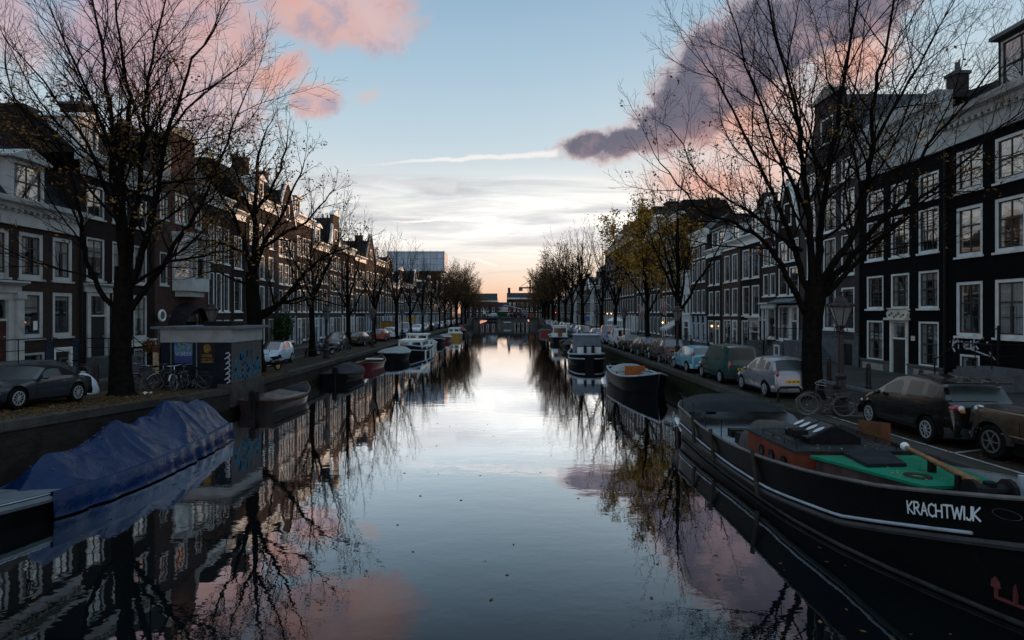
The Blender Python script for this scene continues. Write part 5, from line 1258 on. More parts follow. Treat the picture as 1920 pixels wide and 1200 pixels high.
hatch('dark grey hatchback half hidden behind a bicycle on the right bank', paint('dark grey paint', (0.012,0.012,0.014), .3), 4.0, 1.47).at(10.75, 46.8, 1)
Car('parked_car', 'brown convertible with a pale cloth roof on the right bank', 'car', paint('dark brown paint', (0.022,0.017,0.015), .3), 4.4, 1.74,
    [(0,.28),(.02,.50),(.12,.66),(1.1,.86),(1.3,.92),(2.1,1.35),(2.4,1.40),(2.9,1.38),(3.5,1.05),(3.7,.98),(4.3,.94),(4.38,.6),(4.4,.30)], [(0,.6),(1,.82),(2,.90),(4.3,.93)], .2, .85, 3.5, .31, .70, (1.32,2.08), (2.95,3.45), [(1.6,2.4),(2.5,3.1)],
    mat('pale cloth car roof', (0.14,0.16,0.16), .6, .4, .15, 2), 'cars parked along the quays', hatch=False, doors=(1.3,2.6), tail=(.8,.2,.07), roofm=mat('pale cloth car roof', (0,0,0))).at(10.75, 52.4, 1)
van('small white van with a roof bar behind the convertible', paint('white van paint', (0.50,0.52,0.55), .05), 4.1, 1.83).at(10.8, 57.6, 1)
van('tall grey blue delivery van on the right bank', paint('grey blue paint', (0.20,0.26,0.34), .1), 5.0, 2.05, 1.95).at(10.9, 64.3, 1)
hatch('silver hatchback in front of the grey blue van', paint('silver paint', ()), 3.9, 1.5).at(10.8, 73, 1)
# ---- left bank
m5 = Car('parked_car', 'grey open two seater with a black cloth roof under the big left tree', 'car', paint('gunmetal paint', (0.030,0.037,0.047), .4, .24), 4.0, 1.72,
    [(0,.22),(.03,.42),(.12,.56),(.5,.68),(1.25,.80),(1.40,.84),(1.95,1.20),(2.15,1.235),(2.6,1.22),(3.0,1.02),(3.15,.93),(3.75,.86),(3.94,.76),(3.97,.5),(4.0,.28)], [(0,.54),(1.2,.78),(2.2,.84),(3.2,.86),(3.9,.78)], .18, .80, 3.13, .315, .70, (1.42,1.93), (2.66,2.98), [(1.72,2.45)],
    fog_glass, 'cars parked along the quays', hatch=False, doors=(1.4,2.62), spokes=10, tail=(.72,.14,.06), soft=True, roofm=mat('black cloth roof', (0.013,0.013,0.015), .7, .3, .2, 4), front=('oval',.15))
m5.at(-15.0, 18.1, -1)
hatch('small white rounded car nosing out past the kiosk wall', paint('pale blue white paint', (0.42,0.52,0.60), .05), 3.55, 1.49, car_glass, roofm=mat('black cloth roof', ()), spokes=6, doors=(1.0,2.2), front=('round',.13)).at(-15.4, 38.2, -1)
hatch('dark people carrier with a sloping bonnet by the left lantern', paint('dark plum paint', (0.035,0.030,0.040), .4), 4.3, 1.62, car_glass, front=('oval',.2)).at(-15.45, 52.4, -1)
hatch('black hatchback parked behind the dark people carrier', paint('black car paint', (0.010,0.010,0.012), .2), 4.1, 1.45, car_glass).at(-15.3, 59.8, 1)
hatch('faded red car on the left bank', paint('faded red paint', (0.25,0.055,0.045), .1), 3.7, 1.45).at(-15.4, 70, 1)
hatch('white hatchback next to the faded red car', paint('white car paint', (0.48,0.53,0.58), .05), 4.0, 1.5).at(-15.4, 76.5, 1)
van('silver grey van in the middle of the left bank row', paint('silver paint', ()), 4.6, 1.95, 1.85).at(-15.5, 86.5, -1)
H1 = hatch('white car beyond the silver grey van, left bank', paint('white car paint', ()), 4.1, 1.47); H1.at(-15.4, 97.5, -1)
far = {'white': paint('white car paint', ()), 'dark': paint('dark grey paint', ()), 'blue': paint('mid blue paint', (0.05,0.13,0.26), .2), 'silver': paint('silver paint', ()), 'red': paint('faded red paint', ())}
def copies(src, lst, side):
    for k, (y, colr, lb) in enumerate(lst):
        x = -15.4 if side < 0 else 10.75
        r = dup(src.root, (x, y, zG(x, y)+.004), 0.0 if k % 3 else math.pi, lb, group='cars parked along the quays')
        for ch in KIDS.get(r.name, []):
            if ch.name.split('.')[0] in ('body', 'bumper', 'roof', 'wing_mirror', 'door_handle'): ch.material_slots[0].link = 'OBJECT'; ch.material_slots[0].material = far[colr]
copies(H1, [(y, cl, f'{cl} car far along the left bank, {ords[k]} before the bridge ramp row ends') for k, (y, cl) in enumerate([(105,'silver'),(113,'dark'),(122,'blue'),(129,'white'),(136,'silver'),(143,'white'),(150,'white'),(158,'silver'),(167,'white'),(176,'dark')])], -1)
copies(H1, [(y, cl, f'{cl} car in the receding right bank row, {ords[k]} past the silver hatchback') for k, (y, cl) in enumerate([(84,'dark'),(90,'white'),(97,'blue'),(105,'silver'),(112,'white'),(119,'white'),(127,'dark'),(135,'silver'),(143,'white'),(152,'silver'),(161,'white'),(171,'dark')])], 1)
# ---- bicycles
steel = mat('bicycle tube paint', (0.016,0.016,0.018), .35, .5, .3, 8); dullsteel = mat('dull steel', (0.16,0.16,0.165), .45, .5, .2, 8, metal=.6); tyre_g = mat('worn grey tyre', (0.10,0.10,0.10), .7, .3, .2, 10)
def bicycle(label, loc, rz, frame=steel, tyre=rubber, lean=6.0, group=None, step=True, crate=False, fender=None, spin=0.0):
    root = thing('bicycle', label, 'bicycle', loc, rz, group); root.rotation_euler = (0, R(lean), rz); r = .345
    for q, nm in ((-.53,0),(.53,1)):
        w = MB().torus((0,q,r), r-.018, .019, 28, 6, 'x'); wo_ = w.build('wheel', tyre, root, 'all')
        s_ = MB().torus((0,q,r), r-.045, .009, 28, 4, 'x')
        for k in range(14): a = 6.283*k/14; s_.tube([(.02*(-1)**k,q,r),(0,q+math.cos(a)*(r-.05),r+math.sin(a)*(r-.05))],.0022,3,False)
        s_.lathe([(.022,-.04),(.022,.04)], (0,q,r), 8, 'x'); s_.build('rim', dullsteel, wo_)
    f = MB(); bb = (0,-.06,.29); st = (0,-.22,.80); hd0, hd1 = (0,.36,.62), (0,.30,.88)
    if step: f.tube([hd0,(0,.18,.42),bb],.017,6)
    else: f.tube([hd1,st],.015,6); f.tube([hd0,bb],.017,6)
    f.tube([bb,st],.015,6); f.tube([hd0,hd1],.018,6)
    for sx in (-.05,.05): f.tube([(0,-.2,.74),(sx,-.53,r)],.009,5); f.tube([bb,(sx,-.53,r)],.010,5); f.tube([(0,.365,.60),(sx,.40,.52),(sx,.53,r)],.011,5)
    f.build('frame', frame, root)
    h = MB(); h.tube([(0,.30,.86),(0,.28,1.02)],.013,6); h.tube([(-.29,.06,1.05),(-.24,.2,1.06),(-.1,.3,1.04),(.1,.3,1.04),(.24,.2,1.06),(.29,.06,1.05)],.012,6); h.build('handlebar', dullsteel if not fender else chrome, root)
    sd_ = MB(); sd_.ball((0,-.28,.94),(.085,.14,.04),10,6); sd_.tube([(0,-.22,.8),(0,-.25,.92)],.013,6); sd_.build('saddle', rubber, root)
    mg = MB()
    for q in (-.53,.53):
        for k in range(10): a0, a1 = R(20+14*k), R(34+14*k); mg.quad(*[(sx,q+math.cos(a)*(r+.028)*(-1 if q < 0 else -1),r+math.sin(a)*(r+.028)) for sx, a in ((-.025,a0),(.025,a0),(.025,a1),(-.025,a1))])
    mg.build('mudguard', fender or frame, root)
    k_ = MB(); k_.lathe([(.09,-.006),(.09,.006)],(.05,-.06,.29),16,'x'); k_.bar((.07,-.06,.29),(.07,.02,.14),.02,.02); k_.bar((-.07,-.06,.29),(-.07,-.14,.44),.02,.02); k_.box(.06,.15,-.01,.06,.12,.14); k_.box(-.15,-.06,-.18,-.11,.43,.45); k_.build('crank', dullsteel, root)
    ca = MB()
    for sx in (-.06,0,.06): ca.tube([(sx,-.30,.76),(sx,-.72,.76)],.006,4)
    ca.tube([(-.06,-.70,.76),(-.03,-.53,.36)],.006,4); ca.tube([(.06,-.70,.76),(.03,-.53,.36)],.006,4); ca.build('luggage_rack', frame, root)
    if crate: MB().box(-.16,.16,.42,.72,.80,.98).build('crate', mat('dark plastic crate', (0.03,0.03,0.035),.5,.4,.2,6), root)
    return root
zk = lambda x, y: (x, y, zG(x, y))
whitef = mat('white mudguard', (0.5,0.5,0.5), .4, .4, .1, 6)
bks = [(-16.0,25.2,'old bicycle with a red rear, leftmost of the bikes leaning on the kiosk',.6,True,mat('dull red paint',(0.12,0.02,0.02),.4,.5,.2,5)),(-15.55,25.15,'black bicycle with a white rear mudguard tip, second by the kiosk',.45,True,whitef),(-15.0,25.1,'bicycle with a crate on the front at the kiosk posters',.55,True,None),(-14.55,25.1,'black bicycle below the kiosk poster with the white title',.3,False,whitef),(-14.1,25.1,'bicycle with bright curved handlebars in front of the dark poster',.5,True,whitef),(-13.65,25.2,'rightmost bicycle leaning on the kiosk front',.75,True,None)]
for k, (x, y, l, a, stp, fe_) in enumerate(bks): bicycle(l, zk(x, y), math.pi-a+.15*k*(-1)**k, steel, rubber if k % 2 else tyre_g, 7*(-1)**k, 'bicycles leaning on the kiosk', stp, k == 2, fe_)
bicycle('bicycle with pale tyres leaning on the right lamp post, nearest the water', zk(9.98,18.55), 1.28, steel, tyre_g, -8, 'bicycles at the right lamp post', False)
bicycle('black bicycle between the lamp post and the pale tyred bicycle', zk(10.3,18.95), 1.0, steel, tyre_g, -5, 'bicycles at the right lamp post', True)
bicycle('bicycle with a green light standing at the grey stone steps', zk(18.0,35.2), 1.9, steel, tyre_g, 4, None, False)
bicycle('bicycle leaning on the back of the dark off-roader by the quay edge', zk(10.0,37.2), .55, steel, tyre_g, 8, None, True)
bicycle('bicycle in front of the dark grey hatchback near the quay edge', zk(10.0,43.6), .8, steel, rubber, 6, None, True)
bicycle('bicycle propped on the blue base of the left edge house', (-20.0,26.5,zL(-20,26.5)+.11), 1.9, mat('tan frame paint', (0.14,0.11,0.07), .5, .4, .2, 5), tyre_g, 6, None, False)
for k, (y, l) in enumerate([(49.5,'dark bicycle by the pale door canopy, right pavement'),(57.0,'bicycle beneath the lit wall lamp, right pavement'),(61.5,'bicycle along the pale blue ground floor, right pavement')]): bicycle(l, (18.6,y,zR(18.6,y)+.11), .3+k, steel, rubber, 5, None, bool(k%2))
for k, (y, l) in enumerate([(45.2,'bicycle by the house with one wide bay, left pavement'),(55.5,'bicycle standing before the purple gabled house'),(46.5,'bicycle locked at the lantern, left bank')]): bicycle(l, (-19.4,y,zL(-19.4,y)+.11) if k < 2 else zk(-13.5,47.6), .5+k, steel, tyre_g, 5, None, bool(k%2))
def moped(label, loc, rz, shell, wheelc):
    root = thing('moped', label, 'moped', loc, rz); r = .24
    for q in (-.58,.62):
        w = MB().torus((0,q,r), r-.05, .05, 22, 8, 'x').build('wheel', rubber, root, 'all'); MB().lathe([(r-.09,-.03),(r-.09,.03)],(0,q,r),18,'x').build('rim', wheelc, w)
    b_ = MB(); b_.ball((0,-.45,.52),(.17,.42,.20),14,8); b_.box(-.14,.14,-.15,.28,.26,.34); b_.tube([(0,.28,.32),(0,.44,.62),(0,.40,.9)],[.14,.16,.10],10); b_.ball((0,.6,.46),(.09,.24,.07),12,6); b_.build('fairing', shell, root, 'all')
    MB().ball((0,-.42,.76),(.14,.36,.07),12,6).build('saddle', rubber, root, 'all')
    h = MB(); h.tube([(-.34,.26,1.0),(-.1,.36,.98),(.1,.36,.98),(.34,.26,1.0)],.018,6); h.tube([(0,.4,.9),(0,.37,1.0)],.03,6); h.build('handlebar', iron, root)
    MB().ball((0,.47,.86),(.09,.07,.08),12,6).build('headlight', lamp_clear, root, 'all')
    f = MB()
    for sx in (-.07,.07): f.tube([(sx,.42,.66),(sx,.62,r)],.022,6)
    f.build('fork', chrome, root)
    mi = MB()
    for sx in (-1,1): mi.tube([(sx*.28,.27,1.0),(sx*.36,.25,1.16)],.007,4); mi.ball((sx*.37,.25,1.2),(.055,.015,.045),8,5)
    mi.build('mirror', iron, root); return root
moped('black moped with a gold wheel parked past the kiosk corner', zk(-13.75,33.5), 2.6, paint('black car paint', ()), mat('gold rim paint', (0.30,0.20,0.05), .4, .5, .1, 6))
moped('dark moped with a silver seat hump by the planter tree', zk(-14.6,46.5), 2.4, paint('gunmetal paint', ()), alloy)
# ================================================================== BOATS
tar = mat('black hull paint', (0.004,0.004,0.005), .5, .16, .3, 1.5, grime=(0.011,0.010,0.010), gscale=1.2, gamt=.5)
deckm = mat('grey deck paint', (0.20,0.225,0.24), .6, .3, .12, 2, grime=(0.13,0.11,0.10), gscale=2.5, gamt=.6)
wood = mat('varnished wood', (0.12,0.045,0.018), .35, .5, .3, 4, coat=.3); oldwood = mat('weathered timber', (0.035,0.028,0.022), .8, .3, .35, 4)
strakem = mat('pale strake paint', (0.30,0.34,0.38), .5, .4, .12, 2, grime=(0.10,0.09,0.085), gscale=2.5, gamt=.5)
tarp_grey = mat('grey boat canvas', (0.022,0.0235,0.027), .7, .3, .2, 2, bump=.2); tarp_pale = mat('pale boat canvas', (0.22,0.24,0.24), .6, .3, .15, 2, grime=(0.10,0.11,0.10), gscale=1.8)
class Hull:
    """y forward, origin on the waterline amidships"""
    def __init__(s, name, label, L, B, zs, loc, facing=1, yaw=0, hullm=tar, deck=deckm, dz=.35, ts=.75, p=2.2, rail=oldwood, wl=.90, cat='boat', full=.45, te=.8, rw=.05, strake=None, group=None, gun=.10, bow=.55):
        s.L, s.B, s.zs, s.ts, s.p, s.wl, s.full, s.dz, s.bowf, s.te = L, B, zs, ts, p, wl, full, dz, bow, te
        s.root = thing(name, label, cat, (loc[0],loc[1],0), (0 if facing > 0 else math.pi)+R(yaw), group)
        n = 34; m = MB(); d = MB(); g_ = MB()
        O = lambda t, k: s.pt(t, k)
        ks = [-.55,-.25,-.05,.03,.12,.25,.45,.65,.85,1.0]
        for sg in (1, -1):
            m.grid(lambda u, v, sg=sg: s.out(s.tt(u), v, sg), n, 12, sg < 0)
            d.grid(lambda u, v, sg=sg: s.inn(s.tt(u), v, sg, gun), n, 6, sg > 0)
        # transom
        tv = [s.out(0, k/12, 1) for k in range(13)]+[s.out(0, k/12, -1) for k in range(12,-1,-1)]; m.add(tv, [tuple(range(len(tv)))])
        s.hull = m.build('hull', hullm, s.root, 50); s.deck = d.build('deck', deck, s.root, 40)
        for sg in (1, -1): g_.tube([s.out(s.tt(k/40), 1.0, sg, .0) for k in range(41)], rw, 6)
        g_.tube([s.out(0,1,1),s.out(0,1,-1)], rw, 6); g_.build('gunwale', rail, s.root, 40)
        if strake:
            b_ = MB()
            for sg in (1, -1): b_.tube([s.out(s.tt(k/40), strake[0], sg, .03) for k in range(40)], strake[1], 6)
            b_.build('rub_rail', strake[2], s.root, 40)
    def tt(s, u): return .5-.5*math.cos(math.pi*u)*.96-(.02 if u < .5 else -.02)*abs(2*u-1) if False else u
    def b(s, t):
        if t < s.full: q = t/s.full; return s.B/2*(s.ts+(1-s.ts)*math.sin(math.pi/2*q)**s.te)
        return s.B/2*max(0.012, 1-((t-s.full)/(1-s.full))**s.p)
    def sh(s, t):
        zst, zm, zb = s.zs; q = 2*t-1
        return zm+(zst-zm)*q*q if q < 0 else zm+(zb-zm)*q**2
    def out(s, t, v, sg, off=0.0):
        b = s.b(t); zt = s.sh(t); z = -.5+(zt+.5)*v; k = z/zt if z > 0 else 0
        wf = s.wl-(s.wl-s.bowf)*max(0,(t-.6)/.4)**1.6; f = wf+(1-wf)*max(0,k)**.8 if z > 0 else wf*max(.25, 1+z*.9)
        rake = .32*max(0,(t-.72)/.28)*(1-max(0,min(1,k)))*(s.L*.12)
        return (sg*(b*f+off), -s.L/2+t*s.L-rake, z)
    def inn(s, t, v, sg, g):
        b = s.b(t); zt = s.sh(t); y = -s.L/2+t*s.L
        gi = max(b-g, .004); dz = min(s.dz, zt-.02)
        if v < .2: q = v/.2; return (sg*(b+(gi-b)*q), y, zt-.001)
        if v < .6:
            q = (v-.2)/.4; zz = zt-.001+(dz-zt)*q; p = s.out(t, (zz+.5)/(zt+.5), 1); return (sg*max(.003, p[0]-g-.01*q), p[1], zz)
        q = (v-.6)/.4; p = s.out(t, (dz+.5)/(zt+.5), 1); return (sg*max(.003, p[0]-g-.01)*(1-q), p[1], dz)
    def cover(s, t0, t1, rise, m_, name='cover', over=.05, ridge=False, drop=.12, end=.35, bumps=0.0, seed=1):
        """canvas from gunwale to gunwale, raised along the middle"""
        c = MB()
        def f(u, v):
            t = t0+(t1-t0)*u; a = 2*v-1; b = s.b(t)+over; zt = s.sh(t); e = min(1, u/end, (1-u)/end); e = math.sin(math.pi/2*max(0,e))
            pr = (1-abs(a)**1.1) if ridge else (1-abs(a)**3); z = zt+.03+rise*e*pr - (drop if abs(a) > .97 else 0)
            z += bumps*mnoise.noise(Vector((a*3, t*s.L*1.2, seed)))*(1-abs(a))
            return (a*b, -s.L/2+t*s.L, z)
        c.grid(f, 30, 20); return c.build(name, m_, s.root, 'all')
    def P(s, x, t, z): return (x, -s.L/2+t*s.L, z)
def cabin(h, name, x0, x1, t0, t1, z0, z1, m_, roofm, roof_over=.12, wins=3, wz=(.45,.85), taper=.08, slope=0.0, panem=car_glass):
    y0, y1 = -h.L/2+t0*h.L, -h.L/2+t1*h.L; c = MB(); tp = taper
    lo = [(x0,y0),(x1,y0),(x1,y1),(x0,y1)]; hi = [(x0+tp,y0+tp*.6),(x1-tp,y0+tp*.6),(x1-tp,y1-tp*.6-slope),(x0+tp,y1-tp*.6-slope)]
    c.add([(*p,z0) for p in lo]+[(*p,z1) for p in hi], [(3,2,1,0),(4,5,6,7),(0,1,5,4),(1,2,6,5),(2,3,7,6),(3,0,4,7)])
    o = c.build(name, m_, h.root)
    r_ = MB(); r_.prism([(hi[0][0]-roof_over,hi[0][1]-roof_over),(hi[1][0]+roof_over,hi[1][1]-roof_over),(hi[2][0]+roof_over,hi[2][1]+roof_over),(hi[3][0]-roof_over,hi[3][1]+roof_over)], 'z', z1+.002, z1+.07); r_.build(name+'_roof', roofm, o)
    H = z1-z0
    def face(a, b, ah, bh, n):
        for i in range(n):
            u0, u1 = (i+.14)/n, (i+.86)/n; q = MB(); vs = []
            for (u, w) in ((u0,wz[0]),(u1,wz[0]),(u1,wz[1]),(u0,wz[1])):
                pa = Vector((a[0]+(b[0]-a[0])*u, a[1]+(b[1]-a[1])*u, z0)); pb = Vector((ah[0]+(bh[0]-ah[0])*u, ah[1]+(bh[1]-ah[1])*u, z1)); p = pa.lerp(pb, w)
                nrm = Vector((b[1]-a[1], a[0]-b[0], 0)).normalized(); vs.append(p+nrm*.012)
            q.add(vs, [(0,1,2,3)]); q.build('window', panem, o)
    if wins:
        face(lo[0],lo[1],hi[0],hi[1],2); face(lo[2],lo[3],hi[2],hi[3],2); face(lo[1],lo[2],hi[1],hi[2],wins); face(lo[3],lo[0],hi[3],hi[0],wins)
    return o
# ---- the big barge at the lower right, its bow towards the viewer
class Barge(Hull):
    PB = [(0, 0.3), (0.02, 0.95), (0.05, 1.4), (0.09, 1.68), (0.1938, 1.78), (0.2671, 1.86), (0.4045, 1.9), (0.5419, 1.87), (0.6335, 1.8), (0.7252, 1.66), (0.7985, 1.46), (0.8626, 1.18), (0.9267, 0.8), (0.9725, 0.38), (1.0, 0.05)]
    PZ = [(0, 1.28), (0.1755, 1.12), (0.3129, 1.03), (0.4503, 1.05), (0.5694, 1.14), (0.6794, 1.3), (0.8076, 1.56), (0.8717, 1.76), (0.9359, 1.97), (1.0, 2.2)]
    PS = [(0, 0.62), (0.1755, 0.56), (0.3129, 0.5), (0.4503, 0.45), (0.5786, 0.47), (0.7435, 0.7), (0.8076, 0.92), (0.9084, 1.28), (1.0, 1.62)]
    def b(s, t): return interp(s.PB, t)
    def sh(s, t): return interp(s.PZ, t)
    def side(s, t, z, sg, off=0.0):
        zt = s.sh(t); return s.out(t, (z+.5)/(zt+.5), sg, off)
KW = Barge('barge', 'long black barge with green hatches and its name in white letters, moored at lower right', 15.5, 3.8, (1.2,1.05,2.2), (7.72,14.75), -1, 0, brick('riveted hull plates', (0.0040,0.0040,0.0047), (0.0055,0.0052,0.0055), (0.011,0.0075,0.006), 1.7, 0.52, dirt=0.3, rough=.5), deckm, .62, .5, 2.2, mat('bulwark rail', (0.10,0.095,0.09), .5, .4, .3, 3), .90, 'barge', rw=.035, bow=.45, gun=.07)
kr = KW.root
def KL(x, y, z): return (KW.root.location.x-x, KW.root.location.y-y, z)     # world point to the barge's own frame
def line(tab, r0, name, m_, off=.035, t0=.0, t1=1.0, n=50):
    b_ = MB()
    for sg in (1, -1):
        b_.tube([KW.side(t0+(t1-t0)*k/n, interp(tab, t0+(t1-t0)*k/n), sg, off) for k in range(n+1)], r0, 6)
    return b_.build(name, m_, kr, 40)
line(KW.PS, .028, 'rub_rail', strakem, .03, .04, .90)
line([(t, z-.13) for t, z in KW.PS], .06, 'rub_rail', mat('dark strake', (0.035,0.034,0.036), .5, .4, .3, 3), .03)
line([(0,.06),(1,.06)], .045, 'boot_top', mat('waterline weed', (0.030,0.030,0.028), .7, .3, .4, 4), .0, .05, .995)
# name in hand painted capitals on the bow, both bows
nm = MB()
for sg in (1, -1):
    def fn(u, v, sg=sg):
        t = (.838 + u*.74/KW.L) if sg > 0 else (.838 + (1.5-u)*.74/KW.L)
        z = interp([(.80,1.16),(.838,1.24),(.87,1.34),(.92,1.52)], t)+v
        return KW.side(t, z, sg, .012)
    letters(nm, 'KRACHTWIJK', fn, .205, .032, .13, .02, 3)
nm.build('boat_name', mat('white lettering paint', (0.55,0.58,0.60), .5, .4, .05, 5), kr)
em = MB()
for k in range(18):
    a0, a1 = 6.283*k/18, 6.283*(k+1)/18
    for (ra, rb) in ((.9,1.0),):
        q = [(.926+math.cos(a)*.011*r, 1.68+math.sin(a)*.075*r) for a, r in ((a0,ra),(a0,rb),(a1,rb),(a1,ra))]
        em.quad(*[KW.side(t, z, 1, .012) for t, z in q])
em.build('emblem', mat('worn dark emblem', (0.045,0.045,0.05), .5, .4, .3, 8), kr)
# anchor on the bow
redp = mat('faded anchor red', (0.085,0.024,0.024), .6, .3, .2, 4)
an = MB(); A0 = Vector(KW.side(.930,.34,1,.05)); fw = (Vector(KW.side(.955,.34,1,.05))-A0).normalized(); up = Vector((0,0,1))
an.bar(A0+up*.0+fw*.11, A0+up*.36+fw*.12, .045, .04); an.bar(A0-fw*.12+up*.02, A0+fw*.32+up*.0, .045, .04)
for sx in (-.12,.32):
    p = A0+fw*sx; an.bar(p, p+up*.18, .035, .035); q_ = [p+up*.16-fw*.06, p+up*.16+fw*.06, p+up*.26+fw*.05, p+up*.33, p+up*.26-fw*.05]; nn_ = fw.cross(up)*.025; an.add([v+nn_ for v in q_]+[v-nn_ for v in q_], [(0,1,2,3,4),(9,8,7,6,5)]+[(i,(i+1)%5,5+(i+1)%5,5+i) for i in range(5)])
an.build('anchor', redp, kr)
# cabin with portholes, skylight, hatches
redc = mat('red brown cabin paint', (0.17,0.040,0.020), .45, .4, .2, 2, grime=(0.10,0.03,0.018), gscale=1.5)
def block(pts, z0, z1, name, m_, par=None, z1b=None):
    P_ = [KL(x, y, 0)[:2] for x, y in pts]
    if MB and True:
        return MB().prism(P_, 'z', z0, z1).build(name, m_, par or kr)
cbn = block([(6.45,15.9),(6.5,13.35),(8.95,13.35),(8.95,15.9)], .6, 1.32, 'cabin', redc)
block([(6.40,15.95),(6.45,13.28),(9.0,13.28),(9.0,15.95)], 1.322, 1.37, 'cabin_roof', mat('tarred roof felt', (0.020,0.022,0.025), .6, .4, .3, 3, grime=(0.07,0.07,0.065), gscale=2), cbn)
po = MB()
for y in (15.05,14.5,13.85): p = KL(6.462,y,1.0); po.lathe([(.13,-.03),(.135,.02),(.10,.022),(.10,-.005)], p, 14, 'x')
po.build('porthole', iron, cbn)
pg = MB()
for y in (15.05,14.5,13.85): p = KL(6.455,y,1.0); pg.lathe([(.10,-.01),(.10,.012)], p, 14, 'x')
pg.build('porthole_glass', car_glass, cbn)
sk0 = MB(); a, b_ = KL(7.15,13.95,0), KL(8.35,15.25,0)
xa, xb = sorted((a[0],b_[0])); ya, yb = sorted((a[1],b_[1])); xm = (xa+xb)/2
sk0.prism([(xa,1.372),(xb,1.372),(xb,1.52),(xm,1.80),(xa,1.52)], 'y', ya, yb); sko = sk0.build('skylight', iron, kr)
ov = MB(); wn = MB()
for k in range(2):
    for i in range(2):
        y = ya+(yb-ya)*(.14+.5*k+.24*i)
        for sg in (1,-1):
            c = Vector((xm+sg*(xb-xa)*.27, y, 1.52+.28*.46+.012)); ex = Vector((-sg*(xb-xa)/2,0,.28)).normalized(); ey = Vector((0,1,0)); n_ = ex.cross(ey).normalized()*(1 if ex.cross(ey).z > 0 else -1)*.006
            wn.add([c+n_+ex*math.cos(6.283*q/14)*.15+ey*math.sin(6.283*q/14)*.085 for q in range(14)], [tuple(range(14))])
    for sg in (1,-1):
        y0, y1 = ya+(yb-ya)*(.03+.5*k), ya+(yb-ya)*(.47+.5*k)
        q0, q1 = (xm+sg*.03,1.795), (xm+sg*((xb-xa)/2+.05),1.50)
        ov.add([(q0[0],y0,q0[1]),(q1[0],y0,q1[1]),(q1[0],y1,q1[1]),(q0[0],y1,q0[1]),(q0[0],y0,q0[1]+.03),(q1[0],y0,q1[1]+.03),(q1[0],y1,q1[1]+.03),(q0[0],y1,q0[1]+.03)], [(0,3,2,1),(4,5,6,7),(0,1,5,4),(1,2,6,5),(2,3,7,6),(3,0,4,7)])
ov.build('skylight_lid', mat('dark lid paint', (0.028,0.026,0.030), .5, .4, .3, 3), sko); wn.v = [(x,y,z+.034) for x,y,z in wn.v]; wn.build('skylight_pane', mat('pale oval glass', (0.30,0.33,0.34), .2, .6, .15, 5, coat=.5), sko)
green = mat('green hatch paint', (0.004,0.155,0.085), .5, .4, .12, 1.6, grime=(0.008,0.11,0.065), gscale=2)
hpts = [(6.75,13.2),(7.70,10.85),(9.2,10.9),(9.32,13.2)]
rust = mat('rusty coaming', (0.075,0.050,0.048), .75, .3, .4, 3, grime=(0.10,0.025,0.012), gscale=2.2, gamt=.9)
cm_ = block([(6.87,13.15),(7.78,10.98),(9.1,11.02),(9.2,13.15)], .62, 1.24, 'hatch_coaming', rust); ht = block(hpts, 1.242, 1.30, 'hatch_cover', green)
block([(7.5,13.2),(7.4,12.15),(8.25,12.2),(8.55,13.25)], 1.305, 1.375, 'hatch_lid', mat('black hatch lid', (0.014,0.016,0.02), .5, .4, .3, 3), ht)
rp = MB(); p = Vector(KL(8.0,11.5,1.306))
for k in range(4): rp.torus(p, .13+.035*k, .014, 20, 5, 'z')
rp.build('rope_coil', oldwood, ht)
fdk = MB(); fdk.add([KL(x,y,z) for x,y,z in ((7.0,10.9,1.12),(7.75,9.0,1.45),(8.0,8.0,1.7),(8.6,9.4,1.45),(9.1,10.9,1.12))], [(0,1,2,3,4)]); fdk.build('foredeck', mat('brown foredeck', (0.07,0.03,0.02), .6, .3, .3, 3), kr)
wl_ = MB(); p = KL(8.1,9.9,1.25); wl_.lathe([(.16,-.3),(.16,.1),(.22,.12),(.22,.2),(.1,.22),(.1,.4)], p, 12); wl_.lathe([(.2,-.35),(.2,-.27),(.12,-.25),(.12,.25),(.2,.27),(.2,.35)], (p[0],p[1],p[2]+.25), 12, 'x'); wl_.build('windlass', iron, kr)
sm = MB(); q = KL(9.0,10.3,1.2); sm.tube([(q[0],q[1],q[2]),(q[0]+.02,q[1],q[2]+.45)], .05, 8); sm.build('mooring_post', strakem, kr)
# cockpit hood and tarpaulin aft, boxes on deck
KW.cover(.03,.17,.30,tarp_grey,'cockpit_hood',.02,False,.1,.25)
tp = MB(); pc = [KL(x,y,0) for x,y in ((6.55,16.9),(9.0,16.0))]
def ftp(u, v):
    x = 6.6+2.6*v; y = 15.95+1.1*u; e = min(1, u/.25, (1-u)/.25, v/.15, (1-v)/.12); h_ = .62+ (.80+.12*math.sin(v*5+u*3))*max(0,e)**.5+.05*mnoise.noise(Vector((x*3,y*3,0)))
    return KL(x, y, h_)
tp.grid(ftp, 20, 30); tp.build('tarpaulin', mat('grey brown tarpaulin', (0.075,0.068,0.065), .75, .3, .25, 3, bump=.4), kr, 'all')
block([(6.75,17.6),(6.75,17.2),(7.35,17.2),(7.35,17.6)], .63, .95, 'deck_box', iron); block([(6.9,18.6),(6.9,18.25),(7.5,18.25),(7.5,18.6)], .63, .86, 'deck_box', iron)
bd = MB(); a = KL(9.15,15.3,0); b_ = KL(9.15,14.1,0); bd.prism([(a[1],1.25),(b_[1],1.25),(b_[1],1.85),(a[1],1.72)], 'x', a[0], a[0]+.06); bd.build('leeboard_panel', wood, kr)
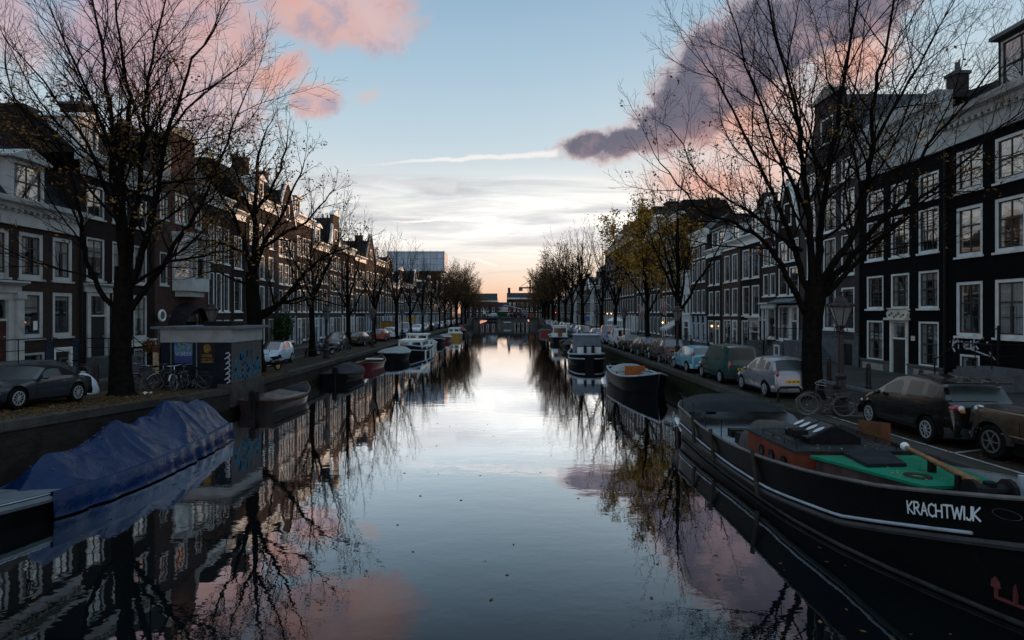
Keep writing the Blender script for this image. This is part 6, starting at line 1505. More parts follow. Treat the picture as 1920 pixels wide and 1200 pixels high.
# stanchions with a sagging line along the left rail, leaning timber fenders
for k, t in enumerate((.12,.22,.31,.40)):
    x, y, z = KW.side(t, KW.sh(t)-.02, 1, -.05); MB().tube([(x,y,z),(x,y,z+.52)], .014, 6).build('stanchion', iron, kr)
ln = MB(); pts = []
for k in range(25):
    t = .10+.34*k/24; x, y, z = KW.side(t, KW.sh(t)-.02, 1, -.05); pts.append((x,y,z+.50-.10*abs(math.sin(k/24*math.pi*4))))
ln.tube(pts, .008, 4); ln.build('guard_line', oldwood, kr)
for t, l in ((.03,.62),(.24,.7),(.36,.75),(.545,.95)):
    p0, p1 = KW.side(t, KW.sh(t)+.12, 1, .03), KW.side(t+.01, max(.02,KW.sh(t)-l), 1, .13); MB().tube([p0,p1], .055, 8).build('timber_fender', oldwood, kr, 40)
for (x, y0, y1, z) in ((6.6,15.3,13.5,1.37),(8.9,15.8,13.5,1.37)):
    rl = MB(); a, b_ = KL(x,y0,z+.12), KL(x,y1,z+.12); rl.tube([a,b_], .018, 6)
    for k in range(4): c = Vector(a).lerp(Vector(b_), k/3); rl.tube([(c.x,c.y,z),(c.x,c.y,z+.12)], .012, 5)
    rl.build('grab_rail', iron, kr)
MB().tube([KL(6.9,13.9,1.37),KL(6.9,13.9,1.62)], .012, 5).tube([KL(6.9,14.2,1.37),KL(6.9,14.2,1.62)], .012, 5).box(KL(7.05,0,0)[0],KL(6.75,0,0)[0],KL(0,14.25,0)[1],KL(0,13.85,0)[1],1.62,1.72).build('deck_stool', iron, kr)
spar = thing('wooden_spar', 'brown wooden spar with a white ball end lying across the green barge hatch', 'spar', (8.43,11.55,1.5))
sp_ = MB(); sp_.tube([(.19,1.2,.08),(.1,.6,.06),(-.02,-.2,.03),(-.12,-.8,.01),(-.18,-1.2,-.0)], [.04,.05,.06,.075,.07], 10); sp_.build('pole', mat('oiled pine', (0.20,0.10,0.045), .5, .4, .3, 5), spar, 40)
MB().ball((.2,1.27,.09), .09, 12, 8).build('ball_end', white, spar, 'all'); br = MB(); br.box(-.25,-.05,-.85,-.75,-.25,.03); br.box(.0,.12,.2,.3,-.2,.04); br.build('cradle', iron, spar)
# leaves lying on the hatch
lh = MB(); rg = random.Random(9)
for _ in range(120):
    x = rg.uniform(6.7,9.1); y = rg.uniform(11.1,13.1)
    if x < 6.72+(13.2-y)*.377+.1: continue
    a = rg.uniform(0,6.3); s_ = rg.uniform(.015,.035); c, q = math.cos(a)*s_, math.sin(a)*s_; z = 1.305
    lh.quad((x-c,y-q,z),(x+q*.7,y-c*.7,z+.004),(x+c,y+q,z+.012),(x-q*.7,y+c*.7,z+.002))
for _ in range(90):
    x = rg.uniform(6.6,8.9); y = rg.uniform(13.4,15.8); a = rg.uniform(0,6.3); s_ = rg.uniform(.015,.032); c, q = math.cos(a)*s_, math.sin(a)*s_; z = 1.374
    lh.quad((x-c,y-q,z),(x+q*.7,y-c*.7,z+.004),(x+c,y+q,z+.012),(x-q*.7,y+c*.7,z+.002))
struct(lh, 'fallen_leaves', mat('pale fallen leaf', (0.26,0.20,0.08), .8, .2, .4, 4), 'stuff')
dh = Hull('dinghy', 'small blue rimmed dinghy lying behind the stern of the black barge', 2.4, 1.2, (.5,.45,.6), (8.3,22.6), 1, 70, mat('blue dinghy paint', (0.02,0.14,0.30), .4, .4, .15, 4), mat('dinghy inside', (0.03,0.05,0.08), .6, .3, .2, 4), .15, .7, 2.2, mat('blue dinghy paint', ()), .85, rw=.035)
# ---- right bank boats further off
bb = Hull('open_barge', 'black open barge with pale inner deck and an orange board, right bank', 8.2, 2.7, (.95,.80,1.30), (7.75,35.3), -1, 3, tar, deckm, .55, .75, 2.6, strakem, .88, bow=.5, rw=.05)
MB().box(-.62,.62,-.9,-.8,.55,1.25).build('orange_board', mat('orange brown board', (0.30,0.085,0.02), .5, .4, .15, 3), bb.root); bb.cover(.12,.32,.35,tarp_pale,'cover',-.1,False,.02,.3)
b_ = MB(); b_.box(-.75,-.3,-.6,.3,.55,.9); b_.build('bench', deckm, bb.root); MB().box(.3,.9,-2.2,-1.6,.55,.95).build('engine_box', white, bb.root)
rp = MB(); rp.torus((-1.22,-2.1,.7), .17, .05, 16, 6, 'x'); rp.build('tyre_fender', rubber, bb.root)
em = MB(); em.prism([(-.9,.75),(-.55,.72),(-.5,.86),(-.7,.95),(-.95,.9)], 'x', 1.245, 1.26); em.build('emblem', mat('faded pink decal', (0.40,0.28,0.27), .6, .3, .3, 9), bb.root)
hs = Hull('dinghy', 'dark dinghy tucked between the open barge and the saloon boat', 3.6, 1.4, (.6,.5,.75), (8.4,44.5), -1, 0, tar, oldwood, .2, .7, 2.2, oldwood)
sb = Hull('saloon_boat', 'black saloon boat with a grey canvas wheelhouse and white stern boxes, right bank', 10.5, 3.1, (1.05,.85,1.5), (6.9,54.6), 1, -2, tar, deckm, .55, .25, 2.4, strakem, .92, strake=(.74,.06,strakem), rw=.08, full=.28, te=.5)
cabin(sb, 'wheelhouse', -1.15, 1.15, .16, .42, .7, 2.55, mat('blue grey canvas', (0.13,0.15,0.17), .7, .3, .15, 2), strakem, .1, 0, taper=.05)
for x in (-.95,-.3,.55): MB().box(x,x+.5,-4.45,-4.1,.7,1.55).build('stern_box', white, sb.root)
oc_ = MB(); oc_.box(-.42,-.22,-4.9,-4.5,.6,1.75); oc_.box(.22,.42,-4.9,-4.5,.6,1.75); oc_.build('outdrive', iron, sb.root)
cabin(sb, 'saloon', -1.05, 1.05, .43, .80, .7, 1.75, tar, deckm, .06, 5, (.4,.8))
cv = Hull('covered_boat', 'low boat under a dark tent cover beyond the saloon boat, right bank', 6.5, 2.4, (.8,.65,.95), (7.6,72), 1, 0, tar, oldwood, .4, .7, 2.2, oldwood); cv.cover(.05,.9,.75,tarp_grey,'cover',.03,True)
wb = Hull('cabin_boat', 'small boat with a white cabin and brown door, right bank far row', 8, 2.8, (.9,.8,1.2), (7.6,92), 1, 0, tar, deckm, .5, .8, 2.2, strakem); co = cabin(wb, 'cabin', -1.1, 1.1, .1, .5, .7, 2.5, white, white, .12, 3); MB().box(-.32,.32,-3.32,-3.16,.7,2.2).build('door', wood, co)
rb2 = Hull('red_boat', 'rust red boat moored far along the right bank', 8, 2.6, (1.0,.8,1.2), (7.5,126), 1, 0, mat('rust red hull', (0.17,0.03,0.022), .5, .4, .2, 2), deckm, .5, .8, 2.2, strakem); rb2.cover(.1,.8,.5,tarp_grey)
for k, (y, l) in enumerate([(66,'open dark boat just past the saloon boat'),(82,'slim dark boat between the tent covered boat and the white cabin boat'),(106,'dark boat with a pale rim, right bank beyond the white cabin boat')]): q = Hull('open_boat', l, 5.5, 2.0, (.7,.55,.85), (7.9,y), 1, 0, tar, oldwood, .3, .7, 2.2, strakem if k == 2 else oldwood); q.cover(.1,.7,.25,tarp_pale if k == 2 else tarp_grey)
# ---- left bank boats
ob = Hull('open_boat', 'wooden boat with an outboard motor and pale cover below the kiosk wall', 5.6, 2.0, (.62,.50,.80), (-11.15,28.9), 1, -3, mat('brown black hull', (0.022,0.015,0.014), .4, .5, .3, 3, coat=.2), oldwood, .25, .8, 2.3, mat('worn red brown rail', (0.10,0.045,0.035), .5, .4, .3, 5), .88, rw=.04, strake=(.86,.03,oldwood))
ob.cover(.06,.62,.26,mat('faded brown boat cover', (0.06,0.05,0.046), .45, .5, .3, 2.5, coat=.2),'cover',-.02,True,.05,.3,.06); ob.cover(.66,.93,.14,tarp_grey,'bow_cover',-.03,False,.03)
def outboard(h, x=0.0):
    y = -h.L/2-.12; m_ = MB(); m_.box(x-.15,x+.15,y-.25,y+.10,.62,1.02); m_.ball((x,y-.08,1.02),(.16,.19,.10),10,6); m_.tube([(x,y-.08,.65),(x,y-.12,-.3)],[.09,.06],8); m_.tube([(x,y+.05,.9),(x,y+.6,.95)],.02,6); m_.build('outboard_motor', iron, h.root, 40)
outboard(ob)
cvb = Hull('covered_boat', 'boat under a grey tent cover with its motor tipped towards the viewer, left bank', 5.6, 2.2, (.62,.5,.8), (-11.2,40.3), 1, -2, tar, oldwood, .35, .8, 2.2, oldwood); cvb.cover(.03,.9,.62,tarp_grey,'cover',.04,True,.25,.45,.16,3); outboard(cvb,.2)
rb = Hull('red_boat', 'low dark red boat with a white thwart, left bank', 5.6, 1.9, (.6,.5,.85), (-11.35,48.6), 1, -2, mat('dark red hull', (0.085,0.010,0.016), .4, .5, .2, 3, coat=.2), oldwood, .3, .75, 2.2, mat('dark red hull', ()), .86); MB().box(-.7,.7,.3,.75,.62,.72).build('thwart', white, rb.root)
sl_ = Hull('sloop', 'round black sloop under a pale domed cover, left bank', 6.6, 2.8, (.9,.8,1.05), (-10.95,56.5), 1, -2, tar, oldwood, .4, .25, 2.3, strakem, .86, rw=.07, full=.35, te=.5); sl_.cover(.03,.97,.35,tarp_pale,'cover',.05,False,.12,.3,.04)
tg = Hull('cabin_barge', 'black barge with white wheelhouse and low white cabin, left bank', 10.5, 3.3, (1.05,.85,1.3), (-10.45,64.5), -1, 0, tar, white, .8, .82, 2.6, strakem, .92, strake=(.72,.06,strakem), rw=.07)
cabin(tg, 'wheelhouse', -1.25, 1.25, .16, .36, .8, 2.1, white, white, .12, 3, (.5,.9)); cabin(tg, 'cabin', -1.3, 1.3, .365, .78, .8, 1.6, white, white, .06, 4, (.35,.8)); 
mp = MB(); mp.tube([(0,3.2,.8),(0,3.2,2.3)],.04,6); mp.build('mast', white, tg.root)
for k, t in enumerate((.3,.5,.7)):
    x, y, z = tg.out(t, .75, -1, .1); MB().tube([(x,y,z),(x,y,z-.6)],.09,8).build('fender', white, tg.root, 40)
q_ = [tg.out(t, v, -1, .015) if False else tuple(c + (-.015 if i == 0 else 0) for i, c in enumerate(tg.out(t, v, -1))) for t, v in ((.60,.84),(.66,.84),(.66,.95),(.60,.95))]; MB().add(q_, [(0,1,2,3)]).build('name_plate', white, tg.root)
cr_ = Hull('cream_boat', 'small cream boat behind the white wheelhouse barge, left bank', 5, 2, (.7,.6,.9), (-10.7,78), 1, 0, cream, deckm, .3, .75, 2.2, white); cr_.cover(.1,.7,.3,tarp_pale)
dk = Hull('covered_boat', 'dark rounded boat with a black cover, left bank', 6, 2.4, (.9,.7,1.0), (-10.7,86), 1, 0, tar, oldwood, .3, .8, 2.2, strakem); dk.cover(.05,.95,.5,tarp_grey,'cover',.04,False)
mr = Hull('red_boat', 'maroon hulled boat with a pale top, left bank', 6, 2.2, (.8,.7,1.0), (-10.5,95), 1, 0, mat('dark red hull', ()), deckm, .3, .8, 2.2, white); mr.cover(.1,.8,.4,tarp_pale)
yb_ = Hull('yellow_boat', 'yellow hulled boat with a white cabin top, left bank', 8, 2.7, (1.0,.85,1.3), (-9.9,106), 1, 0, mat('ochre hull', (0.30,0.16,0.02), .4, .5, .15, 2), white, .6, .8, 2.3, white); cabin(yb_, 'cabin', -1, 1, .2, .65, .8, 1.8, white, white, .06, 3)
pk = Hull('covered_boat', 'boat under a maroon tent cover before the bridge, left bank', 8, 2.7, (1.0,.8,1.2), (-10.2,121), 1, 0, tar, oldwood, .4, .8, 2.2, oldwood); pk.cover(.05,.9,1.1,mat('maroon canvas', (0.10,0.035,0.045), .6, .3, .2, 2),'cover',.05,True)
# ---- the boat under the blue tarpaulin
tb = Hull('tarped_boat', 'long boat shrouded in a crumpled blue tarpaulin at the left', 9.4, 2.3, (.55,.50,.62), (-10.75,16.0), -1, 2, tar, deckm, .3, .8, 2.1, strakem, .9, rw=.015, strake=(.90,.085,mat('grey white hull', (0.10,0.115,0.13), .5, .4, .15, 2, grime=(0.06,0.06,0.06), gscale=1.5)))
bm = bpy.data.materials.new('blue tarpaulin'); bm.use_nodes = True; t = bm.node_tree; N = NT(t); b = t.nodes['Principled BSDF']
oc = t.nodes.new('ShaderNodeTexCoord').outputs['Object']
N.put(b.inputs['Base Color'], N.mix(N.step(N.noise(oc, 1.4, 5, .6), .35, .7), (0.0005,0.0095,0.042), (0.0010,0.0155,0.064)))
b.inputs['Roughness'].default_value = .22; b.inputs['Specular IOR Level'].default_value = .2; b.inputs['Coat Roughness'].default_value = .12
bn = t.nodes.new('ShaderNodeBump'); bn.inputs['Strength'].default_value = 1.0; bn.inputs['Distance'].default_value = .10
rn_ = t.nodes.new('ShaderNodeTexNoise'); rn_.noise_type = 'RIDGED_MULTIFRACTAL'; rn_.inputs['Scale'].default_value = 1.5; rn_.inputs['Detail'].default_value = 3; rn_.inputs['Roughness'].default_value = .45; rn_.inputs['Distortion'].default_value = .6; t.links.new(oc, rn_.inputs['Vector'])
t.links.new(N.m('MULTIPLY', N.step(rn_.outputs[0], .75, 1.5), .55), b.inputs['Coat Weight'])
t.links.new(N.m('ADD', N.m('MULTIPLY', rn_.outputs[0], .35), N.m('MULTIPLY', N.noise(oc, 5.0, 4, .6, .8), .3)), bn.inputs['Height']); t.links.new(bn.outputs[0], b.inputs['Normal'])
peaks = [(0.0,-4.45,1.52,.3),(0.05,-2.5,1.78,1),(0.0,.0,1.60,.8),(.1,2.9,1.42,.4)]   # along the boat's own axis, bow is +y (towards the viewer)
def tarp(u, v):
    y = -4.85+8.1*u; a = 2*v-1; tq = min(.97, max(.02, (y+tb.L/2)/tb.L)); hw = tb.b(tq)+.20; zt = tb.sh(tq)
    # ridge line: straight cloth between the poles, sagging
    zr = 1.3
    for (x0, p0, h0, k0), (x1, p1, h1, k1) in zip(peaks, peaks[1:]):
        if p0 <= y <= p1: s_ = (y-p0)/(p1-p0); zr = h0+(h1-h0)*s_-(.16 if p1 < -2 else .34 if p1-p0 < 3 else .14)*math.sin(math.pi*s_)**.9
    if y < peaks[0][1]: zr = peaks[0][2]-.1
    if y > peaks[-1][1]: zr = peaks[-1][2]-1.4*(y-peaks[-1][1])
    if u > .90: zr = zt+.06+(zr-zt-.06)*(1-((u-.90)/.10)**1.5)
    e = abs(a); q = 1-e
    lat = zt-.16+(zr-zt+.16)*(1-e**1.45)-.10*math.sin(math.pi*e)*(1 if e < 1 else 0)
    x = a*hw
    f = 0.0
    for (xp, yp, hp, kk) in peaks:
        if kk == 0: continue
        d = math.hypot(x-xp, y-yp); th = math.atan2(y-yp, x-xp); w = math.exp(-(d/1.5)**2)*min(1, d/.7)
        r1 = 1-abs(math.sin(th*3.5+mnoise.noise(Vector((d*1.3,yp,0)))*1.6)); f += kk*w*(.17*r1**3.0-.03)
    f += .06*(mnoise.noise(Vector((x*2.2,y*1.3,3)))) + .022*mnoise.noise(Vector((x*4,y*3,8)))
    edge = min(1, q/.16); z = lat+f*(.35+.65*edge)
    if e > .86: k = (e-.86)/.14; z -= k*(.40+.14*mnoise.noise(Vector((y*1.7,a,5)))+.10*mnoise.noise(Vector((y*3.1,2,0)))); x += .10*mnoise.noise(Vector((y*2.3,7,0)))*k*(1 if a > 0 else -1)
    e2 = max(0, min(1, (e-.80)/.12)); z = max(z, zt+.05) if .80 < e < .93 else z
    return (x, y, max(z, .04))
tm = MB(); tm.grid(tarp, 190, 70); tm.build('tarpaulin', bm, tb.root, 'all')
lt_ = MB(); rg = random.Random(4)
for _ in range(110):
    if rg.random() < .6: u, v = rg.gauss(.74,.07), rg.gauss(.62,.10)
    else: u, v = rg.uniform(.2,.95), rg.uniform(.3,.9)
    if not (0 < u < 1 and 0 < v < 1): continue
    p = Vector(tarp(u, v)); a = rg.uniform(0,6.3); s_ = rg.uniform(.02,.04); c, q = math.cos(a)*s_, math.sin(a)*s_
    lt_.quad(p+Vector((-c,-q,.02)),p+Vector((q*.7,-c*.7,.03)),p+Vector((c,q,.035)),p+Vector((-q*.7,c*.7,.025)))
lo = tag(lt_.build('fallen_leaves', leafm, None), kind='stuff'); lo.location = tb.root.location; lo.rotation_euler = tb.root.rotation_euler
fb_ = MB(); fb_.grid(lambda u, v: ((2*v-1)*(tb.b(.80+.195*u)-.03), -tb.L/2+(.80+.195*u)*tb.L, tb.sh(.80+.195*u)+.02+.05*(1-(2*v-1)**2)), 10, 8); fb_.build('bow_deck', mat('grey white hull', ()), tb.root, 'all')

# mooring ropes
def rope(label, p, q, sag=.18):
    r_ = thing('mooring_rope', label, 'rope', p); a, b_ = Vector((0,0,0)), Vector(q)-Vector(p)
    MB().tube([a.lerp(b_, k/12)-Vector((0,0,sag*math.sin(math.pi*k/12))) for k in range(13)], .016, 5).build('line', oldwood, r_); MB().torus(tuple(b_), .09, .014, 12, 5, 'z').build('loop', oldwood, r_)
rope('rope from the stern of the long black barge to the right quay', (8.9,20.6,1.25), (9.75,22.6,1.36)); rope('rope from the orange boarded open barge to the right quay', (8.6,38.2,.95), (9.75,40.6,1.2)); rope('rope from the far end of the tarped boat to the left quay', (-11.0,20.4,.85), (-12.6,22.6,1.4)); rope('rope from the wooden outboard boat to the left quay', (-11.2,31.4,.75), (-12.6,33.0,1.2)); rope('rope from the grey tent covered boat to the left quay', (-11.3,43.2,.8), (-12.6,44.8,1.2))
# ================================================================== KIOSK, LANTERNS, STREET FURNITURE
kx0, kx1, ky0, ky1 = -15.45, -12.34, 26.0, 29.15
K = thing('kiosk', 'flat roofed kiosk with posters and blue graffiti standing on the quay edge', 'kiosk', (kx1,ky0,1.15))
def kb_(mb, name, m_, par=None): return mb.shift((-kx1,-ky0,-1.15)).build(name, m_, par or K)
pebble = mat('rough pebbledash', (0.10,0.09,0.086), .9, .2, .5, 26, bump=1.0, fine=.6, grime=(0.08,0.07,0.065), gscale=1.4)
navy = mat('blue black boarding', (0.008,0.011,0.018), .6, .4, .3, 2, grime=(0.016,0.016,0.02), gscale=2)
concrete = mat('stained concrete', (0.06,0.056,0.052), .8, .2, .2, 2, bump=.25, grime=(0.03,0.028,0.024), gscale=1.2, gamt=.7)
m_ = MB(); m_.use(pebble); m_.quad((kx1,ky0,1.36),(kx1,ky1,1.36),(kx1,ky1,3.2),(kx1,ky0,3.2)); m_.quad((kx1,ky1,1.1),(kx0,ky1,1.1),(kx0,ky1,3.2),(kx1,ky1,3.2)); m_.quad((kx0,ky1,1.1),(kx0,ky0,1.1),(kx0,ky0,3.2),(kx0,ky1,3.2))
m_.use(navy); m_.quad((kx0,ky0,1.0),(kx1,ky0,1.0),(kx1,ky0,3.2),(kx0,ky0,3.2)); kb_(m_, 'wall', None)
bs = MB(); bs.box(kx1-.6,kx1+.10,ky0-.05,ky1+.05,.35,1.355); kb_(bs, 'concrete_base', concrete); 
fs = MB(); fs.box(kx0-.03,kx1+.03,ky0-.03,ky1+.03,3.2,3.80); kb_(fs, 'fascia', mat('grey fascia paint', (0.27,0.275,0.275), .6, .3, .08, 1.5, grime=(0.14,0.14,0.13), gscale=1))
rf = MB(); rf.box(kx0-.35,kx1+.32,ky0-.22,ky1+.35,3.803,3.90); kr_ = kb_(rf, 'roof', lead)
hb = MB(); hb.box(-14.2,-12.9,27.2,28.6,3.902,4.12); kb_(hb, 'roof_hatch', iron, kr_)
vp = MB()
for x in (kx0+.42, kx0+1.55): vp.box(x,x+.05,ky0-.035,ky0-.002,1.1,3.19)
kb_(vp, 'door_post', mat('dull green post', (0.08,0.12,0.11), .6, .3, .2, 5))
pm = bpy.data.materials.new('concert poster'); pm.use_nodes = True; t = pm.node_tree; N = NT(t); b = t.nodes['Principled BSDF']; b.inputs['Roughness'].default_value = .35
gc = t.nodes.new('ShaderNodeTexCoord').outputs['Generated']; gx_, gy_, gz_ = N.sep(gc)
cells = t.nodes.new('ShaderNodeTexVoronoi'); cells.inputs['Scale'].default_value = 9; t.links.new(gc, cells.inputs['Vector'])
pc_ = N.mix(N.step(gz_, .28, .62), (0.012,0.03,0.14), (0.05,0.13,0.20)); pc_ = N.mix(N.m('MULTIPLY', N.step(gz_, .55, .7), .7), pc_, cells.outputs['Color'], 'OVERLAY'); pc_ = N.mix(N.m('MULTIPLY', N.m('SUBTRACT', 1.0, N.step(gz_, .1, .25)), .6), pc_, cells.outputs['Color'], 'MULTIPLY')
t.links.new(pc_, b.inputs['Base Color'])
po1 = kb_(MB().box(-14.86,-14.06,ky0-.03,ky0-.004,2.28,3.17), 'poster', pm)
tx = MB(); letters(tx, 'WONDER', lambda u, v: (-14.79+u, ky0-.034, 2.62+v), .15, .024, .14); kb_(tx, 'poster_title', mat('poster lettering', (0.30,0.36,0.50), .5, .3, .1, 5), po1)
po2 = kb_(MB().box(-13.75,-13.05,ky0-.03,ky0-.004,2.25,3.17), 'poster', mat('dark poster paper', (0.012,0.010,0.010), .4, .4, .3, 5))
tx = MB(); tx.ball((-13.4,ky0-.03,2.93),(.17,.012,.2),14,8)
for k in range(5): tx.box(-13.62+.09*k,-13.56+.09*k,ky0-.036,ky0-.031,2.55,2.68)
tx.box(-13.66,-13.14,ky0-.036,ky0-.031,2.44,2.48); tx.box(-13.66,-13.14,ky0-.036,ky0-.031,2.31,2.39); kb_(tx, 'poster_print', mat('ochre print', (0.16,0.09,0.02), .5, .3, .5, 14), po2)
gf = MB(); letters(gf, 'KOHA', lambda u, v: (kx1+.012, 26.35+u*1.15, 1.50+v+.05*math.sin(u*4)), .80, .13, .10, .06, 2)
rg = random.Random(3)
for _ in range(9):
    y, z = 26.5+rg.uniform(0,1.5), 2.35+rg.uniform(0,.35); pts = [(y+rg.uniform(-.2,.3), z+rg.uniform(-.22,.3)) for _ in range(3)]
    for a, c in zip(pts, pts[1:]): d = Vector((c[0]-a[0], c[1]-a[1])); n_ = Vector((-d.y,d.x)).normalized()*.045; gf.quad((kx1+.012,a[0]-n_.x,a[1]-n_.y),(kx1+.012,a[0]+n_.x,a[1]+n_.y),(kx1+.012,c[0]+n_.x,c[1]+n_.y),(kx1+.012,c[0]-n_.x,c[1]-n_.y))
kb_(gf, 'graffiti', mat('blue spray paint', (0.018,0.105,0.170), .7, .2, .4, 9))
ws_ = MB()
for k in range(6):
    z = 1.45+.23*k; pts = [(-12.34-.30+.05*k%.1,z+.1),(-12.34-.12,z+.16),(-12.34-.05,z+.02),(-12.34-.2,z-.06)]
    for a, c in zip(pts, pts[1:]): d = Vector((c[0]-a[0], c[1]-a[1])); n_ = Vector((-d.y,d.x)).normalized()*.022; ws_.quad((a[0]-n_.x,ky0-.012,a[1]-n_.y),(a[0]+n_.x,ky0-.012,a[1]+n_.y),(c[0]+n_.x,ky0-.012,c[1]+n_.y),(c[0]-n_.x,ky0-.012,c[1]-n_.y))
kb_(ws_, 'white_tag', mat('white spray paint', ()))
rp_ = thing('advertising_pillar', 'slim red and cream pillar at the left corner of the kiosk', 'pillar', zk(-15.95,26.6))
MB().box(-.16,.16,-.16,.16,-.1,1.75).build('post', mat('oxblood door paint', ()), rp_); MB().box(-.13,.13,-.175,-.161,.5,1.5).build('panel', mat('cream and ochre panel', (0.35,0.26,0.16), .5, .3, .5, 7), rp_)
# lanterns
lpaint = mat('lantern post paint', (0.022,0.014,0.016), .4, .5, .25, 6); lglass = mat('frosted lantern glass', (0.13,0.13,0.12), .18, .6, .1, 3, coat=.5)
def lantern(label, x, y, H=3.75, rz=0.3):
    root = thing('street_lantern', label, 'street lamp', zk(x, y), rz, 'old style lanterns along the quays'); h = H-1.0
    p = MB(); p.lathe([(.25,-.1),(.25,.16),(.20,.2),(.20,.52),(.24,.56),(.24,.64),(.15,.70),(.13,1.15),(.165,1.2),(.165,1.27),(.085,1.34),(.07,h-.15),(.11,h-.1),(.11,h-.05),(.06,h)], (0,0,0), 14); p.build('post', lpaint, root, 35)
    a = MB()
    for k in range(4): t = math.pi/2*k+.5; a.tube([(0.05*math.cos(t),.05*math.sin(t),h-.2),(.2*math.cos(t),.2*math.sin(t),h-.05),(.14*math.cos(t),.14*math.sin(t),h+.1)], .014, 5)
    a.tube([(-.3,0,h-.25),(.3,0,h-.25)], .015, 6); a.build('bracket', lpaint, root)
    n = 6; zb_, zt_ = h+.10, h+.70; rb_, rt_ = .135, .33; fr = MB()
    C_ = lambda r, z, k: (r*math.cos(6.283*k/n), r*math.sin(6.283*k/n), z)
    for k in range(n): fr.tube([C_(rb_,zb_,k),C_(rt_,zt_,k)], .014, 5); fr.tube([C_(rb_,zb_,k),C_(rb_,zb_,k+1)], .014, 5); fr.tube([C_(rt_,zt_,k),C_(rt_,zt_,k+1)], .02, 5)
    fr.lathe([(.10,h),(.14,h+.09),(.14,h+.11)], (0,0,0), 6); fo = fr.build('lantern_frame', lpaint, root)
    for k in range(n): MB().quad(C_(rb_*.97,zb_+.01,k+.04),C_(rb_*.97,zb_+.01,k+.96),C_(rt_*.97,zt_-.01,k+.96),C_(rt_*.97,zt_-.01,k+.04)).build('lantern_glass', lglass, fo)
    cr = MB(); cr.lathe([(.40,zt_),(.40,zt_+.03),(.30,zt_+.10),(.22,zt_+.14),(.20,zt_+.24),(.13,zt_+.30),(.05,zt_+.34),(.045,zt_+.42),(.07,zt_+.46),(.01,zt_+.52)], (0,0,0), 12)
    for k in range(12): t = 6.283*k/12; cr.ball((.39*math.cos(t),.39*math.sin(t),zt_+.06),(.035,.035,.055),6,5)
    cr.build('crown_roof', lpaint, root, 40); return root
L0 = lantern('ornate crowned lantern on a dark red post by the leaning bicycles', 10.52, 18.65)
for k, (x, y, l) in enumerate([(10.45,36.6,'crowned lantern by the dark off-roader, right bank'),(10.6,54.4,'crowned lantern beside the small white van'),(10.6,72,'thin lantern far down the right bank near the silver hatchback'),(-15.75,31.0,'crowned lantern showing above the kiosk roof'),(-13.5,43.2,'crowned lantern at the dark people carrier, left bank'),(-13.4,57.3,'crowned lantern between the black hatchback and the red car'),(-13.4,73,'crowned lantern past the faded red car, left bank'),(-13.4,91,'small lantern near the yellow sign, left bank'),(10.6,92,'small far lantern in the right bank car row')]): dup(L0, zk(x, y), .3+.4*k, l)
# bollards
def bollard(label, x, y, first=None):
    if first: return dup(first, (x,y,zG(x,y)+.1), .3, label)
    r_ = thing('bollard', label, 'bollard', (x,y,zG(x,y)+.1), 0, 'dark iron bollards along the pavement')
    MB().lathe([(.13,-.2),(.13,.12),(.105,.15),(.085,.85),(.10,.87),(.10,.92),(.07,.97),(.075,1.02),(.03,1.06)], (0,0,0), 10).build('post', lpaint, r_, 35)
    MB().lathe([(.11,.60),(.11,.66)], (0,0,0), 10).build('collar', lpaint, r_); return r_
bl = bollard('dark bollard seen just left of the right lantern post', 14.85, 27.3)
for k, (x, y, l) in enumerate([(14.85,24.3,'dark bollard rising behind the bonnet of the dark brown hatchback'),(14.85,21.2,'dark bollard behind the roof of the dark brown hatchback'),(14.85,18.2,'dark bollard near the wood sided wagon'),(14.85,36,'bollard behind the big tree before the stone steps'),(14.85,44,'bollard beyond the green van, right pavement'),(14.85,48,'bollard before the pale door canopy'),(14.85,53,'bollard by the taupe brick house'),(14.85,62,'bollard by the pale blue ground floor'),(14.85,68,'bollard in front of the white fronted house'),(-17.2,24.4,'small dark bollard right behind the white bin bag'),(-19.3,36,'bollard before the arched awning, left pavement'),(-19.3,42.5,'bollard before the three window brick house, left pavement'),(-19.3,50,'bollard left of the ivy bush')]): bollard(l, x, y, bl)
# white bin bag
bg_ = thing('bin_bag', 'full white plastic bin bag slumped by the big left tree', 'bin bag', zk(-16.15,22.3))
def fbag(u, v):
    a = 6.283*u; z = .78*v; r = (.36*(1-v**2.2)**.6+.05)*(1+.12*mnoise.noise(Vector((math.cos(a)*1.5,math.sin(a)*1.5,v*3)))+.05*math.sin(a*7+v*3)*v); r *= (1-.15*math.exp(-v*9)); return (r*math.cos(a)*1.15+.10*(1-v)-.08*v, r*math.sin(a)*.8, z+(.03*math.sin(a*5) if v > .95 else 0))
MB().grid(fbag, 36, 18).build('sack', mat('thin white plastic', (0.50,0.53,0.58), .35, .5, .1, 4, bump=.8), bg_, 'all'); MB().lathe([(.04,.76),(.09,.84),(.03,.80)], (-.08,0,0), 9).build('knot', mat('thin white plastic', ()), bg_)
pb_ = thing('paper_litter', 'crumpled pale paper litter on the leaves near the kiosk bikes', 'litter', zk(-14.0,22.6)); MB().grid(lambda u, v: (.35*u-.17,.2*v-.1,.05+.05*math.sin(u*9)*math.cos(v*7)), 8, 6).build('sheet', cream, pb_)
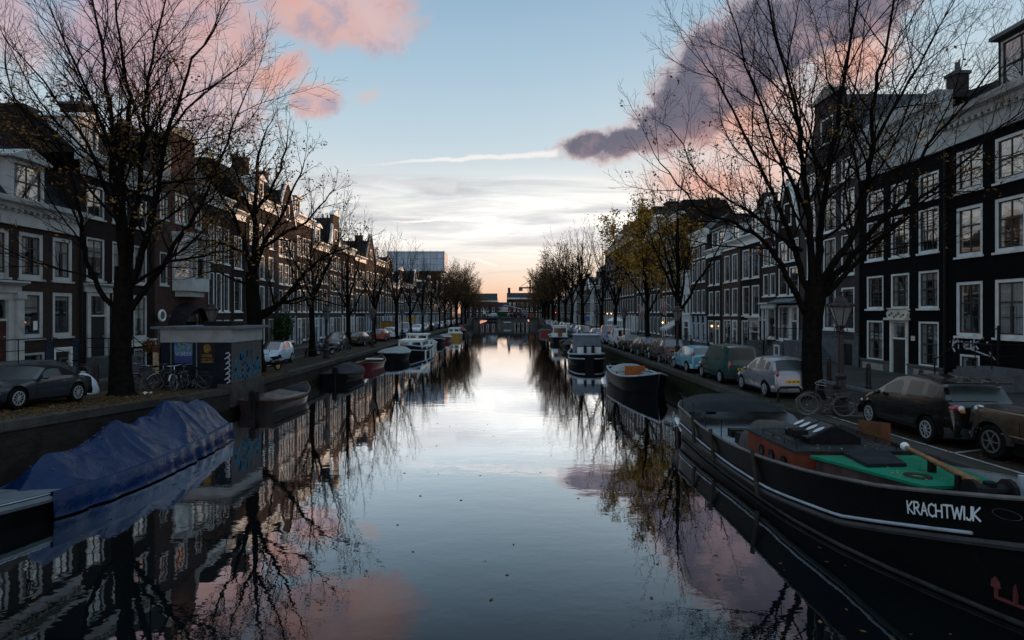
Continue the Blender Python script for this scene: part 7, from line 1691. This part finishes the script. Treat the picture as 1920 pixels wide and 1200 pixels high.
# tree guards and ring sign
def guard(label, x, y, rz, w=.9, h=.55):
    r_ = thing('tree_guard', label, 'tree guard', zk(x, y), rz); g_ = MB(); g_.tube([(-w/2,0,-.1),(-w/2,0,h-.1),(-w/2+.1,0,h),(w/2-.1,0,h),(w/2,0,h-.1),(w/2,0,-.1)], .05, 8); g_.build('hoop', iron, r_, 40); return r_
guard('bent iron hoop in front of the big tree by the silver car', 10.35, 21.7, .1); guard('iron hoop round the planter tree on the left bank', -14.4, 43.4, .2, 1.4); guard('second iron hoop, behind the planter tree', -15.4, 45.6, 1.3, 1.4)
rs = thing('ring_sign', 'white ring shaped sign on the wall left of the arched awning', 'sign', (-20.72,34.95,4.35)); rt_ = MB(); rt_.torus((0,0,0), .30, .075, 24, 8, 'x'); rt_.build('ring', white, rs, 'all'); MB().box(-.3,0,-.02,.02,-.05,.05).build('bracket', iron, rs); MB().lathe([(.22,-.03),(.22,.03)],(0,0,0),20,'x').build('face', stone, rs)
def sign(label, x, y, z, w, h, m_, face=-1):
    r_ = thing('road_sign', label, 'sign', zk(x, y)); zz = z-zG(x,y); MB().tube([(0,0,-.2),(0,0,zz+h/2)], .035, 6).build('pole', stone, r_); MB().box(-w/2,w/2,-.06,-.036,zz-h/2,zz+h/2).build('plate', m_, r_); return r_
sign('yellow oblong sign board on a pole, left bank', -15.5, 92, 3.55, 1.15, .62, mat('yellow sign', (0.52,0.27,0.01), .4, .4, .1, 3)); sign('small blue sign on a pole, left bank', -15.2, 101, 2.3, .6, .9, mat('blue sign', (0.03,0.12,0.32), .4, .4, .1, 3)); sign('small blue parking sign far on the right bank', 12.6, 95, 3.6, .5, .7, mat('blue sign', ()))
yh = thing('hoarding', 'yellow brown hoarding box before the houses, left bank', 'hoarding', zk(-17.6,84)); MB().box(-.7,.7,-.5,.5,-.1,2.0).build('panel', mat('ochre board', (0.24,0.13,0.02), .6, .3, .3, 2), yh); MB().box(-.75,.75,-.55,.55,2.001,2.08).build('cap', iron, yh)
# awning, flags and parasol on the right
def flag(label, x, y, z, c1, c2):
    r_ = thing('flag', label, 'flag', (x,y,z)); MB().tube([(0,0,0),(-1.5,0,1.1)], .03, 6).build('pole', white, r_)
    q = MB(); q.use(c1); q.grid(lambda u, v: (-1.45+.8*u+.05*math.sin(v*5), .12*math.sin(v*6+u*4), 1.0-.6*u-1.5*v), 8, 4); q.use(c2)
    for k in range(3): q.grid(lambda u, v, k=k: (-1.45+.8*(u*.16+.1+.3*k)+.05*math.sin(v*5), .12*math.sin(v*6+(u*.16+.1+.3*k)*4)-.012, 1.0-.6*(u*.16+.1+.3*k)-1.5*v), 2, 4)
    q.build('cloth', None, r_, 'all'); return r_
rc_ = mat('faded red cloth', (0.24,0.06,0.05), .8, .2, .2, 5); wc_ = mat('off white cloth', (0.45,0.42,0.40), .8, .2, .1, 5)
flag('red and white flag hanging from the wide dark block', 19.5, 70.5, 5.2, wc_, rc_); flag('pale red striped flag on the house with the massive chimney', 19.5, 82, 4.6, rc_, wc_)
aw_ = thing('shop_awning', 'white striped shop awning under the yellow tree', 'awning', (19.65,69,3.6)); MB().prism([(-1.6,-.9),(-.02,0),(-.02,-.08),(-1.6,-1.15)], 'y', -1.6, 1.6).rotz(0).build('canvas', wc_, aw_)
px_ = thing('parasol', 'white parasol standing on the far right pavement', 'parasol', (15.5,86,zR(15.5,86)+.1)); MB().tube([(0,0,0),(0,0,2.5)], .03, 6).build('pole', iron, px_); MB().lathe([(1.3,2.0),(.7,2.38),(.05,2.6),(.03,2.65)], (0,0,0), 8).build('canopy', white, px_)
def wlamp(label, x, y, z):
    r_ = thing('wall_lamp', label, 'wall lamp', (x,y,z)); MB().tube([(0,0,.1),(-.2,0,.1)] if x > 0 else [(0,0,.1),(.2,0,.1)], .02, 5).build('bracket', iron, r_); MB().ball((-.24 if x > 0 else .24,0,0), .10, 8, 6).build('bulb', lampglow, r_)
wlamp('glowing wall lamp in the doorway under the yellow tree', 19.68, 74.6, 3.3); wlamp('left one of two glowing lamps on the purple brick corner block', 19.68, 117, 4.4); wlamp('right one of two glowing lamps on the purple brick corner block', 19.68, 112.5, 4.4)
def tlight(label, x, y, z):
    r_ = thing('traffic_light', label, 'traffic light', zk(x, y)); zz = z-zG(x,y); MB().tube([(0,0,-.1),(0,0,zz-.4)], .05, 6).build('pole', iron, r_); h_ = MB().box(-.18,.18,-.12,.12,zz-.45,zz+.45).build('signal_head', iron, r_); MB().ball((0,-.13,zz+.25),.13,8,6).build('lamp', emit('red signal', (1.0,0.05,0.10), 4.0), h_)
tlight('red traffic light at the far right bank before the bridge', 11.4, 176, 2.6); tlight('red traffic light on the right approach to the bridge', 14.5, 186, 4.4)
# weeds on the quay edge
wd = MB(); rg = random.Random(12)
for (cx_, cy_, n_) in ((9.75,21.6,60),(9.8,20.6,50),(9.7,22.8,40),(9.75,19.8,30),(9.7,26,25),(9.75,31,25)):
    for _ in range(n_):
        x, y = cx_+rg.gauss(0,.10), cy_+rg.gauss(0,.2); z = zR(x,y)+.01; h_ = rg.uniform(.05,.16); dx_, dy_ = rg.gauss(0,.05), rg.gauss(0,.05)
        wd.add([(x-.008,y,z),(x+.008,y,z),(x+dx_,y+dy_,z+h_)], [(0,1,2)])
struct(wd, 'weeds', mat('weed green', (0.035,0.055,0.018), .8, .2, .4, 5), 'stuff')
# ================================================================== BRIDGE
B0 = 199.0
BR = thing('canal_bridge', 'flat stone bridge on a broad middle pier closing the canal', 'bridge', (-1.5,B0,0))
bst = mat('bridge masonry', (0.105,0.095,0.088), .8, .2, .25, 1.0, bump=.2, grime=(0.05,0.045,0.04), gscale=.5)
def bb_(mb, n, m_, par=None): return mb.shift((1.5,-B0,0)).build(n, m_, par or BR)
bb_(MB().box(XLQ-.3,XRQ+.3,B0,B0+11,2.45,3.0), 'deck', mat('dark bridge beam', (0.04,0.038,0.037), .7, .3, .25, 1.5)); bb_(MB().box(-3.3,1.6,B0+.4,B0+10.6,-1,2.449), 'pier', bst)
bb_(MB().box(XLQ-.2,-10.7,B0+.3,B0+10.7,-1,2.448), 'abutment', bst); bb_(MB().box(6.9,XRQ+.2,B0+.3,B0+10.7,-1,2.448), 'abutment', bst)
bb_(MB().box(-2.1,.4,B0+.36,B0+.398,1.25,1.55), 'sign_board', white)
rl = MB()
for yy in (B0+.15, B0+10.85):
    rl.box(XLQ,XRQ,yy-.04,yy+.04,3.9,3.98); rl.box(XLQ,XRQ,yy-.03,yy+.03,3.4,3.44); rl.box(XLQ,XRQ,yy-.03,yy+.03,3.1,3.14)
    for k in range(23): x = XLQ+(XRQ-XLQ)*k/22; rl.box(x-.05,x+.05,yy-.06,yy+.06,3.0,3.97)
bb_(rl, 'railing', iron)
rmp = MB()
for (xa, xb) in ((-40,XLQ-.01),(XRQ+.01,40)):
    rmp.add([(xa,180,1.0),(xb,180,1.0),(xb,199,3.0),(xa,199,3.0),(xa,210,3.0),(xb,210,3.0),(xb,229,1.0),(xa,229,1.0),(xb,180,-1),(xb,229,-1),(xa,180,-1),(xa,229,-1)], [(0,1,2,3),(3,2,5,4),(4,5,6,7),(1,8,9,6,5,2),(0,3,4,7,11,10)])
struct(rmp, 'bridge_ramp', clinker)
hg = thing('hoarding', 'dark green hoarding along the middle of the bridge', 'hoarding', (-3.4,206,3)); MB().box(-2.4,2.4,-.06,.06,.05,1.75).build('panel', mat('hoarding green', (0.012,0.07,0.035), .6, .3, .3, 1.5), hg); q = MB()
for k in range(6): q.box(-2.4+k*.95,-2.32+k*.95,-.1,-.061,.0,1.8)
q.build('post', iron, hg)
bc = hatch('white car crossing the bridge', far['white'], 4.1, 1.47); bc.root.location = (-6.3,203,3.004); bc.root.rotation_euler = (0,0,R(90))
tk = thing('crane_truck', 'lorry with a folded blue crane arm standing on the bridge', 'lorry', (2.6,205,3.0))
MB().box(-2.6,1.6,-1.1,1.1,.75,1.05).build('chassis', iron, tk); MB().box(-2.5,1.4,-1.1,1.1,1.051,2.0).build('load_bed', mat('dull crimson side', (0.09,0.03,0.04), .6, .3, .3, 1.5), tk)
cbm = MB(); cbm.prism([(1.7,.6),(3.5,.6),(3.5,1.6),(3.2,2.7),(1.7,2.7)], 'y', -1.1, 1.1); cb_ = cbm.build('cab', mat('steel blue cab', (0.08,0.14,0.20), .4, .5, .15, 2, coat=.4), tk); MB().box(2.0,3.1,-1.115,-1.101,1.65,2.45).build('window', car_glass, cb_)
for x in (-2.0,-.9,2.6):
    for sy in (-.95,.95): MB().lathe([(.28,-.14),(.48,-.14),(.5,-.1),(.5,.1),(.48,.14),(.28,.14)], (x,sy,.5), 16, 'y').build('wheel', rubber, tk, 35)
bm_ = MB(); bm_.bar((1.4,0,1.2),(1.4,0,3.1),.3,.3); bm_.bar((1.5,0,3.0),(-4.4,0,4.3),.32,.36); bm_.bar((-4.3,0,4.4),(-6.0,0,2.5),.28,.3); bm_.bar((-4.6,.2,4.2),(-6.4,.2,2.2),.12,.2); bm_.build('crane_arm', mat('pale blue crane paint', (0.22,0.30,0.38), .4, .5, .15, 2), tk)
ob_ = thing('site_box', 'orange brown site box on the bridge beside the lorry', 'box', (7.6,204,3.0)); MB().box(-.8,.8,-.6,.6,0,1.5).build('body', mat('orange brown board', ()), ob_); MB().box(-.85,.85,-.65,.65,1.501,1.58).build('lid', iron, ob_)
pn = thing('banner', 'white and red banner post at the left end of the bridge', 'banner', (-8.7,202,3.0)); MB().tube([(0,0,0),(0,0,3.0)], .05, 6).build('pole', iron, pn); q = MB(); q.use(white); q.grid(lambda u, v: (-.5+1.0*u*(.6+.4*v), .1*math.sin(v*6), 3.0-1.9*v), 4, 8); q.use(rc_); q.box(-.1,.35,-.16,-.12,2.5,2.9); q.build('cloth', None, pn, 'all')
# people on the bridge: one continuous skinned body each
def person(label, loc, rz, top, legs, hair, stride=.18, arm=.1):
    root = thing('person', label, 'person', loc, rz)
    V_ = [(0,0,.95),(0,0,1.12),(0,0,1.35),(0,0,1.48),(0,.01,1.56),(0,.02,1.66),(0,.01,1.74),
      (.19,0,1.42),(.24,arm*.4,1.15),(.24,arm*1.6,.92),(.24,arm*2,.82),(-.19,0,1.42),(-.24,-arm*.4,1.15),(-.24,-arm*.3,.92),(-.24,-arm*.1,.82),
      (.10,0,.88),(.11,stride*.5,.50),(.11,stride,.09),(.11,stride+.15,.04),(-.10,0,.88),(-.11,-stride*.3,.50),(-.11,-stride,.10),(-.11,-stride+.15,.04)]
    E_ = [(0,1),(1,2),(2,3),(3,4),(4,5),(5,6),(2,7),(7,8),(8,9),(9,10),(2,11),(11,12),(12,13),(13,14),(0,15),(15,16),(16,17),(17,18),(0,19),(19,20),(20,21),(21,22)]
    Rr = [.15,.14,.17,.07,.06,.095,.07,.075,.055,.042,.04,.075,.055,.042,.04,.095,.068,.05,.042,.095,.068,.05,.042]
    me = bpy.data.meshes.new('person'); me.from_pydata(V_, E_, []); o = put('body', me, root)
    md = o.modifiers.new('skin', 'SKIN'); o.modifiers.new('sub', 'SUBSURF').levels = 1; o.modifiers['sub'].render_levels = 2; md.use_smooth_shade = True
    for k, sv in enumerate(me.skin_vertices[0].data): sv.radius = (Rr[k], Rr[k]*(.75 if k in (0,1,2) else 1)); sv.use_root = (k == 0)
    m_ = bpy.data.materials.new('clothes '+str(len(MC))); m_.use_nodes = True; t = m_.node_tree; N = NT(t); b = t.nodes['Principled BSDF']; x, y, z = N.sep(t.nodes.new('ShaderNodeTexCoord').outputs['Object'])
    N.put(b.inputs['Base Color'], N.mix(N.step(z, 1.50, 1.52), N.mix(N.step(z, .92, .94), legs, top), (0.38,0.24,0.18))); b.inputs['Roughness'].default_value = .8; me.materials.append(m_)
    MB().ball((0,-.005,1.735),(.105,.115,.095),12,8).build('hair', hair, root, 'all')
    f = MB()
    for sx in (-.035,.035): f.ball((sx,.105,1.675),(.014,.01,.01),6,4)
    f.ball((0,.122,1.645),(.014,.02,.02),6,4); f.build('face', mat('face detail', (0.10,0.05,0.04), .6, .3, .1, 5), root); return root
hairm = mat('dark hair', (0.02,0.014,0.010), .6, .4, .3, 9)
person('person in a white top and dark trousers walking on the bridge', (-.45,200.2,3.0), 2.2, (0.55,0.55,0.55), (0.04,0.05,0.08), hairm)
person('person in a pale jacket with a red cap on the bridge', (.75,200.6,3.0), 1.2, (0.42,0.40,0.40), (0.03,0.03,0.04), mat('faded red cloth', ()))
person('person in dark clothes standing near the lorry on the bridge', (4.4,201.2,3.0), 3.0, (0.05,0.04,0.07), (0.02,0.02,0.03), hairm, .05, .05)
